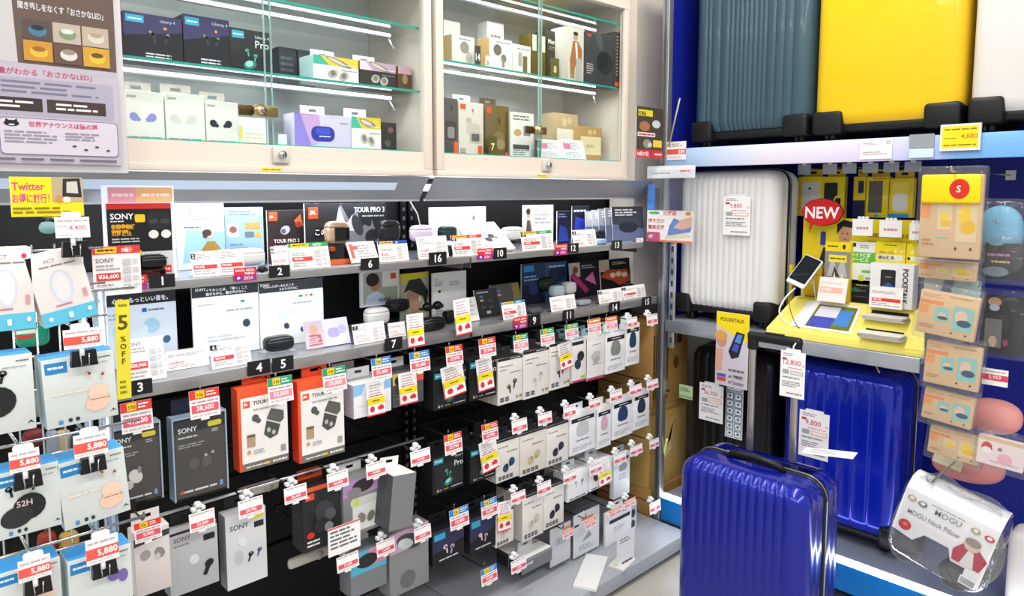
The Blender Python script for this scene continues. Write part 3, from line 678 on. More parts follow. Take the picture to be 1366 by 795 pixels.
# ================================================================ UPPER SHELF (signs 1, 2, 6, 16, 10, 12, 13)
B1 = Z1 + .0006
sign_board(138, 245, 234, 378, 1.662, [('rr', .02, .02, .98, .98, '#eaf2fb|e.35', .06)], 'white acrylic panel with added halo glow behind the black sign at the left', base=B1, face='#eef4fb|e.3', strut=False, name='halo_glow_panel', th=.003)  # emission added to imitate the bright halo around the black sign
sign_board(144, 272, 230, 378, 1.654, [('r', 0, 0, 1, 1, '#17171a'), ('r', 0, .93, 1, 1, '#c92a2a'), ('t', .05, .80, .075, 'SONY', '#f2f2f2', 'l', True), ('l', .05, .76, .25, .79, 1, '#d8d8d8'), ('rr', .42, .76, .58, .86, '#e8c21c'), ('l', .06, .62, .42, .74, 2, '#e0a020'), ('t', .06, .67, .07, '音質最高峰', '#e8a81e', 'l', True, .36), ('t', .06, .59, .06, '究極進化', '#e8a81e', 'l', True, .3), ('l', .06, .5, .5, .57, 2, '#bfbfbf'), ('l', .06, .4, .4, .47, 1, '#c9a01e'), ('rr', .6, .66, .98, .9, '#232327', .4), ('rr', .64, .74, .78, .8, '#3b3b40', .4), ('rr', .82, .74, .96, .8, '#3b3b40', .4), ('e', .7, .6, .08, .055, '#e3e0dc'), ('e', .9, .6, .08, .055, '#e3e0dc'), ('r', .24, .32, .5, .4, '#e8c21c'), ('r', .5, .0, 1, .38, '#cfd0d4'), ('l', .54, .26, .96, .36, 2, '#77777c'), ('l', .54, .1, .96, .22, 3, '#8d8d92')],
    'black standing sign with a red band, yellow print and earbuds at the left', base=B1, face='#e6eef6|r.3')
sign_board(144, 250, 230, 271, 1.655, [('r', 0, 0, .42, 1, '#f2a3b4'), ('r', .42, 0, 1, 1, '#f5c08a'), ('l', .05, .3, .38, .7, 1, '#fbe9ee'), ('l', .5, .3, .95, .7, 1, '#fdf2e4')], 'pale pink and orange translucent topper above the black sign', th=.004, strut=False, name='sign_topper', cat='sign')
price_card(124, 330, 188, 392, 1.607, 'price card with red and yellow band nearest the wire rack, upper shelf', Z1a, '¥36,600', 'SONY', True, RY_, tilt=0)
sticker(158, 369, 196, 389, YF - .007, 'award sticker left of the number 1 sign')
plb = tag(riser(205, 370, 1.618, Z1, .05, .028, .032, 'black round stand behind the number 1 sign', '#161618|r.3', 'black_riser'), None)
case(205, 350, 1.6205, Z1 + .029, .060, .030, .031, '#121214|r.25', 'black oval charging case on the stand above sign 1')
number_sign(199, 367, 233, 385, YF - .006, '1', 'upper shelf at the left')
x0, x1, z0, z1 = RY(189, 357, 228, 366, YF - .002)
sign_board(190, 356, 229, 366, 1.635, [('r', 0, 0, 1, 1, '#d8302a'), ('t', .08, .2, .6, '5倍', '#f4d41c', 'l', True), ('l', .5, .2, .95, .8, 1, '#f6d0c0')], 'small red strip with yellow lettering just above sign 1', strut=False, th=.001, name='shelf_strip', cat='strip')
sign_board(236, 272, 300, 375, 1.82, [('r', 0, 0, 1, 1, '#ccd9e8'), ('p', [(.1, .1), (1, .1), (1, .55), (.2, .6)], '#98c0dc'), ('t', .24, .86, .06, 'Technics', '#3b3c44', 'l', False, .62), ('l', .2, .74, .7, .82, 2, '#8ea0b8'), ('e', .8, .78, .14, .06, '#f5e8e4'), ('l', .15, .62, .5, .66, 1, '#5c7898'), ('p', [(.5, .3), (.62, .42), (.78, .42), (.9, .3), (.85, .12), (.52, .12)], '#a57a35'), ('e', .66, .52, .09, .06, '#e2b69c'), ('e', .62, .55, .1, .055, '#4a342c'), ('e', .58, .5, .05, .03, '#4a342c'), ('r', .2, .02, .95, .1, '#ffffff')], 'pale blue Technics sign with a person in a brown jacket', base=B1)
sign_board(301, 277, 352, 370, 1.83, [('r', 0, 0, 1, 1, '#96b8dc'), ('l', .1, .85, .9, .95, 2, '#6a7ea0'), ('rr', .05, .5, .34, .74, '#e8e4e6'), ('e', .2, .62, .1, .06, '#8a5c50'), ('rr', .5, .62, .92, .74, '#b89b5a'), ('rr', .5, .48, .74, .58, '#6a7480'), ('rr', .78, .48, .92, .58, '#e0a84a'), ('l', .1, .2, .6, .4, 3, '#7c93b2')], 'light blue leaflet board right of the Technics sign', base=B1)
price_card(257, 336, 293, 375, 1.645, 'red labelled price card with badge 2, left one beside the Technics sign', B1, '¥36,630', 'Technics', True, None, False, '2')
price_card(294, 333, 327, 372, 1.645, 'red labelled price card, right one in front of the Technics sign', B1, '¥34,650', 'Technics', True, None, False)
sticker(312, 358, 342, 376, YF - .007, 'award sticker left of the number 2 sign')
number_sign(359, 355, 386, 371, YF - .006, '2', 'upper shelf')
riser(338, 350, 1.66, Z1, .075, .016, .055, 'clear riser under the white charging case')
case(338, 340, 1.665, Z1 + .0165, .07, .04, .045, '#dcdedd|r.25', 'white open charging case on clear riser beside sign 2', open_=False)
def loose_bud(px, Y, zb, col, label, s=1.0):
    x = onY(px, 340, Y)[0]
    b = MB(); b.ell(0, 0, .009 * s, .011 * s, .009 * s, .009 * s, col, 2, 14, 8); b.ell(.010 * s, 0, .007 * s, .005 * s, .005 * s, .005 * s, '#2b2b2e', 2, 10, 6)
    b.rb(-.009 * s, 0, .006 * s, .022 * s, .006 * s, .006 * s, .003 * s, col)
    o = b.build('earbud', None, (x, Y, zb)); tag(o, label, 'earbud'); return o
loose_bud(349, 1.645, Z1, '#1b1b1d|r.3', 'black earbud lying beside the white charging case')
sign_board(357, 281, 412, 352, 1.83, [('r', 0, 0, 1, 1, '#2b2224'), ('p', [(0, 0), (.9, .0), (.6, .5), (0, .45)], '#3c1c20'), ('r', .04, .8, .24, .97, '#e2542c'), ('t', .06, .85, .05, 'JBL', '#ffffff', 'l', True), ('e', .42, .62, .12, .08, '#b8bcc4', .5), ('e', .38, .6, .06, .05, '#5e6068'), ('p', [(.64, .8), (.8, .92), (.86, .7), (.74, .66)], '#e26a3a'), ('e', .74, .72, .08, .06, '#a83a24'), ('t', .14, .38, .07, 'TOUR PRO 2', '#e9e4e4', 'l', True, .62), ('l', .14, .3, .6, .35, 1, '#b0a0a0'), ('l', .1, .1, .6, .2, 2, '#8a7a7a')], 'dark red JBL sign reading TOUR PRO 2', base=B1, tilt=.0)
sign_board(407, 272, 516, 345, 1.80, [('r', 0, 0, 1, 1, '#2a2b2f'), ('p', [(.3, .35), (.42, .98), (.52, .7), (.62, .9), (.66, .55), (.8, .7), (.9, .3), (.6, .2)], '#83858c'), ('p', [(.34, .55), (.4, .95), (.48, .62), (.56, .8), (.58, .5)], '#d6d2d4'), ('e', .62, .6, .06, .2, '#3a3c42', .4), ('e', .74, .7, .05, .14, '#2b2c30', .5), ('e', .8, .4, .09, .12, '#303136', .4), ('r', .04, .74, .15, .94, '#e2542c'), ('t', .055, .8, .08, 'JBL', '#ffffff', 'l', True), ('t', .58, .83, .1, 'TOUR PRO 3', '#f4f4f4', 'l', True, .39), ('l', .68, .74, .96, .79, 1, '#c0c0c4'), ('r', .1, .42, .24, .58, '#101012'), ('t', .11, .45, .1, 'この', '#ffffff', 'l', True), ('t', .22, .42, .16, '音', '#e2542c', 'l', True), ('r', .2, .16, .34, .34, '#e2542c'), ('l', .22, .2, .32, .3, 1, '#ffe0d0')], 'wide black JBL sign reading TOUR PRO 3 with splash artwork', base=B1)
price_card(388, 325, 441, 361, 1.645, 'price card with green and yellow band before the JBL signs', B1, '¥39,930', '', True, GY_)
price_card(364, 329, 387, 362, 1.66, 'narrow white card with badge 6 before the TOUR PRO 2 sign', B1, '¥33,000', '', False, None, False, '6')
riser(457, 345, 1.70, Z1, .085, .050, .06, 'black stand with an orange foot carrying the gold case', '#1a1615|r.3', 'black_riser')
sign_board(441, 347, 482, 353, 1.69, [], 'orange foot strip of the black stand', base=B1, th=.004, face='#e0602a', strut=False, name='foot_strip', cat='strip')
case(454, 311, 1.715, Z1 + .0505, .066, .064, .04, '#c9a98e|r.3|m.3', 'gold charging case with a black screen on the black stand')
x, z = onY(458, 318, 1.708)
tag(MB().box(-.022, .022, -.002, 0, -.018, .018, '#141416|r.1', .0008).build('case_screen', None, (x, 1.7135, Z1 + .0505 + .029)), 'black touch screen on the front of the gold charging case', 'screen')
sign_board(470, 322, 506, 348, 1.665, [('r', 0, .7, 1, 1, '#e7e2e0'), ('r', .04, .2, .16, .9, '#e25a50'), ('r', .08, .62, .34, .8, '#e25a50'), ('l', .3, .2, .9, .86, 5, '#a9a2a4'), ('r', .66, .0, .95, .14, '#3b9a52')], 'slanted white leaflet with red boxes behind the number 6 sign', base=B1, tilt=.5)
number_sign(481, 345, 505, 361, YF - .006, '6', 'upper shelf below the big black JBL sign')
riser(524, 340, 1.72, Z1, .07, .048, .05, 'clear riser under the square black charging case')
case(524, 306, 1.725, Z1 + .0485, .066, .064, .04, '#1f2022|r.3', 'square black charging case standing left of the slotted upright')
price_card(507, 322, 546, 350, 1.65, 'clear price card with a blue top band beside sign 6', B1, 'Bose', '', False, BL_)
# corner bay
riser(567, 330, 1.68, Z1, .07, .046, .05, 'clear riser under the lilac charging case')
case(567, 307, 1.685, Z1 + .0465, .072, .05, .04, '#cfc0d6|r.25', 'lilac charging case standing behind the sign 16')
price_card(559, 316, 599, 351, 1.645, 'red numbered price card behind the number 16 sign', B1, '39,600', 'BOSE', False)
number_sign(572, 337, 595, 354, YF - .006, '16', 'upper shelf')
sign_board(573, 277, 648, 325, 1.86, [('r', 0, 0, 1, 1, '#fbfbfb'), ('r', .1, .82, .24, .94, '#c8ece2'), ('l', .12, .3, .9, .36, 1, '#dadada'), ('p', [(.74, .7), (.78, .84), (.8, .68)], '#6a6a6a')], 'blank white board standing tall behind the number 16 sign', base=B1, face='#fbfbfb|r.3')
case(602, 311, 1.72, Z1 + .0425, .062, .046, .04, '#1d3a3c|r.25', 'dark teal charging case between the lilac case and the white box')
riser(602, 330, 1.715, Z1, .065, .042, .05, 'clear riser under the dark teal charging case')
case(600, 330, 1.655, Z1, .04, .036, .03, '#1c1c1e|r.25', 'small black case standing low beside the sign 16 price card')
price_card(605, 314, 646, 345, 1.645, 'price card with red and yellow band behind sign 10', B1, '¥39,800', '', True, RY_, True, '10')
sticker(637, 332, 657, 347, YF - .007, 'award sticker left of the number 10 sign')
number_sign(658, 331, 675, 346, YF - .006, '10', 'upper shelf')
cx_ = RY(630, 293, 697, 327, 1.66)
m = MB().box(-.085, .085, 0, .012, 0, .135, '#eeebe8|r.4', .001)
m.art(-.085, 0, .17, .135, 0, [('t', .08, .88, .05, 'audio-technica', '#8a8a8a', 'l'), ('l', .08, .78, .5, .84, 1, '#9a9a9a'), ('e', .62, .48, .09, .08, '#1d1d1f', .3), ('e', .5, .36, .09, .08, '#1d1d1f', -.3), ('e', .72, .42, .04, .04, '#2d2d30'), ('t', .3, .1, .09, '9 12', '#55555a', 'l', True), ('l', .6, .1, .9, .16, 1, '#9a9a9a')])
x = onY(664, 318, 1.66)[0]
o = m.build('leaning_earphone_box', None, (x, 1.665, Z1 + .0115), (radians(-52), 0, radians(0))); tag(o, 'flat white box with two black earbuds leaning back behind sign 10', 'earphone box')
case(690, 306, 1.74, Z1 + .0305, .085, .044, .05, '#ebe8e2|r.25', 'white round charging case right of the leaning flat box')
riser(690, 330, 1.735, Z1, .08, .03, .055, 'clear riser under the white round charging case')
sign_board(698, 274, 738, 312, 1.84, [('r', 0, 0, 1, 1, '#eae6e2'), ('r', 0, .3, .3, 1, '#d8c8be'), ('e', .17, .76, .06, .1, '#c69a84'), ('e', .16, .84, .07, .08, '#2b221f'), ('p', [(.08, .3), (.28, .3), (.22, .62), (.12, .62)], '#55434a'), ('l', .36, .5, .95, .9, 4, '#a7a09c')], 'white sign with a photo of a dark haired person beside the corner leaflets', base=B1)
case(722, 325, 1.70, Z1, .055, .045, .045, '#131315|r.25', 'black open topped case behind the sign 12 price card')
price_card(698, 309, 739, 338, 1.645, 'price card with green band behind award sticker and sign 12', B1, '¥38,300', '', True, GY_, True, '12')
sticker(740, 326, 757, 341, YF - .007, 'award sticker left of the number 12 sign')
number_sign(757, 325, 771, 338, YF - .006, '12', 'upper shelf')
sign_board(742, 282, 762, 325, 1.75, [('r', 0, 0, 1, 1, '#151a3c'), ('p', [(.1, .1), (.9, .1), (.7, .5), (.2, .6)], '#2b4bb4'), ('l', .1, .8, .8, .94, 2, '#9aa6d8')], 'dark blue leaflet leaning behind the number 12 sign', base=B1, th=.003, yaw=.1)
sign_board(763, 275, 786, 312, 1.83, [('r', 0, 0, 1, 1, '#0f1024'), ('p', [(.1, .2), (.9, .3), (.8, .6), (.2, .7)], '#2a3bb0'), ('l', .1, .8, .8, .92, 1, '#b9c0e6')], 'black and violet leaflet at the back above the sign 12 area', base=B1, th=.003)
price_card(766, 307, 797, 334, 1.65, 'plain price card with badge 13 left of the fanned leaflets', B1, '34,650', '', False, None, True, '13')
case(803, 312, 1.72, Z1, .06, .05, .045, '#16171a|r.25', 'black charging case beside the fanned leaflets by sign 13')
case(806, 328, 1.655, Z1, .05, .022, .035, '#8fa9cc|r.1', 'clear bluish case lid lying near the number 13 sign')
number_sign(816, 321, 829, 334, YF - .006, '13', 'upper shelf below the fanned leaflets')
for k in range(5):
    sign_board(788 + k * 9, 282 - k * 1.5, 818 + k * 9, 327, 1.775 - k * .018, [('r', 0, 0, 1, 1, ['#aeb0b8', '#b9bac2', '#a2a5b0', '#8d93a2', '#3b3f4c'][k]), ('l', .1, .72, .9, .94, 3, '#e9e9ee'), ('p', [(0, 0), (1, 0), (1, .35), (0, .5)], '#5c6a8c'), ('e', .5, .4, .3, .16, '#202634')],
        'grey blue leaflet, %s of the five fanned out at the shelf end' % ['leftmost', 'second', 'middle', 'fourth', 'rightmost'][k], base=B1, th=.004, tilt=.12, yaw=-.35, name='leaflet', cat='leaflet', group='leaflets fanned out by sign 13', strut=False)
sign_board(849, 318, 858, 332, 1.64, [('l', .1, .3, .9, .8, 2, '#a9a9a9')], 'tiny blank white card at the very end of the upper shelf', base=B1, th=.001, strut=False, name='blank_card', cat='card')
# white cable and chrome upright between the bays
x, z = onY(549, 300, 1.93)
tag(MB().tube([(onY(545, 268, 1.90)[0], 1.90, 1.38), (x + .01, 1.91, 1.33), (x + .02, 1.90, 1.27), (x + .005, 1.88, 1.23), (x + .03, 1.80, Z1 + .003), (x + .02, 1.72, Z1 + .003)], .0025, '#e6e8ea|r.4', 8).build('white_cable'), 'white cable dropping beside the slotted upright behind the lilac case', 'cable')
# ================================================================ LOWER SHELF (signs 3, 4, 5, 7, 9, 11, 14, 15)
B2 = Z2 + .0006
sign_board(128, 388, 236, 490, 1.80, [('r', 0, 0, 1, 1, '#dde6f0'), ('r', 0, .78, 1, 1, '#1a1b1f'), ('t', .04, .92, .05, 'SONY', '#e8e8e8', 'l', True), ('t', .2, .81, .07, '心に、もっといい音を。', '#f4f4f4', 'l', True, .7), ('e', .26, .46, .08, .09, '#bfe0ee'), ('e', .68, .5, .1, .1, '#a9d4e8', .4), ('e', .58, .46, .05, .06, '#d8ecf4'), ('e', .86, .3, .05, .05, '#3f6a84', -.5), ('l', .1, .6, .4, .7, 2, '#a9b6c4'), ('r', .56, .68, .62, .73, '#2a6ab0'), ('l', .64, .68, .86, .72, 1, '#6a7a8c')], 'black topped Sony sign with pale blue earbuds above sign 3', base=B2)
price_card(168, 455, 222, 510, 1.645, 'orange priced card above the number 3 sign', B2, '¥20,900', 'SONY', True)
price_card(222, 470, 280, 505, 1.70, 'pale blue leaflet card between signs 3 and 4', B2, 'LinkBuds', '', False, None, False)
number_sign(170, 509, 203, 529, YF - .006, '3', 'lower shelf')
sign_board(258, 384, 346, 508, 1.78, [('r', 0, 0, 1, 1, '#fbfcfe'), ('r', 0, .85, 1, 1, '#2a2d33'), ('t', .05, .94, .04, 'SONY', '#e8e8e8', 'l', True), ('t', .2, .92, .045, 'イヤホンとは、「聴く」こと', '#f4f4f4', 'l', True, .7), ('t', .2, .865, .045, '聴きながら、聞き逃さない。', '#f4f4f4', 'l', True, .7), ('l', .08, .72, .3, .76, 1, '#c9ccd2'), ('e', .8, .42, .06, .06, '#3a4c58', .4), ('r', .72, .73, .78, .76, '#2a9a7a'), ('l', .5, .6, .9, .66, 1, '#c0c4ca'), ('l', .2, .2, .8, .3, 2, '#d8dade')], 'large white Sony board with a black header, left panel above sign 4', base=B2, face='#fbfcfe|r.3')
sign_board(347, 378, 432, 498, 1.78, [('r', 0, 0, 1, 1, '#fbfcfe'), ('r', 0, .84, 1, 1, '#33363c'), ('t', .02, .94, .04, 'SONY', '#e8e8e8', 'l', True), ('t', .06, .91, .045, 'そばに人がいるからこそ', '#f4f4f4', 'l', True, .88), ('t', .3, .86, .04, 'ふたりのために', '#f4f4f4', 'l', True, .5), ('e', .35, .46, .1, .06, '#e2ece8', .3), ('e', .5, .5, .07, .05, '#eee6dc'), ('e', .4, .3, .04, .05, '#3f4a5c', .6), ('e', .66, .22, .05, .045, '#5a5080', .6), ('r', .6, .73, .66, .76, '#2a9a7a'), ('r', .7, .73, .74, .76, '#d8b83a'), ('r', .78, .73, .82, .76, '#c84a3a'), ('l', .5, .62, .8, .66, 1, '#c0c4ca')], 'large white Sony board with a dark header, right panel above sign 5', base=B2, face='#fbfcfe|r.3')
price_card(283, 459, 336, 503, 1.645, 'red labelled price card with badge 4 before the white board', B2, '¥29,700', 'SONY', True, None, True, '4')
number_sign(330, 483, 360, 502, YF - .006, '4', 'lower shelf')
number_sign(363, 478, 391, 497, YF - .006, '5', 'lower shelf beside number 4')
case(377, 464, 1.66, Z2 + .0125, .075, .038, .045, '#1b2326|r.12', 'glossy black charging case just above the number 5 sign', inner='#222222')
riser(377, 480, 1.655, Z2, .08, .012, .055, 'clear riser under the glossy black charging case')
sign_board(410, 431, 468, 474, 1.68, [('r', 0, 0, 1, 1, '#d9d6ec'), ('p', [(0, 0), (.45, 0), (.4, 1), (0, 1)], '#cbb9c4'), ('e', .2, .66, .1, .2, '#d0a494'), ('p', [(.05, .1), (.36, .1), (.34, .48), (.08, .5)], '#b0606e'), ('l', .06, .14, .36, .44, 4, '#e8d4d8'), ('rr', .5, .3, .78, .66, '#a7a2da', .45), ('rr', .74, .42, .94, .72, '#b9b4e6', .45), ('t', .36, .03, .09, 'SONY', '#f0f0ff', 'l', True)], 'lavender Sony card with a person in a striped shirt', base=B2, tilt=.3)
price_card(473, 434, 515, 466, 1.65, 'small price card with badge 7 left of the white case', B2, '¥17,710', '', False, None, True, '7')
riser(508, 440, 1.70, Z2, .07, .03, .05, 'clear riser under the white case by the small framed photo')
case(508, 421, 1.71, Z2 + .0305, .075, .05, .045, '#e9e6e4|r.25', 'white charging case behind the badge 7 price card')
case(536, 412, 1.76, Z2 + .0505, .075, .038, .045, '#1d1d20|r.25', 'dark charging case half hidden behind the white case')
riser(536, 430, 1.755, Z2, .07, .05, .05, 'clear riser under the half hidden dark case')
sign_board(481, 361, 533, 411, 1.82, [('r', 0, 0, 1, 1, '#dfe3e6'), ('r', .06, .06, .94, .92, '#a9b0a0'), ('r', .55, .5, .94, .92, '#e9ebe6'), ('e', .36, .6, .14, .2, '#b8805f'), ('e', .3, .72, .17, .18, '#2a201c'), ('p', [(.1, .06), (.66, .06), (.56, .3), (.4, .4), (.16, .3)], '#c7d4e8'), ('r', .76, .7, .9, .86, '#e2542c'), ('t', .44, .1, .1, 'WAVE', '#222428', 'l', True)], 'framed photo of a smiling dark haired person with WAVE lettering', th=.008, name='framed_photo')
sign_board(534, 366, 572, 430, 1.83, [('r', 0, 0, 1, 1, '#c9c7a8'), ('p', [(0, .82), (1, .92), (1, 1), (0, 1)], '#e3d63c'), ('e', .5, .5, .28, .34, '#c69a80'), ('p', [(.1, .6), (.3, .86), (.7, .88), (.98, .6), (.9, .2), (.78, .5), (.3, .66)], '#2c3530'), ('e', .68, .46, .05, .06, '#e9e9ea'), ('l', .1, .05, .8, .16, 2, '#7a7a70')], 'photo sign of a dark haired head in profile with yellow edge', base=B2)
sign_board(577, 365, 622, 440, 1.80, [('t', .06, .84, .05, 'See', '#55565a', 'l'), ('t', .06, .78, .045, 'technical', '#55565a', 'l'), ('t', .06, .72, .05, 'smart', '#55565a', 'l'), ('l', .5, .7, .9, .8, 3, '#aaaaaa'), ('e', .2, .6, .04, .03, '#26262a'), ('l', .1, .1, .9, .2, 2, '#bbbbbb')], 'white board with small grey wording above the loose black earbuds', base=B2)
loose_bud(569, 1.70, Z2 + .055, '#151517|r.2', 'black earbud perched left on the acrylic stand by the white board', 1.5)
loose_bud(583, 1.70, Z2 + .055, '#151517|r.2', 'black earbud perched right on the acrylic stand by the white board', 1.5)
riser(576, 430, 1.695, Z2, .09, .0545, .04, 'clear stand holding two loose black earbuds')
case(581, 425, 1.655, Z2 + .0005, .095, .040, .045, '#17171a|r.15', 'wide glossy black case at the shelf front under loose earbuds')
case(604, 408, 1.72, Z2, .045, .04, .035, '#1b1b1e|r.15', 'small black case tucked behind the yellow and red slip')
price_card(520, 432, 542, 466, 1.66, 'pale card with ring symbols right of sign 7', B2, '¥13,200', '', False, None, False)
number_sign(513, 452, 536, 469, YF - .006, '7', 'lower shelf')
slip(542, 420, 564, 464, YF - .010, 'the shelf rail right of sign 7')
slip(604, 400, 625, 448, YF - .010, 'the shelf rail below the white board', -.05)
sign_board(624, 398, 640, 440, 1.70, [('l', .1, .2, .9, .9, 4, '#cfcfcf')], 'blank white slanted leaflet beside the dark grey leaflets', base=B2, tilt=.3, th=.003)
for l_, r_, t_, c_, lb in ((638, 668, 388, '#2f3238', 'dark grey leaflet with small icons leaning on the lower shelf'), (659, 697, 381, '#55554f', 'grey and gold leaflet leaning beside the dark grey one')):
    sign_board(l_, t_, r_, 438, 1.73 if l_ < 650 else 1.78, [('r', 0, 0, 1, 1, c_), ('r', .75, .3, 1, 1, '#8a7b3c') if l_ > 650 else ('l', .1, .84, .6, .94, 1, '#c0c4cc'), ('r', .2, .7, .34, .78, '#4a7ac0'), ('r', .2, .56, .34, .64, '#d8a070'), ('e', .64, .56, .12, .06, '#4a4e56'), ('e', .3, .36, .12, .06, '#4a4e56'), ('e', .64, .34, .12, .06, '#4a4e56'), ('r', .4, .1, .58, .2, '#d4d8dc')], lb, base=B2, tilt=.25, th=.004)
price_card(672, 404, 703, 440, 1.645, 'price card with a blue band left of sign 9', B2, '¥19,800', '', True, BY_)
sticker(685, 424, 703, 440, YF - .007, 'award sticker left of the number 9 sign')
number_sign(704, 421, 720, 437, YF - .006, '9', 'lower shelf')
case(718, 412, 1.66, Z2, .06, .02, .04, '#55575a|r.1', 'flat smoky case lid behind the number 9 sign')
sign_board(696, 353, 728, 415, 1.82, [('r', 0, 0, 1, 1, '#20406c'), ('r', .08, .8, .5, .95, '#3aa0dc'), ('p', [(0, 0), (1, 0), (.8, .4), (0, .5)], '#161d38'), ('e', .5, .36, .2, .14, '#2c3a6a'), ('l', .1, .56, .8, .72, 2, '#a9c4e4')], 'blue leaflet board, left of the two behind sign 11', base=B2)
sign_board(729, 351, 756, 400, 1.84, [('r', 0, 0, 1, 1, '#2a5f92'), ('p', [(.2, .3), (.9, .6), (.8, .9), (.1, .8)], '#1c3154'), ('l', .1, .84, .9, .94, 1, '#d0e4f6'), ('r', .5, .1, .9, .3, '#6ab8ea')], 'blue leaflet board, right of the two behind sign 11', base=B2)
case(733, 374, 1.80, Z2 + .045, .09, .05, .04, '#20302c|r.15', 'dark green glossy case standing high behind pale cases')
riser(733, 390, 1.795, Z2, .08, .0445, .05, 'clear riser under the dark green glossy case')
case(748, 388, 1.72, Z2 + .032, .06, .042, .04, '#cfe3ea|r.25', 'pale blue charging case above the number 11 sign')
case(764, 388, 1.74, Z2 + .032, .06, .046, .04, '#ece8ea|r.25', 'pinkish white charging case beside the pale blue one')
riser(756, 400, 1.715, Z2, .14, .031, .06, 'clear riser shared by the pale blue and pinkish cases')
price_card(736, 397, 769, 428, 1.645, 'plain price card behind the number 11 sign', B2, '8,980', '', False)
number_sign(751, 414, 765, 429, YF - .006, '11', 'lower shelf')
sign_board(763, 352, 800, 410, 1.80, [('r', 0, 0, 1, 1, '#191622'), ('r', 0, .6, .35, 1, '#d8c4c0'), ('e', .18, .8, .1, .1, '#8a5a4c'), ('p', [(0, .62), (.5, .1), (.62, .2), (.1, .75)], '#b02a6a'), ('p', [(.5, .5), (.9, .3), (.8, .7)], '#d86aa8'), ('l', .4, .8, .95, .92, 2, '#c8c0d8')], 'black and magenta leaflet leaning behind the sign 14', base=B2, tilt=.1)
sign_board(803, 348, 842, 405, 1.80, [('r', 0, 0, 1, 1, '#1d1a18'), ('r', 0, .65, .3, 1, '#d8c0a8'), ('p', [(0, .5), (.2, .7), (.9, .66), (1, .3), (.6, .2), (.4, .35)], '#b8502a'), ('e', .4, .52, .1, .08, '#e8c8a8'), ('e', .6, .54, .1, .08, '#e8c8a8'), ('e', .8, .5, .1, .08, '#e8c8a8'), ('l', .4, .82, .95, .92, 2, '#cfc4b4')], 'black and orange leaflet leaning behind the sign 15', base=B2, tilt=.1)
price_card(800, 388, 831, 417, 1.645, 'plain price card with badge 14 behind the number 14 sign', B2, '9,900', '', False, None, True, '14')
price_card(832, 383, 862, 410, 1.645, 'price card with pink price and badge 15 at the shelf end', B2, '9,800', '', True, None, True, '15')
case(842, 382, 1.72, Z2, .06, .045, .04, '#1c2030|r.2', 'dark blue case behind the last price card of lower shelf')
case(783, 400, 1.66, Z2, .07, .02, .04, '#9aa0a8|r.1', 'smoky clear case lid lying between signs 11 and 14')
number_sign(813, 404, 826, 418, YF - .006, '14', 'lower shelf')
number_sign(857, 397, 868, 410, YF - .006, '15', 'lower shelf end')
# ================================================================ HOOK ROWS (below the lower shelf)
YH = 1.60
def stem(c1, c2='#1d1d20'): return [('bud', .62, .5, .2, c1, -.35), ('bud', .3, .4, .2, c1, .3)]
def at_box(c1, text='#77777a', dark='#2b2c30'):      # cream box with a dark header strip
    return [('r', 0, .94, 1, 1, '#26272b'), ('l', .5, .955, .9, .985, 1, '#e0e0e0'), ('l', .08, .8, .6, .84, 1, text), ('l', .08, .72, .35, .76, 1, text), ('l', .5, .64, .92, .68, 1, text), ('bud', .68, .46, .17, c1, -.3), ('bud', .44, .36, .15, c1, .3)] + \
        [('rr', .08 + .2 * q, .06 + .05 * k, .24 + .2 * q, .10 + .05 * k, '#5c5c60', .4) for q in range(2) for k in range(2)] + [('r', .86, .08, .96, .14, '#9a8a3c'), ('r', .72, .08, .8, .13, '#8d8d90')]
def bean_box(c1, c2):
    return [('r', 0, .95, 1, 1, '#26272b'), ('l', .08, .8, .5, .84, 1, '#77777a'), ('l', .45, .66, .92, .7, 2, '#55555a'), ('e', .66, .42, .13, .1, c1, .5), ('e', .4, .3, .13, .1, c1, -.5), ('e', .6, .36, .06, .05, c2), ('e', .44, .36, .06, .05, c2)] + \
        [('rr', .08 + .16 * q, .05 + .05 * k, .21 + .16 * q, .09 + .05 * k, '#5c5c60', .4) for q in range(4) for k in range(2)]
def wh_box(c1, bar=True, pink=False):
    a = [('rr', .25, .42, .75, .74, c1, .4), ('e', .5, .72, .2, .08, c1), ('l', .25, .3, .75, .36, 1, '#77777a'), ('l', .1, .08, .9, .2, 3, '#b9b9bd')]
    if bar: a += [('r', .06, .8, .94, .9, '#1e1f23'), ('l', .3, .83, .75, .87, 1, '#dddddd')]
    if pink: a.append(('r', .0, .0, 1, .06, '#b23a5a'))
    return a
def lib(pro=True):
    a = [('r', 0, 0, 1, 1, '#17181a'), ('p', [(.1, .1), (.95, .16), (.95, .7), (.1, .8)], '#232426'), ('r', .04, .8, .34, .94, '#3aa9c0'), ('l', .08, .84, .3, .9, 1, '#e8f6fc'), ('t', .98, .84, .07, 'Liberty 4', '#dcdcdc', 'r', False, .34), ('e', .16, .08, .035, .035, '#e2a43c'), ('r', .22, .05, .28, .11, '#4a86c8'), ('l', .34, .06, .5, .1, 1, '#d8a82c'), ('l', .58, .06, .95, .11, 1, '#c9c9c9'), ('bud', .44, .56, .1, '#3fae9e', .3), ('bud', .56, .48, .1, '#2f8c7f', -.3), ('e', .5, .25, .14, .09, '#2c8077', .4), ('e', .49, .28, .09, .05, '#8fd6ca', .4)]
    if pro: a.append(('t', .98, .62, .15, 'Pro', '#e8e8e8', 'r'))
    return a
purp = [('r', 0, 0, 1, 1, '#17171d'), ('p', [(0, .35), (1, .55), (1, 1), (0, 1)], '#2f2e52'), ('r', .06, .72, .4, .9, '#3aa9d0'), ('bud', .4, .46, .14, '#d9c3cc', .4), ('bud', .62, .4, .14, '#b9a3b4', -.4), ('l', .2, .08, .8, .16, 1, '#c9c9d4')]
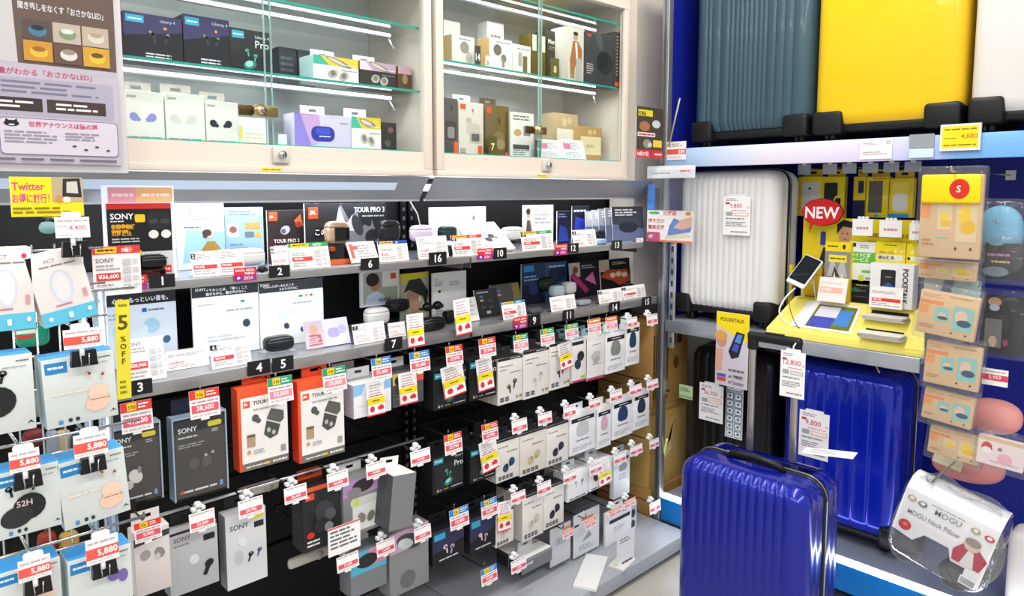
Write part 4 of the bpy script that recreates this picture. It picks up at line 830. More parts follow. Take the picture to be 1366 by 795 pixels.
jbl_tour = [('r', .06, 0, 1, .88, '#f2efec'), ('r', .06, 0, 1, .09, '#77736e'), ('r', .10, .76, .24, .84, '#e2542c'), ('t', .11, .78, .04, 'JBL', '#ffffff', 'l', True, .12), ('t', .3, .78, .045, 'TOUR', '#3c3c40', 'l', True), ('t', .58, .78, .045, 'PRO 2', '#8a8a8e', 'l', False, .36), ('l', .3, .7, .85, .74, 1, '#a9a9ac'), ('e', .34, .62, .07, .045, '#55575a'), ('e', .4, .58, .05, .03, '#55575a'), ('p', [(.56, .58), (.66, .7), (.92, .64), (.92, .54), (.84, .5)], '#5e605a'), ('p', [(.5, .4), (.56, .56), (.84, .48), (.78, .36), (.62, .33)], '#4d4f4a'), ('e', .6, .44, .04, .03, '#b9bab4'), ('e', .7, .4, .04, .03, '#b9bab4'), ('r', .16, .28, .32, .42, '#b59a78'), ('r', .16, .4, .32, .43, '#6c5a44'), ('e', .19, .22, .04, .025, '#e29a5a'), ('l', .28, .18, .6, .24, 2, '#a9a9ac'), ('r', .84, .14, .94, .22, '#9a9a9c'), ('l', .12, .03, .5, .06, 1, '#e9e6e2'), ('r', .5, .03, .6, .06, '#e0c23c'), ('l', .66, .02, .96, .07, 1, '#e9e6e2')]
def sony_blister(l, t, r, b, Y, label, white):
    x0, x1, z0, z1 = RY(l, t, r, b, Y); w, h = x1 - x0, z1 - z0
    o = empty('earphone_blister_pack', ((x0 + x1) / 2, Y, z0), (0, 0, 0))
    m = MB().box(-w / 2 + .004, w / 2 - .004, .002, .028, .004, h - .008, '#4a4744|r.4', .001)
    m.art(-w / 2 + .004, .004, w - .008, h - .012, .002, [('r', 0, .84, 1, 1, '#2c2b30'), ('t', .08, .84, .065, 'SONY', '#e9e9e9', 'l', True), ('l', .08, .76, .45, .8, 1, '#cfcfcf'), ('rr', .66, .86, .94, .93, '#e0cf3a', .4), ('l', .74, .78, .92, .83, 2, '#c9c9c9'), ('l', .08, .64, .7, .7, 2, '#a8a5a2'), ('l', .08, .05, .8, .1, 1, '#e0dcd8'), ('e', .12, .08, .04, .02, '#d8502a'), ('r', .86, .05, .92, .12, '#7aa0d0')] +
          ([('e', .5, .36, .13, .1, '#e3dfd8', .5), ('e', .36, .26, .09, .06, '#cfcac2', .4), ('e', .58, .44, .04, .05, '#8d8a84')] if white else [('e', .36, .42, .1, .07, '#5c5855', .5), ('e', .62, .42, .1, .08, '#5f5b58', -.4), ('e', .6, .5, .03, .02, '#bdb8b2'), ('e', .74, .52, .03, .02, '#bdb8b2')]))
    m.build('carton', o)
    c = MB().box(-w / 2, w / 2, 0, .032, 0, h, 'CLEAR')
    for xx in (-w / 2, w / 2 - .003): c.box(xx, xx + .003, -.001, .0325, 0, h, '#9fb0c4|r.15')
    c.box(-w / 2 + .0031, w / 2 - .0031, -.001, .0325, h - .004, h, '#9fb0c4|r.15')
    c.build('anti_theft_case', o)
    t_ = MB().box(-w * .42, w * .42, .029, .031, h, h + .035, '#1a2036|r.3'); t_.box(-.012, .012, .0285, .0289, h + .015, h + .022, '#5f646c'); t_.build('hang_tab', o)
    tag(o, label, 'earphone box'); return o
# ---- row A, left bay
sony_blister(143, 575, 217, 684, YH, 'dark Sony earphone pack with white earbud print beside the wire rack', True)
sony_blister(231, 560, 304, 672, YH, 'dark Sony earphone pack left of the orange JBL boxes', False)
carton('earphone_box', 318, 520, 384, 632, YH, .035, '#e8552c', jbl_tour, 'orange and white JBL TOUR PRO 2 box, left of the pair', tab='#e8552c', side='#d8482a', seed=8)
carton('earphone_box', 398, 510, 459, 620, YH, .035, '#e8552c', jbl_tour, 'orange and white JBL TOUR PRO 2 box, right of the pair', tab='#e8552c', side='#e03a24', seed=8)
carton('earphone_box', 472, 515, 522, 560, YH, .075, '#f2f2f4', [('p', [(0, .66), (1, .72), (1, 1), (0, 1)], '#8fc4ec'), ('p', [(.2, .68), (.6, .7), (.5, 1), (.3, 1)], '#e4e8ee'), ('l', .1, .3, .9, .36, 1, '#d9d9dc')], 'white and sky blue earphone box right of the orange JBL boxes', tab='#f6f6f8', side='#c9d6e8', behind=1, bl='white and sky blue earphone box tucked behind its twin on the hook')
carton('earphone_box', 524, 500, 565, 545, YH + .01, .075, '#55565c', [('r', 0, .66, .4, 1, '#e2c35a'), ('r', .4, .66, 1, 1, '#e8603c'), ('e', .2, .78, .14, .14, '#2a3040'), ('l', .1, .2, .8, .4, 2, '#8a8b90')], 'grey earphone box with yellow and orange top beside the Liberty boxes', tab='#f6f6f8')
A = [(158, 537, 200, 577, 'ry', '41,800', 'the dark Sony pack beside the wire rack'), (249, 521, 289, 558, 'ry', '38,500', 'the dark Sony pack by the orange boxes'),
     (353, 504, 386, 538, 'gy', '33,000', 'the left orange JBL box'), (426, 491, 457, 523, 'gy', '33,000', 'the right orange JBL box'),
     (491, 478, 517, 507, 'by', '35,400', 'the white and sky blue box'), (542, 470, 568, 497, 'by', '35,400', 'the grey box with orange top')]
for l_, t_, r_, b_, k_, p_, w_ in A: hook_tag(l_, t_, r_, b_, YH - .03, k_, p_, w_, stopper=False)
slip(488, 512, 512, 556, YH - .012, 'the white and sky blue box')
slip(531, 499, 555, 541, YH - .005, 'the grey box with orange top')
# ---- row 1, corner bay
carton('earphone_box', 578, 497, 622, 549, YH, .055, '#141516', lib(), 'black Liberty 4 Pro box, leftmost in the first hook row', tab='#1a1a1c', top='#202328', behind=2, bl='black Liberty 4 Pro box stacked behind the leftmost one, first row')
carton('earphone_box', 626, 482, 662, 536, YH, .055, '#141516', lib(), 'black Liberty 4 Pro box beside the cream boxes, first hook row', tab='#1a1a1c', top='#202328', behind=1, bl='black Liberty 4 Pro box behind the second one, first row')
carton('earphone_box', 664, 480, 697, 542, YH, .04, '#e9e4dd|r.45', at_box('#26272b'), 'cream box printed with black stemmed earbuds, left one, first hook row', tab='#2b2c30', side='#cfcac2', top='#26272b', behind=2, bl='cream box behind the left black earbud one, first row')
carton('earphone_box', 698, 470, 732, 534, YH, .04, '#e9e4dd|r.45', at_box('#cfc8bf'), 'cream box printed with pale stemmed earbuds, first hook row', tab='#2b2c30', side='#cfcac2', top='#26272b', behind=2, bl='cream box behind the pale earbud one, first row')
carton('earphone_box', 733, 460, 760, 522, YH, .04, '#e9e4dd|r.45', at_box('#26272b'), 'cream box with black earbuds partly under a slip, first hook row', tab='#2b2c30', top='#26272b', behind=1, bl='cream box behind the slip covered one, first row')
carton('earphone_box', 763, 455, 782, 512, YH, .04, '#ece8e2|r.45', [('r', 0, .88, .8, .96, '#26272b'), ('e', .6, .6, .25, .12, '#2b2c33', .6), ('e', .4, .42, .22, .12, '#2b3a5a', .5), ('r', 0, 0, 1, .05, '#b23a5a'), ('r', .6, .08, .9, .14, '#9ac23c')], 'narrow cream box with navy earbuds and a magenta foot, first hook row', tab='#8fb0bc', top='#9db8c0', behind=1, bl='narrow cream box hidden behind the navy earbud one')
carton('earphone_box', 783, 452, 806, 509, YH, .04, '#eceae6|r.45', [('l', .3, .8, .8, .84, 1, '#8a8a8c'), ('e', .5, .56, .26, .1, '#c9c5be', .3), ('e', .55, .46, .2, .08, '#b5b0a8', .3), ('l', .3, .34, .8, .38, 1, '#8a8a8c'), ('r', 0, 0, 1, .06, '#b23a5a')], 'white box with pale earbuds and a magenta foot, first hook row', tab='#8fb0bc', side='#202124', behind=1, bl='white box behind the pale earbud one with magenta foot')
carton('earphone_box', 808, 446, 834, 500, YH, .035, '#f2f2f3|r.45', wh_box('#8d8a86'), 'white box showing a grey charging case under a black bar, first row', tab='#e9eef0', top='#a9c4cc', behind=1, bl='white box right behind the grey case one, first row')
carton('earphone_box', 835, 434, 853, 489, YH, .035, '#f2f2f3|r.45', wh_box('#20405c'), 'white box showing a dark blue case, last in the first hook row', tab='#e9eef0', top='#a9c4cc')
R1 = [(590, 462, 612, 488, 'ry', '29,990', 'the leftmost black Liberty box, first row'), (634, 452, 656, 477, 'ry', '29,990', 'the second black Liberty box, first row'),
      (680, 447, 699, 469, 'gy', '22,500', 'the left cream box, first row'), (716, 439, 734, 461, 'gy', '19,800', 'the pale earbud cream box, first row'),
      (749, 433, 766, 452, 'gy', '17,600', 'the slip covered cream box, first row'), (779, 426, 796, 447, 'or', '15,400', 'the narrow navy earbud box, first row'),
      (803, 423, 818, 442, 'or', '12,100', 'the magenta footed white box, first row')]
for l_, t_, r_, b_, k_, p_, w_ in R1: hook_tag(l_, t_, r_, b_, YH - .03, k_, p_, w_, stopper=False)
hook_tag(832, 424, 845, 438, YH - .03, 'w', '9,900', 'the grey case white box, first row')
hook_tag(858, 420, 872, 434, YH - .03, 'w', '8,800', 'the dark blue case box, first row')
slip(587, 490, 616, 532, YH - .014, 'the leftmost Liberty box, first row', -.12); slip(634, 480, 655, 523, YH - .014, 'the second Liberty box, first row', -.06); slip(743, 459, 760, 494, YH - .014, 'the third cream box, first row', -.1)
# ---- row 2
carton('earphone_box', 577, 612, 618, 662, YH, .055, '#141516', lib(), 'black Liberty 4 Pro box hanging below its empty gap, second row', tab='#1a1a1c')
carton('earphone_box', 627, 601, 660, 646, YH, .055, '#141516', lib(False), 'black Liberty box half covered by a slip, second row', tab='#1a1a1c', behind=1, bl='black Liberty box behind the half covered one, second row')
carton('earphone_box', 662, 590, 693, 646, YH, .04, '#e9e4dd|r.45', bean_box('#2c4a66', '#1d2d40'), 'cream box with blue round earbuds, second row', tab='#2b2c30', side='#cfcac2', top='#26272b', behind=2, bl='cream box behind the blue earbud one, second row')
carton('earphone_box', 694, 580, 728, 637, YH, .04, '#e5ddd2|r.45', bean_box('#cbb79c', '#b59f82'), 'cream box with beige round earbuds, second row', tab='#2b2c30', side='#cfcac2', top='#26272b', behind=2, bl='cream box behind the beige earbud one, second row')
carton('earphone_box', 729, 570, 758, 624, YH, .04, '#e9e4dd|r.45', bean_box('#26293a', '#15161c'), 'cream box with black round earbuds, second row', tab='#2b2c30', top='#26272b', behind=2, bl='cream box behind the black round earbud one, second row')
carton('earphone_box', 760, 556, 794, 610, YH, .035, '#f1f1f2|r.45', wh_box('#c9c9cc'), 'white box printed with pale earbuds under a black bar, second row', tab='#e9eef0')
carton('earphone_box', 797, 546, 815, 600, YH, .035, '#f1f1f2|r.45', wh_box('#d8b0bc'), 'narrow white box with pink earbuds, second row', tab='#e9eef0', side='#f4f4f4')
carton('earphone_box', 817, 536, 844, 588, YH, .035, '#f1f1f2|r.45', wh_box('#2b3a66'), 'white box with navy blue earbuds, second row', tab='#e9eef0')
carton('earphone_box', 845, 526, 866, 575, YH, .035, '#f1f1f2|r.45', wh_box('#2b3344'), 'white box with a dark case, last in second row', tab='#2b2c30')
R2 = [(588, 580, 611, 606, 'ry', '22,990', 'the Liberty 4 Pro box, second row'), (638, 566, 659, 590, 'ry', '22,990', 'the half covered Liberty box, second row')]
for l_, t_, r_, b_, k_, p_, w_ in R2: hook_tag(l_, t_, r_, b_, YH - .03, k_, p_, w_, stopper=False)
for l_, t_, r_, b_, p_, w_ in [(678, 561, 698, 578, '14,800', 'the blue earbud box, second row'), (713, 552, 731, 567, '14,800', 'the beige earbud box, second row'), (747, 542, 763, 558, '14,800', 'the black round earbud box, second row'),
      (781, 533, 796, 546, '9,980', 'the pale earbud white box, second row'), (809, 523, 825, 537, '8,980', 'the pink earbud box, second row'), (835, 515, 851, 528, '7,980', 'the navy earbud box, second row'), (858, 508, 873, 520, '6,980', 'the dark case box, second row')]:
    hook_tag(l_, t_, r_, b_, YH - .03, 'w', p_, w_)
slip(638, 591, 661, 632, YH - .014, 'the half covered Liberty box, second row', -.1)
# ---- row 3
carton('earphone_box', 661, 686, 685, 732, YH, .04, '#e9e4dd|r.45', bean_box('#d9cfc2', '#c2b6a6'), 'cream box under a yellow slip, third row', tab='#2b2c30', side='#a9a49c', behind=1, bl='cream box behind the one under the third row slip')
carton('earphone_box', 697, 664, 725, 724, YH, .04, '#e9e4dd|r.45', bean_box('#cfc6ba', '#b9aea0'), 'cream box with pale round earbuds, third row', tab='#2b2c30', side='#cfcac2', top='#26272b', behind=2, bl='cream box behind the pale round earbud one, third row')
carton('earphone_box', 726, 652, 752, 708, YH, .04, '#e9e4dd|r.45', bean_box('#26272b', '#151518'), 'cream box with black oval earbuds, third row', tab='#2b2c30', top='#26272b', behind=1, bl='cream box behind the black oval earbud one, third row')
carton('earphone_box', 757, 634, 784, 671, YH, .05, '#efefef|r.45', [('bud', .4, .6, .14, '#c9c4be', .3), ('bud', .72, .6, .14, '#b9b3ac', -.3), ('l', .1, .02, .9, .1, 1, '#33333a')], 'small white box with pale earbuds, third row', tab='#d4dade', side='#e2e2e2', behind=2, bl='small white box behind the pale earbud one, third row')
carton('earphone_box', 786, 620, 816, 657, YH, .05, '#efefef|r.45', [('e', .3, .5, .12, .2, '#2a2325'), ('e', .36, .6, .08, .1, '#a83a4a'), ('l', .1, .02, .9, .1, 1, '#33333a')], 'small white box with dark red print under a slip, third row', tab='#d4dade', behind=2, bl='small white box behind the dark red print one, third row')
carton('earphone_box', 819, 610, 840, 667, YH, .02, '#dfe2e4|r.4', [('r', .3, .84, .9, .92, '#33363c'), ('rr', .3, .6, .8, .78, '#8d9094', .4), ('l', .3, .4, .8, .55, 3, '#a5a8ac')], 'tall pale grey pack with a dark strip, last in third row', tab='#8fa0a8')
hook_tag(595, 680, 620, 706, YH - .03, 'by', '18,800', 'the upper purple Liberty box, third row', stopper=False)
hook_tag(637, 668, 658, 691, YH - .03, 'by', '16,800', 'the slip side of the third row', stopper=False)
for l_, t_, r_, b_, p_, w_ in [(677, 658, 696, 672, '9,680', 'the slip covered cream box, third row'), (712, 645, 730, 661, '9,680', 'the pale round earbud box, third row'), (747, 631, 764, 645, '7,680', 'the small pale earbud box, third row'), (782, 620, 798, 633, '6,680', 'the small dark red print box, third row'),
      (814, 606, 830, 620, '5,680', 'the tall pale grey pack, third row'), (836, 596, 852, 608, '4,680', 'the empty spot near the cartons, third row'), (862, 587, 874, 598, '3,680', 'nothing at the end of third row')]:
    hook_tag(l_, t_, r_, b_, YH - .03, 'w', p_, w_)
slip(664, 672, 682, 710, YH - .014, 'the cream box, third row', .1); slip(796, 620, 813, 650, YH - .014, 'the small dark red print box, third row', -.05)
# ---- row 4
carton('earphone_box', 577, 712, 619, 758, YH, .055, '#17171d', purp, 'dark purple earphone box with pale earbuds, fourth row left', tab='#1a1a1c')
carton('earphone_box', 627, 694, 661, 742, YH, .055, '#17171d', purp, 'dark purple earphone box beside the cream ones, fourth row', tab='#1a1a1c', behind=1, bl='dark purple earphone box behind its twin, fourth row')
carton('earphone_box', 696, 749, 736, 768, YH, .06, '#8a8a8c', [('r', 0, .0, 1, .8, '#77787b'), ('t', .06, .5, .2, 'Marshall', '#f2f2f2', 'l', True, .88)], 'grey Marshall box with a white top, fourth row', tab='#dcdcdc', top='#f2f2f2', side='#1b1b1d', behind=1, bl='grey Marshall box behind the white topped one')
def clear_pack(l, t, r, b, Y, label, inner, art, name='clear_hanging_pack'):
    x0, x1, z0, z1 = RY(l, t, r, b, Y); w, h = x1 - x0, z1 - z0
    o = empty(name, ((x0 + x1) / 2, Y, z0))
    m = MB().rb(0, .018, h / 2, w, .03, h, .012, 'CLEAR'); m.build('clear_shell', o)
    m = MB().box(-w / 2 + .003, w / 2 - .003, .012, .016, .006, h - .02, inner); m.art(-w / 2 + .003, .006, w - .006, h - .026, .012, art, 4); m.build('insert_card', o)
    tag(o, label, 'hanging pack'); return o
clear_pack(737, 702, 765, 762, YH, 'clear grey pack with round shoulders left of the big white one', '#d4d5d8', [('l', .3, .5, .8, .7, 3, '#9a9ca0'), ('r', .6, .84, .95, .9, '#f07a3c')])
clear_pack(768, 684, 803, 750, YH, 'rounded clear and white pack with orange label, fourth row', '#e4e4e6', [('r', .3, .8, .75, .86, '#f07a3c'), ('r', .02, .72, .2, .77, '#26272b'), ('p', [(.3, .3), (.7, .36), (.6, .5)], '#9a9ca0'), ('l', .2, .1, .8, .25, 3, '#a9abb0')])
carton('earphone_box', 808, 686, 842, 746, YH, .012, '#eceaea|r.45', [('r', .14, .72, .94, .8, '#26272b'), ('l', .2, .86, .8, .92, 1, '#9a9a9a'), ('l', .3, .5, .75, .62, 3, '#b9b9bc')], 'flat white pack with a black bar over the grey deck, fourth row', tab='#dcdcdc')
clear_pack(842, 668, 853, 724, YH, 'narrow clear pack with two dark discs, end of fourth row', '#cfd2d6', [('e', .5, .7, .3, .12, '#3c3f46'), ('e', .5, .4, .3, .12, '#3c3f46')])
for l_, t_, r_, b_, k_, p_, w_ in [(677, 748, 697, 764, 'w', '5,480', 'the Marshall box, fourth row'), (862, 671, 876, 685, 'w', '2,480', 'nothing beside the stacked cartons'), (637, 759, 658, 780, 'by', '12,800', 'the lowest purple box')]:
    hook_tag(l_, t_, r_, b_, YH - .03, k_, p_, w_, stopper=k_ == 'w')
hook_tag(776, 694, 790, 705, YH - .03, 'or', '6,600', 'the rounded clear and white pack', stopper=False); hook_tag(746, 708, 760, 718, YH - .03, 'or', '5,500', 'the clear grey pack', stopper=False)
hook_tag(808, 680, 824, 690, YH - .03, 'or', '4,400', 'the flat white pack with black bar'); hook_tag(828, 668, 843, 678, YH - .03, 'or', '3,300', 'the narrow clear pack')
def shelf_ticket(px, py, z, label, w, h, art, rot, col='#f4f3f1'):
    x, y = onZ(px, py, z); m = MB().box(-w / 2, w / 2, 0, .001, 0, h, col); m.art(-w / 2, 0, w, h, 0, art)
    o = m.build('paper_ticket', None, (x, y, z + .002), rot); tag(o, label, 'paper ticket'); return o
sign_board(823, 715, 846, 766, 1.47, [('l', .15, .72, .85, .86, 2, '#8a8a8a'), ('l', .3, .14, .9, .26, 1, '#4a4a4e')], 'white paper ticket with two lines hanging over the grey deck', th=.001, strut=False, name='paper_ticket', cat='paper ticket', face='#efeeec|r.5')
x, y = onZ(790, 758, .075)
tag(MB().box(-.11, .11, -.04, .04, 0, .012, '#e9e9ea|r.5', .001).build('flat_white_box', None, (x - .03, y - .02, .0755), (0, 0, .5)), 'flat white box lying on the grey deck under the clear packs', 'box')
tag(MB().box(-.05, .05, -.03, .03, 0, .008, '#e3e0da|r.5', .001).build('white_tray', None, (onZ(830, 752, .075)[0], onZ(830, 752, .075)[1], .0755), (0, 0, .2)), 'small white tray on the deck below the flat white pack', 'tray')
# ---- row B and C, left bay
def grey_sony(l, t, r, b, label, art):
    return carton('earphone_box', l, t, r, b, YH, .04, '#b9babd|r.45', art, label, tab='#1b1c1f', side='#8d8f94', seed=9)
grey_sony(226, 714, 292, 800, 'light grey Sony box with a black header below the dark pack', [('r', 0, .96, 1, 1, '#26272b'), ('t', .1, .84, .07, 'SONY', '#6c6e72', 'l', True), ('l', .1, .76, .4, .8, 1, '#7a7c80'), ('rr', .7, .74, .94, .84, '#1d1e20', .2), ('e', .5, .5, .1, .08, '#dcdcde', .4), ('e', .8, .36, .1, .06, '#1d1e22', .6), ('p', [(.66, .2), (.74, .34), (.82, .3), (.74, .18)], '#1d1e22')])
grey_sony(302, 690, 356, 790, 'white Sony box with yellow mark right of the grey one', [('r', 0, 0, 1, 1, '#d5d6da'), ('t', .1, .78, .07, 'SONY', '#5c5e62', 'l', True), ('rr', .62, .86, .94, .93, '#e0cf3a', .3), ('r', .7, .74, .94, .82, '#26272b'), ('bud', .6, .4, .14, '#26272b', -.5), ('bud', .82, .42, .12, '#4a4a90', -.5), ('e', .3, .4, .1, .1, '#c2c3c8'), ('e', .4, .6, .1, .07, '#e4e4e8', .4)])
carton('earphone_box', 404, 654, 453, 740, YH, .06, '#222326|r.35', [('r', 0, .93, 1, 1, '#e8602c'), ('r', .08, .8, .32, .9, '#e8502a'), ('t', .1, .83, .045, 'JBL', '#ffffff', 'l', True, .2), ('e', .6, .55, .25, .2, '#3a3b40', .4), ('e', .75, .5, .14, .1, '#55575c', .6), ('e', .5, .36, .2, .12, '#2f3034'), ('e', .7, .3, .12, .08, '#8d8f94', .4), ('e', .2, .25, .1, .05, '#e0322a'), ('l', .1, .06, .5, .18, 2, '#e6e6e6')], 'black JBL box with an orange top in the middle of the left bay', tab='#e8602c', side='#3f4145')
carton('earphone_box', 458, 645, 506, 720, YH, .06, '#8c8c8c|r.4', [('r', .0, .0, 1, .68, '#86868a'), ('r', .25, .06, 1, .56, '#e2e2e0'), ('rr', .2, .5, .95, .66, '#cfd0cc', .4), ('e', .35, .58, .08, .07, '#c5dc3a'), ('r', 0, .72, 1, 1, '#b98fc8'), ('e', .55, .86, .3, .12, '#3a3538'), ('e', .3, .78, .2, .08, '#8c8488'), ('e', .5, .28, .1, .1, '#8a857e', .5), ('e', .75, .26, .1, .1, '#7a756e', -.5)], 'grey earphone box with violet top beside the tall leaning carton', tab='#e4e4e4')
carton('tall_grey_carton', 518, 640, 549, 712, YH - .07, .08, '#86868a|r.45', [('r', 0, 0, 1, 1, '#7c7c80')], 'tall plain grey carton with white lid leaning on its hook', cat='box', top='#f0f0f0', side='#4e4e52', tab='#eeeeee', roll=.12, yaw=0)
carton('earphone_box', 468, 742, 516, 800, YH, .06, '#7f8288|r.4', [('r', 0, .5, 1, 1, '#57b6d8'), ('r', .5, .6, 1, 1, '#e49ab4'), ('e', .45, .75, .3, .16, '#2a2b30')], 'earphone box with blue and pink lid at the bottom edge', tab='#e4e4e4')
carton('earphone_box', 520, 715, 572, 800, YH, .06, '#8a8a8c|r.4', [('r', 0, .68, 1, 1, '#c9a8c2'), ('e', .5, .8, .34, .12, '#44474c', -.3), ('e', .4, .78, .2, .08, '#cfd6d8', -.3), ('e', .45, .2, .2, .14, '#6a6a6c')], 'grey earphone box with pink and teal lid below the leaning carton', tab='#e4e4e4')
Bt = [(249, 684, 283, 708, '22,000', 'the light grey Sony box'), (314, 667, 347, 690, '29,700', 'the white Sony box, lower left'), (375, 650, 405, 671, '26,400', 'the bare hook beside the black JBL box'), (432, 631, 460, 653, '26,400', 'the black JBL box'),
      (484, 618, 510, 638, '19,800', 'the violet topped grey box'), (543, 602, 569, 621, '24,200', 'the tall leaning carton'), (445, 742, 474, 762, '17,600', 'the blue and pink lidded box'), (498, 722, 522, 741, '15,400', 'the pink and teal lidded box'), (548, 704, 570, 722, '13,200', 'the last box of the left bay')]
for l_, t_, r_, b_, p_, w_ in Bt: hook_tag(l_, t_, r_, b_, YH - .03, 'w', p_, w_)
sign_board(438, 707, 481, 745, YH - .05, [('r', 0, .94, 1, 1, '#e05060'), ('l', .06, .2, .94, .9, 5, '#6a6c74')], 'white notice card with five grey lines above the bottom row', th=.0015, strut=False, name='notice_card', cat='notice card')
def arm(l, t, r, b, label):
    x0, x1, z0, z1 = RY(l, t, r, b, 1.75); w = x1 - x0
    m = MB().rb(0, 0, 0, w, .02, .03, .012, '#d6d0c4|r.4'); m.tube([(w * .2, -.011, 0), (w * .2, -.0135, 0)], .012, '#c9c2b6|r.4', 14)
    o = m.build('beige_crossbar', None, ((x0 + x1) / 2, 1.75, (z0 + z1) / 2), (0, 0, 0)); tag(o, label, 'crossbar')
    return o
arm(318, 668, 372, 650, 'beige rounded crossbar behind the tags left of the JBL box')
arm(384, 765, 440, 742, 'beige rounded crossbar at the bottom edge of the left bay')
tag(MB().tube([(onY(210, 690, 1.64)[0], 1.64, onY(210, 688, 1.64)[1]), (onY(565, 585, 1.64)[0], 1.64, onY(210, 688, 1.64)[1])], .0045, '#cfd1d6|r.2|m.9').build('hanging_bar', None), 'long chrome bar running behind the second row of the left bay', 'bar')
# ================================================================ POSTER AND YELLOW SIGN, UPPER LEFT
YP = 1.50
x0, x1, z0, z1 = RY(0, 10, 172, 232, YP); x1 = onY(172, 232, YP)[0]; z0 = onY(172, 231, YP)[1]; x0 = .17
z1 = z0 + .40; w, h = x1 - x0, z1 - z0
o = empty('hanging_poster', ((x0 + x1) / 2, YP, z0)); tag(o, 'large poster with six small photos and Japanese text in a clear sleeve', 'poster')
m = MB().box(-w / 2 + .002, w / 2 - .012, .001, .002, .014, h, '#cdbfc8|r.5')
pc = ['#5c4a44', '#cbb8a4', '#c9b69e', '#d99a2a', '#6f4f40', '#e0a82a']
it = [('r', 0, 0, 1, 1, '#cfc3cb'), ('r', .0, .45, 1, 1, '#6c5648'), ('p', [(0, .45), (.32, .45), (.3, .8), (.1, 1), (0, 1)], '#d8cfcb'), ('p', [(.12, .78), (.24, .9), (.3, 1), (0, 1), (0, .88)], '#b08a66'),
      ('t', .34, .69, .035, '聞き逃しをなくす「おさかなLED」', '#efe6e6', 'l', True, .58)]
for k in range(6):
    a = .36 + (k % 3) * .2; b = .56 - (k // 3) * .095
    it += [('r', a, b, a + .19, b + .09, pc[k]), ('e', a + .1, b + .042, .06, .026, ['#4a7f9c', '#8d9a74', '#e4dac6', '#f0c23c', '#e9e0d6', '#f2c83c'][k]), ('e', a + .1, b + .055, .045, .012, ['#222222', '#e8e6dc', '#b9a488', '#a86a1c', '#a39484', '#7a4a14'][k])]
it += [('p', [(0, .0), (1, .0), (1, .42), (.55, .42), (0, .46)], '#cfc3cb'),
       ('t', .04, .395, .03, 'リー残量がわかる「おさかなLED」', '#c2486c', 'l', True, .86), ('rr', .0, .215, .96, .385, '#bcb2c0', .1), ('l', .2, .31, .92, .375, 3, '#857c90'),
       ('r', .02, .235, .46, .295, '#3c2a26'), ('r', .49, .235, .9, .295, '#3c2a26'), ('l', .06, .245, .44, .285, 2, '#efe4e0'), ('l', .55, .245, .86, .285, 2, '#efe4e0'),
       ('rr', .0, .14, .14, .205, '#6f6790', .15), ('rr', .0, .143, .137, .202, '#c9c0cc', .15), ('rr', .0, .04, .14, .13, '#6f6790', .15), ('rr', .0, .043, .137, .127, '#c9c0cc', .15),
       ('rr', .17, .04, .98, .205, '#6f6790', .12), ('rr', .175, .043, .975, .202, '#c9c0cc', .12), ('e', .25, .178, .05, .014, '#17171a'), ('p', [(.21, .18), (.215, .2), (.24, .188)], '#17171a'), ('p', [(.29, .18), (.285, .2), (.26, .188)], '#17171a'), ('e', .25, .172, .02, .004, '#cfc8d0'),
       ('t', .36, .166, .025, '世界アナウンスは猫の声', '#c2486c', 'l', True, .56), ('l', .2, .09, .55, .15, 4, '#8d8698'), ('l', .6, .11, .92, .15, 3, '#8d8698'), ('e', .66, .085, .015, .004, '#333333'), ('e', .74, .07, .015, .004, '#333333'), ('e', .82, .085, .015, .004, '#333333'), ('e', .9, .07, .015, .004, '#333333'), ('l', .02, .008, .96, .03, 1, '#6a6070')]
m.art(-w / 2 + .002, .014, w - .014, h - .014, .001, it, 6)
m.build('print', o)
MB().box(-w / 2, w / 2, -.0035, -.0025, 0, h, 'CLEAR').box(-w / 2, w / 2, .0025, .0035, 0, h, '#ded4d4|r.3').build('clear_sleeve', o)
sign_board(14, 236, 111, 290, 1.42, [('r', 0, 0, 1, 1, '#f0d81c'), ('t', .02, .66, .2, 'Twitter', '#d8407a', 'l', True, .44), ('t', .02, .34, .24, 'お得に試行！', '#d8407a', 'l', True, .5), ('r', .56, .36, 1, 1, '#b8a484'), ('p', [(.7, .5), (.72, .96), (.96, .98), (.98, .48)], '#2c2a28'), ('p', [(.76, .6), (.77, .88), (.92, .9), (.93, .58)], '#c9c6c0'), ('e', .66, .44, .06, .1, '#c98a4a'), ('e', .76, .42, .06, .08, '#e9dcc8'), ('l', .02, .06, .94, .26, 2, '#8a7a14')],
           'yellow sign with pink lettering and a photo of pets by a mirror', strut=False, th=.004)
# ================================================================ CHROME WIRE RACK, LEFT EDGE
YR = 1.36
CH = '#c9ccd2|r.15|m.95'
rk = empty('wire_rack', (.2, YR + .1, 0)); tag(rk, 'chrome wire rack with hanging boxes along the left edge', 'wire rack')
ox, oy = .2, YR + .1
def RP(px, py, Y): x, z = onY(px, py, Y); return x - ox, z
for k, (px, rr) in enumerate(((118, .007), (141, .012))):
    x = RP(px, 560, YR + .1 + .02 * k)[0]
    MB().tube([(x, .02 * k, .0), (x, .02 * k, 1.22 + .1 * (1 - k))], rr, '#b4c6dc|r.2|m.85', 14).build('upright_tube', rk)
MB().tube([(-.14, 0, 0), (-.14, 0, 1.45)], .009, CH, 14).build('upright_tube', rk)
xr = RP(170, 500, YR + .1)[0]
for zz in (1.30, 1.235, 1.175, 1.115, 1.055, .995, .935, .875, .815, .755, .695, .635, .575, .515, .455):
    MB().tube([(-.16, -.004, zz), (xr - .03, -.004, zz)], .0024, CH, 6).build('cross_wire', rk)
for k in range(8):
    x = -.13 + k * .034
    MB().tube([(x, .0, .3), (x, .0, 1.31)], .0018, CH, 6).build('vertical_wire', rk)
MB().box(-.16, xr + .01, -.03, .03, .0, .03, '#3a3c40|r.4|m.5', .004).build('foot_rail', rk)
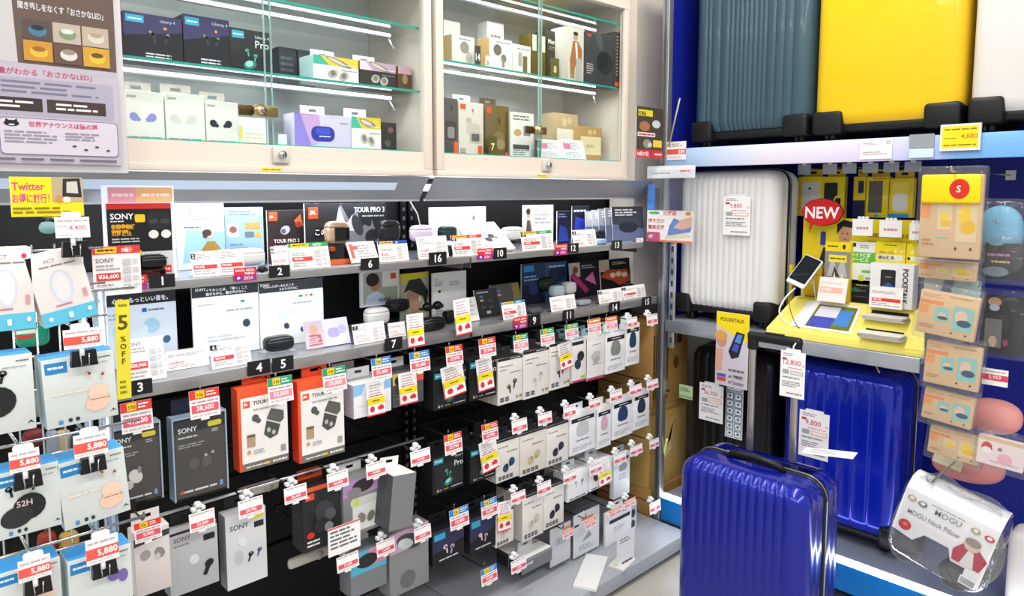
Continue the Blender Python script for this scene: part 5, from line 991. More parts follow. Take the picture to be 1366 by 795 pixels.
for zz in (1.23, .985, .80, .62):
    MB().tube([(-.16, -.07, zz), (xr, -.07, zz)], .0028, CH, 6).build('front_wire', rk)
# clutter behind the rack
def pouch(l, t, r, b, Y, col, label, name, cat, d=.03, extra=None):
    x0, x1, z0, z1 = RY(l, t, r, b, Y); w, h = x1 - x0, z1 - z0
    m = MB().rb(0, 0, h / 2, w, d, h, min(d * .45, .015), col, 3)
    if extra: m.art(-w / 2, 0, w, h, -d / 2, extra)
    m.tube([(0, 0, h - .004), (0, 0, h + .012)], .003, '#55585e|r.4', 6)
    o = m.build(name, None, ((x0 + x1) / 2, Y, z0)); tag(o, label, cat); return o
pouch(52, 372, 88, 437, 1.58, '#8f9298|r.5|n.1', 'grey pouch hanging behind the tilted mouse box', 'grey_pouch', 'pouch')
pouch(52, 296, 76, 312, 1.60, '#8fc0bb|r.4', 'small pale teal pouch behind the wire rack near the top', 'teal_pouch', 'pouch')
pouch(20, 432, 66, 465, 1.60, '#1f9c78|r.4', 'green and red pouch hanging behind the second box row', 'green_pouch', 'pouch', extra=[('r', .0, .6, .6, .75, '#e8e4dc'), ('r', .0, .4, .5, .55, '#c8423a')])
pouch(30, 575, 60, 600, 1.60, '#6a1d24|r.5', 'dark red pouch low behind the wire rack', 'red_pouch', 'pouch')
pouch(62, 575, 78, 612, 1.58, '#8d97a8|r.5|n.1', 'bluish grey pouch between the second and third box rows', 'grey_pouch', 'pouch')
pouch(72, 575, 96, 612, 1.62, '#c9b48c|r.5', 'tan box standing behind the third box row', 'tan_box', 'box')
pouch(96, 580, 112, 606, 1.60, '#1f4f9c|r.4', 'blue pouch beside the rack tube above the third row', 'blue_pouch', 'pouch')
pouch(50, 712, 76, 745, 1.58, '#8c2f20|r.5', 'rust red box behind the lowest rack row', 'red_box', 'box')
pouch(78, 712, 106, 742, 1.58, '#b8954a|r.5', 'mustard box behind the lowest rack row', 'mustard_box', 'box')
# boxes hanging on the rack
def rack_tag(l, t, r, b, Y, price, what, plain=False, clip=True):
    x0, x1, z0, z1 = RY(l, t, r, b, Y); w, h = x1 - x0, z1 - z0
    m = MB().box(-w / 2, w / 2, -.0015, 0, -h, 0, '#f7f1f0|r.35')
    a = [('l', .06, .72, .94, .92, 1, '#b9aeb0')]
    if plain: a += [('t', .4, .34, .26, price, '#d84a78', 'l', False, .54), ('l', .05, .5, .35, .66, 1, '#c9c0c2'), ('l', .05, .08, .5, .2, 1, '#c9c0c2')]
    else: a += [('r', 0, .2, 1, .62, '#e8564a'), ('t', .96, .25, .3, price, '#fff4f0', 'r', True, .62), ('l', .06, .05, .9, .15, 1, '#c9c0c2')]
    m.art(-w / 2, -h, w, h, -.0015, a, int(l))
    m.rb(0, .004, .002, .026, .012, .012, .005, '#f2f2f4|r.3')
    m.tube([(0, .003, -h), (0, .003, -h - .012)], .0035, '#ececee|r.3', 8)
    c = m.build('price_tag', None, ((x0 + x1) / 2, Y, z1), (radians(-6), 0, 0)); tag(c, 'price tag reading %s above %s' % (price, what) if plain else 'red banded price tag above ' + what, 'price tag')
    if clip:
        x = (x0 + x1) / 2 + .004; zc = z0 - .006
        q = empty('bulldog_clip', (x, Y + .006, zc)); tag(q, 'black bulldog clip holding ' + what, 'clip', 'black bulldog clips on the wire rack')
        MB().slab([(-.018, -.024), (.018, -.024), (.016, 0), (-.016, 0)], -.002, .010, '#141416|r.3').build('clip_body', q)
        MB().tube([(-.006, -.004, -.004), (-.005, -.005, -.022), (.005, -.005, -.022), (.006, -.004, -.004)], .0014, CH, 6).build('clip_handle', q)
    q = empty('display_hook', ((x0 + x1) / 2, YR + .092, z1 - .004)); L = YR + .092 - Y - .008
    MB().tube([(0, 0, 0), (0, -L, 0)], .0024, CH, 8).build('prong', q)
    tag(q, 'chrome rack hook behind the tag of ' + what, 'hook')
def snd(art2): return [('r', .04, .78, .34, .94, '#2b86c4'), ('l', .08, .83, .3, .9, 1, '#e6f2fa'), ('l', .78, .9, .95, .94, 1, '#6a6a66'), ('l', .6, .83, .92, .86, 1, '#a5a59e'), ('p', [(.88, .08), (.93, .13), (.98, .08), (.93, .1)], '#3a3a3a'), ('r', .16, .04, .22, .1, '#4a8ec4'), ('e', .32, .08, .03, .03, '#33383a'), ('e', .42, .08, .03, .03, '#33383a')] + art2
pink = [('bud', .62, .72, .08, '#eec4ae', .3), ('bud', .82, .68, .08, '#eec4ae', -.3), ('e', .74, .42, .15, .11, '#f0cdb8', .2), ('e', .72, .26, .18, .12, '#ecc4ae', .15), ('l', .62, .3, .9, .33, 1, '#8d8268'), ('l', .1, .44, .62, .52, 1, '#e6dccb')]
blackb = [('bud', .2, .74, .12, '#242628', .3), ('bud', .6, .78, .12, '#242628', -.3), ('e', .5, .42, .26, .2, '#1d1f20', .3), ('e', .3, .3, .26, .16, '#2b2d2f', .2), ('t', .3, .44, .09, '52H', '#d8b8bc', 'l', True)]
mouse = [('r', 0, 0, 1, .2, '#5fc0dc'), ('l', .2, .8, .9, .84, 1, '#8d8286'), ('t', .3, .87, .05, 'ACT', '#8d8892', 'l', False), ('e', .5, .52, .2, .24, '#d8dce8'), ('e', .5, .52, .16, .2, '#e9e8ee'), ('rr', .42, .38, .62, .66, '#efeaea', .4), ('e', .86, .9, .05, .03, '#d8405c'), ('r', .3, .25, .6, .27, '#c8788c'), ('r', .84, .3, .92, .42, '#d89aa6'), ('e', .15, .1, .04, .03, '#e8f6fa'), ('r', .48, .06, .56, .14, '#e8f6fa'), ('e', .88, .12, .04, .03, '#e8f6fa')]
def rbox(l, t, r, b, art, label, side='#bcd3da', D=.05, roll=0, yaw=0, body='#d4dad7|r.45', top='#3a9ade', nb=1, cat='earphone box'):
    return carton('rack_box' if cat != 'mouse box' else 'mouse_box', l, t, r, b, YR - .07 - D, D, body, art, label, cat=cat, side=side, top=top, tab=None, roll=roll, yaw=yaw, seed=12)
rbox(56, 336, 130, 433, mouse, 'tilted white and aqua mouse box on a black clip', '#efe6e0', .035, -.2, .0, '#ece4e0|r.4', '#efe6e0', cat='mouse box')
rbox(-30, 333, 45, 446, mouse, 'white and aqua mouse box cut off at the left', '#efe6e0', .035, 0, 0, '#ece4e0|r.4', '#efe6e0', cat='mouse box')
rbox(60, 480, 157, 574, snd(pink), 'pale blue edged earphone box with peach earbuds, upper of two', roll=-.03)
rbox(-60, 484, 47, 592, snd(blackb), 'pale earphone box at the left edge beside the upper peach one')
rbox(84, 616, 174, 708, snd(pink), 'pale earphone box with peach earbuds, lower of two', roll=-.06)
rbox(-5, 634, 82, 724, snd(blackb), 'pale earphone box with a black charging case and 52H print')
rbox(92, 750, 178, 840, snd([('e', .7, .6, .1, .1, '#7a6ab0'), ('e', .85, .55, .08, .1, '#7a6ab0')]), 'pale earphone box with violet earbuds at the bottom edge')
rbox(-5, 768, 84, 850, snd(pink), 'pale earphone box cut off by the bottom edge at far left')
carton('earphone_box', 180, 712, 228, 800, 1.52, .04, '#dcd2d0|r.45', [('p', [(0, .78), (1, .84), (1, .93), (0, .9)], '#3c3a3c'), ('l', .1, .83, .5, .87, 1, '#e9e9e9'), ('e', .3, .62, .15, .08, '#a09c9c', -.3), ('e', .7, .6, .14, .09, '#8d8888', .5), ('e', .64, .55, .08, .05, '#c9c4c2')], 'pale box with grey beans print below the left dark Sony pack', tab='#e3dcd8', side='#efe9e6')
rack_tag(73, 290, 119, 318, YR - .13, '8,400', 'the tilted mouse box', True)
rack_tag(84, 441, 132, 467, YR - .15, '5,880', 'the upper peach earbud box')
rack_tag(98, 582, 143, 612, YR - .15, '5,880', 'the lower peach earbud box')
rack_tag(12, 604, 53, 632, YR - .15, '5,880', 'the black case box with 52H print')
rack_tag(114, 722, 158, 755, YR - .15, '5,880', 'the violet earbud box at the bottom')
rack_tag(24, 750, 68, 778, YR - .15, '5,880', 'the cut off box at bottom left')
hook_tag(176, 696, 212, 722, 1.49, 'ry', '9,900', 'the beans print box below the Sony pack', Yback=1.60, stopper=False)
x0, x1, z0, z1 = RY(153, 401, 172, 534, 1.44); w, h = x1 - x0, z1 - z0
m = MB().box(-w / 2, w / 2, -.001, 0, 0, h, '#efdf3a|r.3')
m.art(-w / 2, 0, w, h, -.001, [('t', .5, .70, .15, '5', '#5c5410', 'c', True, .8)] + [('t', .5, .58 - .075 * k, .055, ch, '#5c5410', 'c', True, .7) for k, ch in enumerate('%OFF')])
m.art(-w / 2, 0, w, h, -.001, [('l', .2, .92, .8, .97, 1, '#8d8420'), ('l', .2, .04, .8, .2, 3, '#8d8420')])
m.add([(-w / 2 - .003, .001, -.004), (w / 2 + .003, .001, -.004), (w / 2 + .003, .001, h + .004), (-w / 2 - .003, .001, h + .004)], [(0, 1, 2, 3)], 'CLEAR')
o = m.build('yellow_banner', None, ((x0 + x1) / 2, 1.44, z0), (0, radians(1.5), 0)); tag(o, 'tall narrow yellow banner with vertical lettering beside the rack tube', 'banner')
# ================================================================ SUITCASES
def suitcase(name, label, W, H, D, col, black, loc, rz, grooves, gd=.004, gw=.004, R=.05, rf=.06, base=.05, band='#101012|r.35', side_g=3, pull=0, top_handle=True, feet=True, bumper=.0):
    """upright hard shell case: local front faces -y; grooves are x fractions on the front"""
    o = empty(name, loc, (0, 0, rz)); tag(o, label, 'suitcase')
    z0, z1 = base, H
    xs = []
    Wf = W - 2 * rf
    base_x = [(-.5 + k / 10.0) for k in range(11)]
    for g in grooves: base_x += [g - gw * 1.5 / W, g - gw * .6 / W, g, g + gw * .6 / W, g + gw * 1.5 / W]
    base_x = sorted(set(round(b, 5) for b in base_x if -.5 + rf / W <= b <= .5 - rf / W))
    def gro(fr): return gd * max([exp(-((fr - g) * W / gw) ** 2 * 1.6) for g in grooves] + [0])
    def ring(s, hd):
        pts = []
        w2 = W / 2 - s; d2 = hd - s; r = max(rf - s * .6, .012)
        ns = side_g * 4 + 1
        side = []
        for k in range(ns):
            f = k / (ns - 1); y = -.012 - (d2 - r - .012) * f
            g = gd * (1 if (k % 4 == 2) else 0) * .8
            side.append((w2 - g, y))
        arc = [(w2 - r + r * cos(t * pi / 12), -(d2 - r) - r * sin(t * pi / 12)) for t in range(1, 6)]
        fx = [b * W * (w2 - r) / (W / 2 - rf) if True else 0 for b in base_x]
        left = [(-x, y) for x, y in side] + [(-x, y) for x, y in arc]
        front = [(x, -d2 + gro(b)) for x, b in zip(fx, base_x)]
        rightp = list(reversed([(x, y) for x, y in arc])) + list(reversed(side))
        return left + front + rightp
    st = []
    for k in range(7):
        t = k / 6 * pi / 2; st.append((R * (1 - sin(t)) * .9, z0 + R * (1 - cos(t))))
    for k in range(7):
        t = k / 6 * pi / 2; st.append((R * (1 - cos(t)) * .9, z1 - R * (1 - sin(t))))
    for nm, sgn in (('front_shell', 1), ('back_shell', -1)):
        vs = []; fs = []; n = None
        for s, z in st:
            rg = ring(s, D / 2)
            n = len(rg)
            vs += [(x, y * sgn, z) for x, y in rg]
        for j in range(len(st) - 1):
            for i in range(n - 1):
                q = (j * n + i, j * n + i + 1, (j + 1) * n + i + 1, (j + 1) * n + i)
                fs.append(q if sgn > 0 else q[::-1])
        fs.append(tuple(range(n))); fs.append(tuple((len(st) - 1) * n + i for i in range(n)))
        MB().add(vs, fs, col, True).build(nm, o)
    # zip band following the seam outline
    def outline(off):
        p = []; r = R + off
        for cx, cz, a0 in ((W / 2 - R, z1 - R, 0), (-W / 2 + R, z1 - R, 1), (-W / 2 + R, z0 + R, 2), (W / 2 - R, z0 + R, 3)):
            for k in range(7):
                a = (a0 + k / 6) * pi / 2; p.append((cx + r * .98 * cos(a), cz + r * sin(a)))
        return p
    a, b_ = outline(-.012), outline(.004); n = len(a)
    vs = [(x, y, z) for y in (-.0125, .0125) for P_ in (a, b_) for x, z in P_]
    fs = []
    for i in range(n):
        j = (i + 1) % n
        fs += [(i, n + i, n + j, j), (2 * n + i, 2 * n + j, 3 * n + j, 3 * n + i), (n + i, 3 * n + i, 3 * n + j, n + j), (i, j, 2 * n + j, 2 * n + i)]
    MB().add(vs, fs, band, True).build('zip_band', o)
    z_ = MB(); zz = outline(.0055); zz = [(x, 0, z) for x, z in zz]; z_.tube(zz + [zz[0]], .0022, '#8d8f94|r.3|m.7', 6); z_.build('zip', o)
    if bumper:
        for sx in (-1, 1):
            m = MB(); xx = sx * (W / 2 - bumper * .5)
            m.rb(xx, -D / 2 + .045, z0 + .018, bumper, .11, .075, .014, black, 3); m.build('corner_bumper', o)
        MB().rb(0, 0, z0 + .002, W * .96, D * .9, .03, .012, black, 3).build('base_plate', o)
    if feet:
        for sx in (-1, 1):
            for sy in (-1, 1):
                m = MB(); x = sx * (W / 2 - .045); y = sy * (D / 2 - .045)
                m.rb(x, y, base - .006, .05, .05, .03, .01, black, 3)
                for d in (-.009, .009): m.tube([(x + d - .006, y + .008, .0225), (x + d + .006, y + .008, .0225)], .0222, '#18181a|r.4', 18)
                m.build('wheel', o)
    if top_handle:
        m = MB(); m.tube([(-.085, -.02, z1 - .002), (-.075, -.022, z1 + .014), (0, -.024, z1 + .022), (.075, -.022, z1 + .014), (.085, -.02, z1 - .002)], .009, black, 8, True, 1.2)
        m.build('carry_handle', o)
        m = MB(); m.box(-W * .28, -W * .12, -.014, .014, z1 + .001, z1 + .006, '#1b1c20|r.3', .001); m.box(-W * .25, -W * .2, -.006, .006, z1 + .0062, z1 + .008, '#c9ccd2|r.3|m.8'); m.build('combination_lock', o)
    if pull:
        for sx in (-1, 1):
            MB().rb(sx * pull[0] / 2, D * .30, (z1 - .05 + pull[1]) / 2, .020, .012, pull[1] - z1 + .05, .004, '#b9b4b0|r.25|m.8', 2).build('telescopic_tube', o)
        m = MB().rb(0, D * .30, pull[1], pull[0] + .034, .026, .030, .011, '#17181b|r.4', 3)
        m.box(-.03, .03, D * .30 - .006, D * .30 + .006, pull[1] + .0152, pull[1] + .018, '#2b2d31|r.4', .001)
        for sx in (-1, 1): m.rb(sx * pull[0] / 2, D * .30, pull[1] - .022, .03, .024, .04, .008, '#17181b|r.4', 3)
        m.build('pull_handle', o)
    return o
rib = lambda n, m=.42: [-m + 2 * m * k / (n - 1) for k in range(n)]
SB = '#0b1c96|r.24|m.3|c.5'
suitcase('suitcase', 'glossy cobalt blue ribbed suitcase with raised pull handle standing on the floor in front', .40, .607, .25, SB, '#101013|r.4', (1.80 + .125, .965, 0), -pi / 2, rib(13, .40), gd=.0035, gw=.0045, R=.055, rf=.045, base=.045, pull=(.135, .965), side_g=2)
suitcase('suitcase', 'large metallic blue ribbed suitcase standing on the grey platform behind the price tags', .40, .615, .30, '#0c26b4|r.22|m.35|c.6', '#0d0d10|r.4', (2.47 + .15, .955, .179), -pi / 2, rib(7, .40), gd=.003, gw=.005, R=.05, rf=.05, base=.05, side_g=2, bumper=.05)
suitcase('suitcase', 'white ribbed suitcase with black lower corners on the middle shelf', .402, .580, .22, '#dfdedd|r.3|c.3', '#121214|r.5', (2.40 + .11, 1.375, .901), -pi / 2, rib(13, .36), gd=.003, gw=.005, R=.05, rf=.05, base=.05, side_g=1, bumper=.07, top_handle=False)
tealg = [-.44, -.37, -.33, -.25, -.17, -.13, -.09, -.05, -.01, .03, .07, .11, .15, .22, .29, .36]
suitcase('suitcase', 'big slate teal suitcase with thin vertical grooves on the top shelf', .455, .76, .30, '#38525f|r.35|c.2', '#0e0e10|r.5', (2.41 + .15, 1.30, 1.569), -pi / 2, tealg, gd=.005, gw=.0035, R=.06, rf=.05, base=.045, side_g=1, bumper=.09)
suitcase('suitcase', 'big smooth bright yellow suitcase on the top shelf', .44, .78, .30, '#e9be08|r.35|c.2', '#101012|r.5', (2.41 + .15, .838, 1.569), -pi / 2, [], gd=0, gw=.004, R=.05, rf=.04, base=.045, side_g=1, bumper=.1)
suitcase('suitcase', 'big smooth off-white suitcase at the right end of the top shelf', .42, .78, .30, '#d9d4d0|r.35|c.2', '#101012|r.5', (2.41 + .15, .392, 1.569), -pi / 2, [], gd=0, gw=.004, R=.05, rf=.04, base=.05, side_g=1, bumper=.09)
suitcase('suitcase', 'black suitcase on the grey platform behind the icon card', .36, .60, .22, '#0d0d0f|r.35', '#0a0a0b|r.5', (2.50 + .11, 1.385, .179), -pi / 2, rib(8, .38), gd=.003, gw=.005, R=.05, rf=.04, base=.05, side_g=1)
# ================================================================ TAGS AND CARDS AT THE RIGHT
def tag_card(l, t, r, b, X, price, label, red=True, cord=None, rz=0):
    x0, x1, z0, z1 = RX(l, t, r, b, X); w, h = x0 - x1, z1 - z0
    m = MB().box(-w / 2, w / 2, -.001, 0, -h, 0, '#f4f1f0|r.3')
    m.art(-w / 2, -h, w, h, -.001, [('l', .1, .88, .6, .96, 2, '#8d8d92'), ('r', .08, .80, .24, .85, '#c8304a'), ('t', .47, .69, .125, price, '#c23a4e', 'c', False, .8), ('t', .89, .69, .05, '円', '#c23a4e', 'l'), ('l', .3, .62, .9, .66, 1, '#d898a4'),
        ('rr', .1, .5, .36, .6, '#a9a6aa', .2), ('rr', .42, .5, .94, .58, '#e28a50' if red else '#9a989c', .2), ('rr', .44, .51, .92, .57, '#f6ece6' if red else '#dcdadc', .2), ('l', .1, .4, .8, .46, 1, '#8d8d92'), ('l', .1, .22, .92, .36, 3, '#9a9a9f'), ('l', .3, .06, .9, .12, 1, '#8d8d92')], int(l))
    m.box(-w * .3, w * .3, .0002, .001, 0, .007, '#e9e9ec|r.3')
    o = m.build('suitcase_price_tag', None, (X, (x0 + x1) / 2, z1), (0, 0, -pi / 2 + rz)); tag(o, label, 'price tag')
    return o, (X, (x0 + x1) / 2, z1)
tag_card(965, 262, 1001, 313, 2.385, '9,800', 'price tag reading 9,800 hanging on the white suitcase')
o, p = tag_card(1041, 466, 1074, 527, 1.965, '12,800', 'price tag reading 12,800 hanging from the pull handle', red=False)
tag(MB().tube([(p[0] + .004, p[1], p[2] - .004), (p[0] + .008, p[1] + .004, p[2] + .012), (2.0, p[1] + .004, p[2] + .026)], .0022, '#ececec|r.4', 8).build('tag_string'), 'white string loop of the 12,800 price tag', 'string')
tag_card(1066, 545, 1106, 606, 2.38, '9,800', 'price tag reading 9,800 before the large blue suitcase behind')
tag(MB().tube([(2.382, .796, .826), (2.40, .82, .85), (2.47, .90, .86), (2.60, .955, .835)], .0015, '#e9e9ea|r.4', 6).build('tag_string'), 'thin string tying the 9,800 price tag to the large blue suitcase', 'string')
tag_card(933, 509, 965, 558, 2.42, '36,300', 'price tag reading 36,300 hanging on the black suitcase', red=True)
m = MB().box(-.07, .07, -.03, .03, 0, .0012, '#ecebea|r.35')
for k in range(3): m.box(-.05, .02, -.015 + k * .014, -.010 + k * .014, .0013, .0014, '#a9abb4')
o = m.build('white_card', None, (2.02, .80, .655), (0, radians(-6), -pi / 2 + .15)); tag(o, 'white card lying flat behind the handle of the blue suitcase', 'card')
right(sign_board, 955, 415, 998, 512, 2.33, [('r', 0, 0, 1, 1, '#cfc6d0'), ('p', [(0, .82), (1, .62), (1, 1), (0, 1)], '#f3d414'), ('t', .5, .88, .05, 'POCKETALK', '#2b2710', 'c', True, .74), ('p', [(.4, .48), (.64, .76), (.9, .74), (.72, .42), (.5, .38)], '#20242e'), ('p', [(.58, .62), (.68, .73), (.82, .72), (.76, .6)], '#4a8ad8'), ('p', [(.5, .5), (.58, .6), (.74, .58), (.68, .48)], '#3f50b4'), ('e', .18, .62, .16, .1, '#c98f78'), ('e', .16, .68, .2, .07, '#d9a04a'), ('p', [(0, .2), (.2, .2), (.24, .5), (0, .5)], '#d9a490'), ('r', .06, .06, .34, .11, '#d0484a'), ('r', .06, .12, .34, .16, '#4a5ab0'), ('t', .42, .04, .05, 'AI Translator', '#3a3a48', 'l', False, .5), ('t', .42, .12, .05, 'AI 翻訳機', '#3a3a48', 'l', True, .5), ('l', .42, .2, .9, .26, 1, '#6a6a78')],
      'yellow and lilac standing ad with a dark translator phone before the black suitcase', strut=False, th=.004, name='advertising_card', cat='advertising card')
ic = [('r', 0, 0, 1, 1, '#dfe7ee')]
for q in range(6):
    for p_ in range(2): ic += [('rr', .06 + p_ * .48, .02 + q * .13, .48 + p_ * .48, .135 + q * .13, '#2c3a46', .1), ('rr', .09 + p_ * .48, .03 + q * .13, .45 + p_ * .48, .125 + q * .13, '#e2eaf0', .1), ('e', .27 + p_ * .48, .08 + q * .13, .07, .02, '#4a5a68')]
ic += [('rr', .06, .82, .94, .98, '#2c3a46', .1), ('rr', .09, .83, .91, .97, '#e2eaf0', .1), ('e', .4, .9, .12, .04, '#55636f')]
right(sign_board, 968, 505, 991, 582, 2.46, ic, 'pale card of small square icons on the black suitcase', strut=False, th=.0015, name='icon_card', cat='card')
# cards on the upper fascia
def fcard(l, t, r, b, items, label, body='#f1ecec|r.35', th=.0015, X=2.343):
    right(sign_board, l, t, r, b, X - th, items, label, strut=False, th=th, face=body, name='shelf_card', cat='shelf card')
fcard(886, 190, 915, 214, [('l', .05, .7, .95, .92, 2, '#9a9478'), ('r', 0, .3, 1, .58, '#e2544a'), ('t', .94, .34, .2, '550', '#ffffff', 'r', True), ('l', .05, .08, .8, .2, 1, '#c9b0b0')], 'small shelf card reading 550 beside the chrome post')
fcard(1147, 187, 1190, 213, [('l', .1, .7, .6, .84, 2, '#d88a94'), ('r', .8, .72, .95, .92, '#c9c4c6'), ('l', .1, .2, .9, .4, 2, '#a9a6aa')], 'white shelf card with pink heading on the pale blue rail')
fcard(1213, 180, 1246, 198, [], 'grey metal strip on the pale blue rail below the yellow suitcase', '#a3a8ae|r.35|m.5')
fcard(1213, 199, 1245, 211, [], 'white roll shaped holder below the grey strip on the rail', '#cfe2f6|r.3', .006)
fcard(1254, 167, 1308, 202, [('r', .05, .1, .95, .92, '#f2d91e'), ('l', .1, .74, .9, .86, 1, '#8d7f14'), ('t', .92, .42, .2, '4,880', '#c8642a', 'r', False, .5), ('l', .12, .44, .4, .5, 1, '#8d7f14'), ('l', .1, .16, .9, .26, 1, '#8d7f14')], 'yellow electronic price card reading 4,880 under the white suitcase', '#e8e2da|r.35', .008)
x = XF - .03
a0 = onX(892, 196, x); a1 = onX(907, 131, x)
tag(MB().tube([(x, a0[0], a0[1]), (x, a1[0], a1[1])], .0035, '#a9a890|r.3|m.4', 8).build('thin_rod'), 'thin slanted rod rising from the 550 shelf card', 'rod')
sign_board(849, 141, 884, 210, 1.5865, [('r', 0, 0, 1, 1, '#4a4038'), ('r', .06, .82, .6, .94, '#e2cf3a'), ('t', .08, .83, .08, '新製品', '#2a2410', 'l', True, .5), ('e', .3, .62, .2, .1, '#a8704a'), ('e', .74, .68, .16, .08, '#c9ced0'), ('r', .04, .42, .7, .5, '#e8d8d8'), ('l', .08, .43, .66, .49, 1, '#c23048'), ('e', .4, .28, .16, .09, '#8c8f86'), ('e', .5, .26, .08, .05, '#c9c9c0'), ('r', .62, .22, .96, .36, '#e8c83a'), ('r', 0, 0, 1, .16, '#c8303a'), ('t', .04, .03, .09, '10月17日', '#ffffff', 'l', True, .6), ('l', .68, .04, .96, .12, 1, '#f6d0d0')],
           'small colour poster with the date 10月17日 on the chrome post', strut=False, th=.002, face='#e6e0e0|r.4', name='small_poster', cat='poster')
# vacuum bag pack hanging left of the white suitcase
x0, x1, z0, z1 = RX(862, 222, 925, 322, 2.30); w, h = x0 - x1, z1 - z0
o = empty('vacuum_bag_pack', (2.30, (x0 + x1) / 2, z0), (0, 0, -pi / 2)); tag(o, 'clear pack of blue tabbed storage bags hanging before the chrome post', 'storage bag pack')
MB().rb(0, .006, h * .48, w, .012, h * .93, .004, 'FILM').build('clear_pouch', o)
m = MB().box(-w / 2, w / 2, .003, .008, h * .84, h, '#e9eaee|r.35'); m.art(-w / 2, h * .84, w, h * .16, .003, [('l', .1, .3, .5, .5, 1, '#a9acb4'), ('l', .7, .4, .9, .7, 1, '#d8606a')]); m.build('header_card', o)
m = MB().box(-w / 2 + .003, w / 2 - .003, .004, .009, .002, h * .42, '#efe6e0|r.4')
m.art(-w / 2 + .003, .002, w - .006, h * .42, .004, [('e', .16, .9, .12, .05, '#3aa860'), ('t', .36, .82, .16, '圧縮袋', '#d83a2a', 'l', True, .44), ('e', .9, .9, .06, .06, '#c98a3a'), ('t', .03, .58, .15, '押すだけ', '#c83a30', 'l', True, .42), ('t', .03, .38, .15, '簡単圧縮', '#c83a30', 'l', True, .44), ('rr', .0, .0, .3, .3, '#c23a6a', .2), ('t', .04, .1, .12, '2枚', '#ffffff', 'l', True, .2), ('p', [(.46, .2), (.95, .34), (.98, .5), (.6, .76), (.5, .5)], '#5a7fc0'), ('p', [(.6, .45), (.76, .72), (.98, .8), (.98, .5), (.8, .4)], '#dca890'), ('p', [(.4, .1), (.95, .2), (.9, .28), (.44, .2)], '#e2d0a0'), ('r', .3, .0, 1, .06, '#e07a3a')])
m.build('printed_card', o)
m = MB().box(-w / 2 + .004, -w / 2 + .034, .004, .009, h * .43, h * .76, '#3a8ae0|r.3'); m.build('blue_sheet', o)
# ================================================================ YELLOW TRANSLATOR DISPLAY
YE = '#f6e01e|r.4'
ctr = empty('counter_display', (2.36, .91, .901)); tag(ctr, 'slanted yellow counter display with a small screen and leaflet pockets', 'counter display')
vs = [(0, -.245, 0), (0, .26, 0), (0, .26, .022), (.13, .22, .125), (.13, -.2, .125), (0, -.245, .022), (.16, .22, .125), (.16, -.2, .125), (.16, .22, 0), (.16, -.2, 0)]
m = MB().add(vs, [(0, 5, 2, 1), (5, 4, 3, 2), (4, 7, 6, 3), (7, 9, 8, 6), (1, 2, 3, 6, 8), (0, 9, 7, 4, 5), (0, 1, 8, 9)], '#f4e672|r.4')
m.build('slanted_body', ctr)
def on_slope(u, v, e=0):      # u: 0 left .. 1 right, v: 0 front .. 1 back on the slanted face
    yl = .26 + (.22 - .26) * v; yr = -.245 + (-.2 + .245) * v
    return (.13 * v - e * .62, yl + (yr - yl) * u, .022 + .103 * v + e * .78)
def slope_quad(mb, u0, v0, u1, v1, e, col):
    mb.add([on_slope(u0, v0, e), on_slope(u1, v0, e), on_slope(u1, v1, e), on_slope(u0, v1, e)], [(0, 1, 2, 3)], col)
m = MB(); slope_quad(m, .14, .14, .56, .92, .002, '#efeae2|r.3'); slope_quad(m, .24, .2, .54, .84, .003, '#6d7a22|r.15'); slope_quad(m, .25, .2, .41, .5, .0034, '#4a52b4|r.1'); slope_quad(m, .26, .5, .42, .8, .0034, '#d8d4e4|r.1'); slope_quad(m, .42, .3, .52, .74, .0034, '#4a86d0|r.1'); slope_quad(m, .14, .14, .22, .9, .003, '#f4eef0')
m.build('screen', ctr)
m = MB(); slope_quad(m, .64, .66, .9, .86, .0015, '#1a1712'); slope_quad(m, .64, .2, .88, .36, .0015, '#1a1712'); m.build('pocket_slot', ctr)
MB().box(-.004, .0, -.245, .26, .0, .012, '#efe27a|r.3').build('front_lip', ctr)
for (v, n, lb) in ((.60, 9, 'stack of leaflets in the upper pocket of the yellow display'), (.12, 11, 'stack of leaflets in the lower pocket of the yellow display')):
    m = MB(); rnd = random.Random(n)
    for k in range(n):
        p0 = on_slope(.76 + rnd.uniform(-.01, .01), v, .006 + k * .0022)
        c, s_ = cos(.1 * rnd.uniform(-1, 1)), sin(.1 * rnd.uniform(-1, 1))
        m.box(p0[0] - .03, p0[0] + .03, p0[1] - .062 + rnd.uniform(-.004, .004), p0[1] + .062, p0[2], p0[2] + .0014, ['#e8e2d8|r.5', '#d9d0c0|r.5', '#f1ede6|r.5', '#b9b0a4|r.5'][k % 4])
    o = m.build('leaflet_stack', None, (2.36, .91, .901)); o['kind'] = 'stuff'; tag(o, lb, 'leaflets')
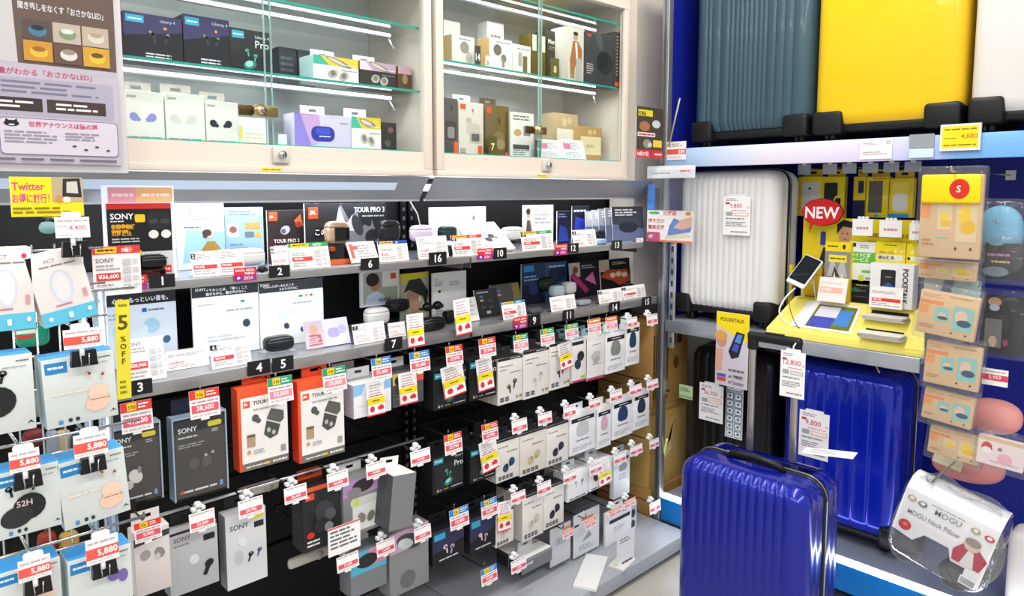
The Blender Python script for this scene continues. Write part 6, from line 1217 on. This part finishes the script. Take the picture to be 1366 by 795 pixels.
# yellow backboard with a person
def poly_board():
    x0, x1, z0, z1 = RX(1070, 290, 1222, 400, 2.56); w = x0 - x1; h = z1 - .905
    o = MB().box(-w / 2, w / 2, 0, .006, 0, h, YE)
    o.art(-w / 2, 0, w, h, 0, [('p', [(.0, .0), (.3, 0), (.2, .9), (.0, .96)], '#f1d61c'), ('p', [(.16, .3), (.56, .3), (.54, .72), (.46, .78), (.3, .7), (.24, .6)], '#22242a'), ('p', [(.34, .72), (.40, .78), (.44, .66), (.38, .6)], '#e8e6e4'), ('e', .395, .86, .06, .08, '#d9a487', -.1), ('p', [(.32, .86), (.32, .95), (.38, .99), (.46, .97), (.475, .86), (.45, .92), (.37, .93)], '#1c1a1a'), ('e', .375, .87, .007, .007, '#2a1f1c'), ('e', .415, .87, .007, .007, '#2a1f1c'), ('e', .395, .82, .02, .006, '#b8605a'),
        ('p', [(.16, .6), (.2, .74), (.24, .74), (.24, .6)], '#22242a'), ('e', .19, .78, .03, .03, '#d9a487'), ('rr', .17, .76, .22, .88, '#24409c', .3), ('l', .6, .7, .95, .9, 3, '#b89a14')])
    o = o.build('advertising_board', None, (2.56, (x0 + x1) / 2, .905), (0, 0, -pi / 2)); tag(o, 'yellow board showing a person in a dark suit holding up a blue device', 'advertising board')
poly_board()
# NEW bubble
x0, x1, z0, z1 = RX(1070, 265, 1124, 300, 2.50); w, h = x0 - x1, z1 - z0
pts = []
for k in range(40):
    a = 2 * pi * k / 40; r = 1 + .045 * abs(cos(a * 4)); pts.append((w / 2 * r * cos(a) * .96, h / 2 * r * sin(a) * .96 + h / 2))
    if k == 26: pts.append((-w * .30, -h * .26))
m = MB().slab(pts, 0, .003, '#d5161c|r.3'); m.art(-w / 2, 0, w, h, 0, [('t', .5, .26, .44, 'NEW', '#ffffff', 'c', True, .84)])
m.slab([(p[0] * 1.04, (p[1] - h / 2) * 1.05 + h / 2) for p in pts], .0032, .005, '#2b1412')
o = m.build('speech_bubble_sign', None, (2.50, (x0 + x1) / 2, z0), (0, 0, -pi / 2)); tag(o, 'red speech bubble sign reading NEW', 'sign')
# hanging phone case packs with clear label holders
packs = [(1064, 236, 1096, 288, '#f3d818', [('rr', .18, .1, .9, .86, '#d9dadb', .1), ('e', .5, .7, .06, .03, '#33353a')], 'yellow pack with a pale grey case, leftmost on the blue panel'),
         (1096, 236, 1126, 292, '#f3d818', [('rr', .1, .3, .7, .86, '#22262c', .1), ('e', .72, .4, .2, .16, '#f0dc3a'), ('rr', .62, .3, .86, .5, '#1a1a1c', .3)], 'yellow pack with a black case right of the leftmost one'),
         (1138, 236, 1154, 290, '#e0c41a', [('rr', .4, .6, .86, .9, '#1d2350', .1), ('r', 0, 0, 1, .42, '#141a4a')], 'narrow yellow and navy pack half hidden between larger yellow packs'),
         (1155, 236, 1185, 290, '#f0d41c', [('rr', .12, .12, .74, .9, '#5f5d58', .05), ('e', .86, .5, .05, .04, '#f8f0a0'), ('e', .5, .04, .12, .05, '#7aa0b8'), ('l', .3, .92, .9, .98, 1, '#d8502a')], 'yellow patterned pack with a dark grey case'),
         (1186, 238, 1218, 290, '#efcf1c', [('rr', .1, .14, .8, .9, '#f6e05a', .15), ('rr', .16, .16, .76, .62, '#ecebe8', .4), ('r', .0, 0, .86, .1, '#3a9ad0')], 'yellow pack with a white and yellow case and a blue foot')]
for l, t, r, b, c, a, lb in packs: right(carton, 'case_pack', l, t, r, b, 2.64, .03, c + '|r.4', a, lb, cat='phone case pack', tab='#e4c21a|r.4', side='#d9b414')
for k, (l, r) in enumerate(((1063, 1082), (1096, 1117), (1122, 1143), (1149, 1172), (1177, 1200), (1205, 1230))):
    x0, x1, z0, z1 = RX(l, 219 - k * .8, r, 234 - k * .8, 2.60); w, h = x0 - x1, z1 - z0
    m = MB().box(-w / 2, w / 2, 0, .002, 0, h, 'CLEAR'); m.box(-w / 2 + .003, w / 2 - .003, .003, .004, .002, h - .002, '#c6ccd4|r.4'); m.rb(0, .004, h, .016, .01, .012, .004, '#e2e6ea|r.3')
    m.tube([(0, .005, h * .6), (0, XB - 2.60 - .003, h * .6)], .0022, CH, 8)
    o = m.build('label_holder_hook', None, (2.60, (x0 + x1) / 2, z0), (0, 0, -pi / 2)); tag(o, 'metal hook with a clear label holder above the yellow packs', 'hook', 'label holder hooks on the blue panel')
# goods on the display
T1 = 1.0265
right(carton, 'service_box', 1133, 322, 1167, 378, 2.50, .03, '#eceeea|r.4', [('r', .02, .5, 1, .76, '#6cb83a'), ('t', .06, .64, .1, 'ワイド保証', '#ffffff', 'l', True, .8), ('t', .06, .53, .1, 'サービス', '#ffffff', 'l', True, .7), ('r', .02, .88, .24, .97, '#26282a'), ('l', .4, .84, .8, .94, 2, '#a9a68a'), ('r', .5, .28, .96, .34, '#7cc04a'), ('rr', .4, .08, .6, .22, '#c9d03a', .2), ('l', .66, .1, .96, .2, 1, '#8aa04a')], 'white service box with a green band in the yellow display', cat='service box')
right(carton, 'service_box', 1168, 322, 1208, 352, 2.50, .03, '#f3dc1a|r.4', [('l', .3, .82, .7, .9, 1, '#7a6c10'), ('t', .12, .46, .14, 'グローバル', '#5c5008', 'l', True, .5), ('rr', .04, .18, .94, .44, '#ece8d8', .2), ('t', .08, .22, .17, '通信延長', '#3a3a30', 'l', True, .62), ('p', [(.6, .55), (.72, .72), (.7, .55)], '#f6f0c8'), ('p', [(.8, .55), (.92, .72), (.9, .55)], '#f6f0c8')], 'yellow service box with white lettered band, complete one', cat='service box')
right(carton, 'service_box', 1209, 325, 1236, 352, 2.50, .03, '#f3dc1a|r.4', [('rr', .1, .16, .9, .36, '#ece8d8', .2), ('e', .14, .26, .08, .08, '#2a2a26'), ('p', [(.2, .5), (.36, .8), (.34, .5)], '#f6f0c8')], 'yellow service box half hidden behind the hanging pouches', cat='service box')
for l, r, t, lb in ((1137, 1164, 292, 'white folded label above the green banded box'), (1173, 1203, 294, 'white folded label above the complete yellow box'), (1213, 1232, 298, 'white folded label above the half hidden yellow box')):
    right(sign_board, l, t, r, t + 22, 2.47, [('l', .2, .3, .8, .6, 1, '#d88a9a')], lb, strut=False, th=.004, name='folded_label', cat='label')
    x0, x1, z0, z1 = RX(l, t, r, t + 22, 2.47)
    m = MB()
    for dx in (-.012, 0, .012): m.rb(dx, 0, .004, .011, .011, .011, .004, '#f4f4f6|r.35')
    m.tube([(0, .006, 0), (0, .05, 0)], .002, CH, 6)
    tag(m.build('hook_stopper', None, (2.475, (x0 + x1) / 2, z1), (0, 0, -pi / 2)), 'white bumpy hook stopper on the ' + lb, 'hook stopper')
right(carton, 'translator_box', 1160, 350, 1218, 413, 2.46, .05, '#eeedeb|r.4', [('rr', .25, .44, .6, .86, '#2a2528', .12), ('p', [(.25, .46), (.44, .58), (.6, .46)], '#2c5ab8'), ('l', .36, .68, .5, .71, 1, '#c9c9cc'), ('p', [(.0, .3), (.66, .3), (.66, .31), (.0, .31)], '#c9c6c6')], 'white translator box lettered vertically at the right of the yellow display', cat='translator box', base=T1)
# vertical lettering on that box
x0, x1, z0, z1 = RX(1160, 350, 1218, 413, 2.46)
m = MB(); vs, fs, tw, th = txt('POCKETALK', True); sc = (z1 - T1) * .78 / tw
m.add([(p_[1] * sc * 1.1, 0, -p_[0] * sc) for p_ in vs], fs, '#242428')
TB = [o for o in COL.objects if o.name.startswith('translator_box')][-1]
m.build('vertical_lettering', TB, ((x0 - x1) * .26, -.0012, (z1 - T1) * .9))
x0, x1, z0, z1 = RX(1160, 384, 1204, 413, 2.44)
right(price_card, 1160, 381, 1204, 414, 2.44, 'price card reading 29,700 in front of the white translator box', T1, '¥29,700', '', True, None, False, None, .06)
right(carton, 'translator_box', 1133, 372, 1160, 408, 2.50, .04, '#141416|r.35', [('l', .3, .74, .9, .8, 1, '#e0c83a'), ('e', .3, .55, .24, .1, '#1f5a5c'), ('l', .3, .5, .8, .56, 1, '#7a6c2a'), ('l', .2, .25, .9, .3, 1, '#5c5c60')], 'black translator box low in the middle of the yellow display', cat='translator box', base=T1)
right(carton, 'translator_box', 1100, 322, 1134, 392, 2.48, .05, '#ecd01c|r.4', [('r', 0, .84, 1, 1, '#f0d61c'), ('l', .1, .9, .5, .95, 1, '#6a5c10'), ('e', .74, .92, .06, .04, '#1d1b14'), ('r', .0, .4, 1, .84, '#8c8a86'), ('p', [(.1, .42), (.3, .8), (.5, .5), (.7, .8), (.9, .42)], '#b9b7b2'), ('p', [(.3, .42), (.4, .6), (.6, .42)], '#3f3e3c'), ('r', .16, .66, .86, .78, '#f2e038'), ('l', .2, .69, .8, .75, 1, '#7a6e10'), ('p', [(.3, .3), (.4, .5), (.5, .3)], '#e8e0c0'), ('p', [(.6, .3), (.7, .5), (.8, .3)], '#e8e0c0')], 'yellow and grey translator box behind the pink lettered card', cat='translator box', base=T1, side='#c8a818')
right(sign_board, 1090, 369, 1128, 402, 2.44, [('r', .06, .36, .86, .6, '#f3b8a8'), ('t', .1, .4, .16, '9,900', '#f8efe8', 'l', True, .6), ('l', .1, .7, .8, .82, 1, '#d9cfcc')], 'blank looking white card with a faint pink price band', base=T1, tilt=.25, th=.004, strut=False, face='#f3e8e4|r.4', name='white_card', cat='card')
right(carton, 'leaflet_holder', 1039, 352, 1056, 392, 2.52, .02, '#e9cd20|r.4', [('rr', .2, .2, .9, .8, '#9cc4c8', .1), ('e', .6, .5, .14, .12, '#23303a'), ('l', .2, .86, .6, .92, 1, '#5c5410')], 'yellow leaflet pack left of the white translator phone', cat='leaflet pack', base=.99)
right(carton, 'yellow_box', 1072, 350, 1096, 398, 2.54, .04, '#d9b41a|r.4', [('l', .1, .6, .9, .9, 3, '#b89614')], 'plain golden box behind the translator phone stand', cat='box', base=T1)
# translator phone on a stand, with cable
x, z = onX(1073, 361, 2.42)
ph = empty('translator_phone', (2.42, x, z), (radians(-38), radians(20), -pi / 2)); tag(ph, 'white edged translator phone leaning on a clear stand', 'translator phone')
MB().rb(0, .006, 0, .068, .012, .125, .006, '#eef0f2|r.25', 3).build('body', ph)
m = MB(); m.art(-.030, -.048, .060, .105, -.0003, [('rr', 0, 0, 1, 1, '#0f1a22|r.05', .06), ('p', [(.1, .1), (.9, .4), (.9, .46), (.1, .2)], '#16303c|r.05')]); m.build('screen', ph)
st_ = empty('phone_stand', (2.44, x, T1)); tag(st_, 'clear plastic stand under the white edged translator phone', 'stand')
MB().box(-.01, .05, -.03, .03, 0, .003, 'CLEAR').build('base_plate', st_)
for dy in (-.022, .022): MB().tube([(.03, dy, .003), (.0, dy, z - T1 - .02), (-.012, dy, z - T1 - .045)], .0022, '#dfe4e6|r.2', 6).build('prop_wire', st_)
p = [(2.40, x + .02, z - .06), (2.385, x + .05, z - .10), (2.37, x + .06, z - .15), (2.385, x + .02, z - .19), (2.40, x - .05, z - .18), (2.43, x - .09, z - .155), (2.455, x - .10, z - .14)]
from mathutils.geometry import interpolate_bezier
def smooth(pts, n=6):
    out = []; P = [Vector(q) for q in pts]
    for i in range(len(P) - 1):
        a = P[max(i - 1, 0)]; b = P[i]; c = P[i + 1]; d = P[min(i + 2, len(P) - 1)]
        for k in range(n):
            t = k / n; out.append(.5 * ((2 * b) + (c - a) * t + (2 * a - 5 * b + 4 * c - d) * t * t + (3 * b - a - 3 * c + d) * t ** 3))
    return out + [P[-1]]
tag(MB().tube(smooth(p), .0028, '#f1f1f3|r.35', 8).build('white_cable'), 'white charging cable looping over the yellow display screen', 'cable')
p = [(2.405, x + .03, z - .05), (2.39, x + .035, z - .12), (2.375, x + .0, z - .185), (2.38, x - .03, z - .2), (2.39, x - .05, z - .175)]
tag(MB().tube(smooth(p), .0014, '#3a3c42|r.4', 6).build('thin_black_cord'), 'thin dark cord hanging over the yellow display', 'cord')
# ================================================================ HANGING POUCHES, RIGHT
XP = 2.22
def mask_pack(l, t, r, b, X, label, cards, roll=0, body='#dcb88c|r.45', topc=None, group=None, film=True, yaw=0, D=.03):
    x0, x1, z0, z1 = RX(l, t, r, b, X); w, h = x0 - x1, z1 - z0
    o = empty('travel_pouch_pack', (X, (x0 + x1) / 2, z0), (0, roll, -pi / 2 + yaw)); tag(o, label, 'pouch pack', group)
    m = MB().box(-w / 2, w / 2, .004, D - .004, .003, h - .003, body, .004); m.art(-w / 2, .003, w, h - .006, .004, cards, int(t)); m.build('printed_card', o)
    if topc:
        q = MB().rb(0, .0, h * .82, w * .96, .02, h * .34, .009, topc, 3); q.art(-w * .48, h * .66, w * .96, h * .32, -.0102, [('e', .66, .5, .17, .36, '#cf2a20'), ('t', .61, .38, .24, 'S', '#f3e2c0', 'l', True)]); q.build('yellow_cloth', o)
    if film:
        MB().rb(0, D / 2, h * .52, w + .016, D + .008, h + .03, .008, 'FILM', 3).build('plastic_bag', o)
    return o
def mcards(c1, c2, blob):
    return [('l', .06, .84, .4, .94, 2, '#cf9a6a'), ('l', .5, .9, .9, .95, 1, '#b98a5c'), ('r', .02, .7, .42, .78, '#e88a48'), ('rr', .02, .48, .18, .68, '#ea9a58', .1), ('rr', .3, .34, .54, .66, c1, .1), ('rr', .6, .2, .94, .74, c1, .1), ('e', .42, .48, .07, .07, blob), ('e', .44, .42, .09, .04, c2), ('e', .74, .52, .1, .14, blob), ('e', .8, .38, .12, .08, c2), ('l', .06, .14, .3, .24, 2, '#b98a5c'), ('e', .62, .12, .02, .02, '#333333'), ('e', .86, .12, .02, .02, '#333333'), ('l', .3, .24, .5, .28, 1, '#a9d0c8')]
TE = mcards('#8cc4bc', '#2f4a6a', '#e3c0a4'); YL = mcards('#e2c89c', '#eab818', '#f2cc2a')
mask_pack(1226, 232, 1309, 344, XP, 'top hanging pouch pack with a bright yellow cloth and red disc', YL, .0, topc='#f7d40c|r.4')
mask_pack(1224, 344, 1302, 372, XP + .05, 'narrow tan pouch pack peeking out below the yellow cloth one', YL, .02, film=True)
mask_pack(1232, 368, 1306, 392, XP + .08, 'pale teal pouch strip with a blue patch in the hanging column', [('r', 0, 0, 1, 1, '#b4d4cc'), ('p', [(.3, 0), (.5, 0), (.56, 1), (.38, 1)], '#20568c'), ('r', 0, 0, .3, 1, '#e0dccc')], .02, body='#b4d4cc|r.4', film=True)
mask_pack(1220, 386, 1300, 446, XP, 'tan pouch pack with teal squares, uppermost of three alike', TE, .10, film=True)
mask_pack(1231, 452, 1306, 512, XP + .02, 'tan pouch pack with teal squares, middle of three alike', TE, .05, film=True)
mask_pack(1228, 516, 1296, 560, XP + .04, 'tan pouch pack with teal squares, lowest of three alike', TE, .09, film=True)
mask_pack(1236, 566, 1306, 606, XP + .06, 'tan pouch pack with yellow shapes at the bottom of the column', YL, .08, film=True)
mask_pack(1302, 578, 1366, 618, XP + .05, 'pale pink printed pouch pack at the right edge', [('r', 0, 0, 1, 1, '#ecd9d6'), ('r', 0, .86, 1, 1, '#e0b890'), ('e', .2, .6, .12, .2, '#cf3a36'), ('e', .2, .5, .11, .12, '#efeae8'), ('e', .6, .3, .16, .2, '#e8b0b8'), ('e', .48, .62, .05, .06, '#8a7a7c'), ('l', .3, .1, .9, .2, 1, '#c9b0b0')], .05, body='#ecd9d6|r.4', film=True)
def plush(name, cx, X, zc, sy, sz, sx, col, label, cat='plush'):
    m = MB().ell(0, 0, 0, sx, sy, sz, col, 2.3, 28, 16)
    o = m.build(name, None, (X, cx, zc)); tag(o, label, cat); return o
c = onX(1332, 310, 2.36)
o = plush('blue_plush', c[0], 2.38, c[1], .055, .075, .04, '#7ab4d2|r.8|n.2|b.5', 'pale blue plush neck pillow in plastic at the upper right edge', 'neck pillow')
MB().rb(0, 0, -.01, .1, .14, .21, .03, 'FILM', 3).build('plastic_bag', o)
mask_pack(1310, 322, 1372, 372, 2.34, 'black card with pink and yellow wording at the right edge', [('r', 0, 0, 1, 1, '#17171d'), ('l', .1, .6, .6, .74, 1, '#d87aa4'), ('l', .2, .42, .6, .54, 1, '#e0cf3a'), ('e', .3, .2, .3, .14, '#7f8f9c')], 0, body='#17171d|r.4')
mask_pack(1308, 392, 1366, 470, 2.40, 'crumpled grey plastic bag pack beside the tan pouch column', [('r', 0, 0, 1, 1, '#26272b'), ('e', .3, .9, .16, .08, '#d8a88c'), ('e', .3, .8, .12, .06, '#c9d0e0'), ('r', .1, .1, .5, .6, '#7a7874'), ('e', .3, .2, .1, .1, '#d9b49c'), ('e', .6, .2, .06, .06, '#a83a6a')], .0, body='#222327|r.4')
x0, x1, z0, z1 = RX(1310, 488, 1336, 508, 2.30)
right(sign_board, 1310, 490, 1345, 512, 2.30, [('r', 0, .3, 1, .66, '#d8405a'), ('t', .5, .36, .26, '5,959', '#f6dcdc', 'c', True, .8), ('l', .1, .76, .9, .9, 1, '#b9a0a4')], 'red banded price tag at the far right above the pink pillow', strut=False, th=.0015, name='price_tag', cat='price tag')
c = onX(1325, 556, 2.40); plush('pink_pillow_top', c[0], 2.41, c[1], .07, .05, .05, '#e39a94|r.7|n.05', 'pink pillow top above the pale pink printed pack', 'neck pillow')
def neck_pillow():
    c = onX(1258, 716, 2.22)
    o = empty('neck_pillow_pack', (2.255, c[0], c[1]), (radians(0), radians(14), -pi / 2)); tag(o, 'grey neck pillow in a white printed sleeve and clear bag, lower right', 'neck pillow')
    o.scale = (.84, .84, .84)
    pts = [(-.085, 0, -.12), (-.10, 0, -.03), (-.085, 0, .04), (-.04, 0, .085), (.02, 0, .09), (.08, 0, .06), (.105, 0, .0), (.10, 0, -.06), (.06, 0, -.12)]
    pts = smooth([(x_ * 1.12, y_, z_ * 1.02) for x_, y_, z_ in pts], 5)
    m = MB().tube(pts, .055, '#6d6c6e|r.75|n.1|b.4', 20); 
    for e in (pts[0], pts[-1]): m.ell(e[0], e[1], e[2], .055, .055, .05, '#6d6c6e|r.75|n.1|b.4', 2, 20, 12)
    m.build('pillow', o)
    # folded printed sleeve: front sheet bends over the pillow top
    W2 = .145
    prof = [(-.074, -.01), (-.074, .02), (-.070, .07), (-.062, .118), (-.034, .152), (.015, .158), (.05, .150)]
    vs = []; fs = []
    for y, z in prof: vs += [(-W2, y, z), (W2 * .98, y, z)]
    for k in range(len(prof) - 1): fs.append((2 * k, 2 * k + 1, 2 * k + 3, 2 * k + 2))
    s = MB().add(vs, fs, '#efedec|r.35'); s.add([(-W2, -.074, -.01), (-W2, -.074, -.04), (-.075, -.074, -.05), (-.045, -.074, -.012), (.03, -.074, -.012), (.045, -.074, -.05), (W2 * .98, -.074, -.05), (W2 * .98, -.074, -.01)], [(0, 1, 2, 3, 4, 5, 6, 7)], '#efedec|r.35')
    s.box(.09, W2 * .98, -.0745, -.0735, -.10, -.05, '#efedec|r.35')
    s.art(-W2, -.04, 2 * W2, .15, -.0745, [('t', .36, .76, .13, 'MOGU', '#77777a', 'l', False, .3), ('l', .3, .93, .66, .98, 1, '#a9a9ac'), ('t', .1, .5, .12, 'MOGU Neck Pillow', '#8d8d90', 'l', False, .56),
        ('e', .12, .2, .07, .13, '#c8241e'), ('e', .12, .22, .03, .05, '#e8704a'), ('e', .1, .88, .05, .07, '#c9a48a'), ('e', .1, .89, .025, .04, '#f2f0ee'), ('e', .22, .86, .05, .07, '#77797d'), ('e', .22, .87, .025, .04, '#f2f0ee'), ('e', .78, .86, .05, .07, '#b5a878'), ('e', .78, .87, .025, .04, '#f2f0ee'), ('e', .92, .84, .05, .07, '#c84a5e'), ('e', .92, .85, .025, .04, '#f2f0ee'),
        ('p', [(.66, .0), (.94, .0), (.98, .3), (.86, .5), (.72, .48), (.64, .25)], '#b8344c'), ('e', .8, .5, .08, .14, '#d9c3b4'), ('e', .8, .58, .08, .1, '#9a8c84'), ('p', [(.74, .0), (.88, .0), (.84, .36), (.78, .36)], '#e6e0de')])
    s.art(.085, -.105, .05, .03, -.0747, [('r', 0, 0, 1, 1, '#f6f6f6')] + [('r', .08 + k * .07, .15, .11 + k * .07, .85, '#222222') for k in range(12)])
    s.build('printed_sleeve', o)
    MB().rb(0, .0, .01, .32, .17, .30, .06, 'FILM', 4).build('plastic_bag', o)
    m = MB(); m.tube(smooth([(-.1, -.02, .16), (-.06, -.03, .19), (0, -.02, .17), (.08, -.02, .18), (.14, 0, .15)]), .016, 'FILM', 10); m.build('bag_neck', o)
neck_pillow()
def long_hook(px, py, X, label):
    c = onX(px, py, X)
    q = empty('long_hook', (XB - .001, c[0], c[1])); tag(q, label, 'hook')
    MB().tube([(0, 0, 0), (X - XB + .01, 0, 0), (X - XB, 0, .012)], .003, CH, 8).build('prong', q)
    MB().box(-.006, 0, -.014, .014, -.016, .016, '#d9dce0|r.3').build('hook_plate', q)
long_hook(1268, 228, 2.18, 'long chrome hook carrying the column of tan pouch packs')
long_hook(1240, 646, 2.20, 'long chrome hook carrying the grey neck pillow')
long_hook(1330, 300, 2.34, 'long chrome hook carrying the pale blue neck pillow')
c = onX(1290, 622, 2.55); plush('pink_neck_pillow', c[0], 2.56, c[1], .10, .045, .08, '#dd8f8a|r.6|n.05', 'pink neck pillow lying between the pouches and the grey pillow', 'neck pillow')
c = onX(1225, 610, 2.55)
tag(MB().box(-.04, .04, 0, .004, 0, .05, '#e9dfb4|r.4').build('cream_card', None, (2.45, onX(1262, 622, 2.45)[0], onX(1262, 622, 2.45)[1]), (0, .2, -pi / 2)), 'cream card with pink edge above the pink neck pillow', 'card')
tag(MB().rb(0, 0, .12, .10, .12, .24, .03, '#efebe8|r.5|n.03', 3).build('white_pillow_box', None, (2.47, onX(1362, 700, 2.42)[0] - .02, .1792), (0, 0, -pi / 2)), 'white pack standing at the right edge of the platform', 'pack')
# ================================================================ CARTONS IN THE CORNER
CB = '#b98c4e|r.7|n.08|b.4'
def corner_carton(x0, x1, y0, y1, z0, z1, col, art, label):
    w, d, h = x1 - x0, y1 - y0, z1 - z0
    m = MB().box(-w / 2, w / 2, 0, d, 0, h, col, .002); m.box(-w / 2, w / 2, -.0006, -.0002, h * .0, h * .0 + .0001, col)
    m.art(-w / 2, 0, w, h, -.0004, art, int(h * 1000))
    o = m.build('cardboard_box', None, ((x0 + x1) / 2, y0, z0)); tag(o, label, 'cardboard box'); return o
prn = [('r', .32, .2, .36, .9, '#4a3620'), ('r', .40, .3, .43, .9, '#4a3620'), ('r', .50, .74, .64, .9, '#4a3620'), ('r', .68, .74, .82, .9, '#4a3620'), ('e', .66, .5, .08, .08, '#6a4c2a'), ('l', .2, .06, .5, .2, 2, '#5c4426'), ('r', .02, .1, .05, .9, '#5a4020'), ('r', .09, .1, .11, .9, '#5a4020'), ('r', .15, .1, .17, .9, '#5a4020')]
corner_carton(2.345, 2.60, 1.64, 1.92, .525, .86, CB, prn, 'brown cardboard box with black printing, topmost behind the chrome post')
corner_carton(2.345, 2.62, 1.65, 1.93, .18, .523, '#c9a55c|r.7|n.1|b.4', [('r', 0, .9, 1, .94, '#b08c48'), ('p', [(.45, .45), (.6, .55), (.66, .8), (.58, .75), (.56, .5)], '#e2cfa0'), ('p', [(.4, .3), (.6, .4), (.55, .52), (.42, .42)], '#dcc690')], 'tan cardboard box with torn pale tape, middle of the corner stack')
corner_carton(2.345, 2.60, 1.64, 1.92, .0, .178, CB, [('r', .1, .1, .16, .9, '#3c2c18'), ('r', .3, .2, .42, .5, '#3c2c18'), ('e', .6, .5, .06, .14, '#3c2c18')], 'lowest brown cardboard box in the corner, below the torn one')
m = MB().box(0, .2, -.12, .12, 0, .07, '#a8783c|r.7|n.08', .002)
for k in range(5): m.box(-.0006, 0, -.1 + k * .042, -.075 + k * .042, .012, .055, '#3c2c18')
o = m.build('flat_cardboard_box', None, (2.375, 1.47, 0)); tag(o, 'flat cardboard box with black symbols under the blue fronted platform', 'cardboard box')
right(sign_board, 906, 512, 924, 530, 2.60 - .15, [('l', .1, .5, .9, .8, 2, '#3f6a40'), ('r', 0, .1, 1, .2, '#7a9a74')], 'small green label stuck beside the printed cardboard box', strut=False, th=.001, face='#b9d8a8|r.5', name='green_label', cat='label')
p = [(2.36, onX(878, 660, 2.36)[0], onX(878, 660, 2.36)[1]), (2.37, onX(883, 620, 2.37)[0], onX(883, 620, 2.37)[1]), (2.37, onX(890, 585, 2.37)[0], onX(890, 585, 2.37)[1])]
tag(MB().tube(smooth(p), .005, '#e6e27a|r.3', 8).build('yellow_strap'), 'pale yellow strap rising beside the post above the blue front', 'strap')
# ================================================================ groups for the remaining repeats
from collections import Counter
base_name = lambda o: o.name.split('.')[0]
tops = [o for o in COL.objects if o.parent is None and 'label' in o]
cnt = Counter(base_name(o) for o in tops)
for o in tops:
    n = base_name(o)
    if 'group' in o or cnt[n] < 2: continue
    if n == 'earphone_box': g = 'boxed earphones in the glass cabinets' if o.location.z > 1.45 else 'boxed earphones hanging on the hooks'
    elif n == 'price_tag': g = 'price tags on the hooks'
    else: g = n.replace('_', ' ') + ' items of the display'
    o['group'] = g
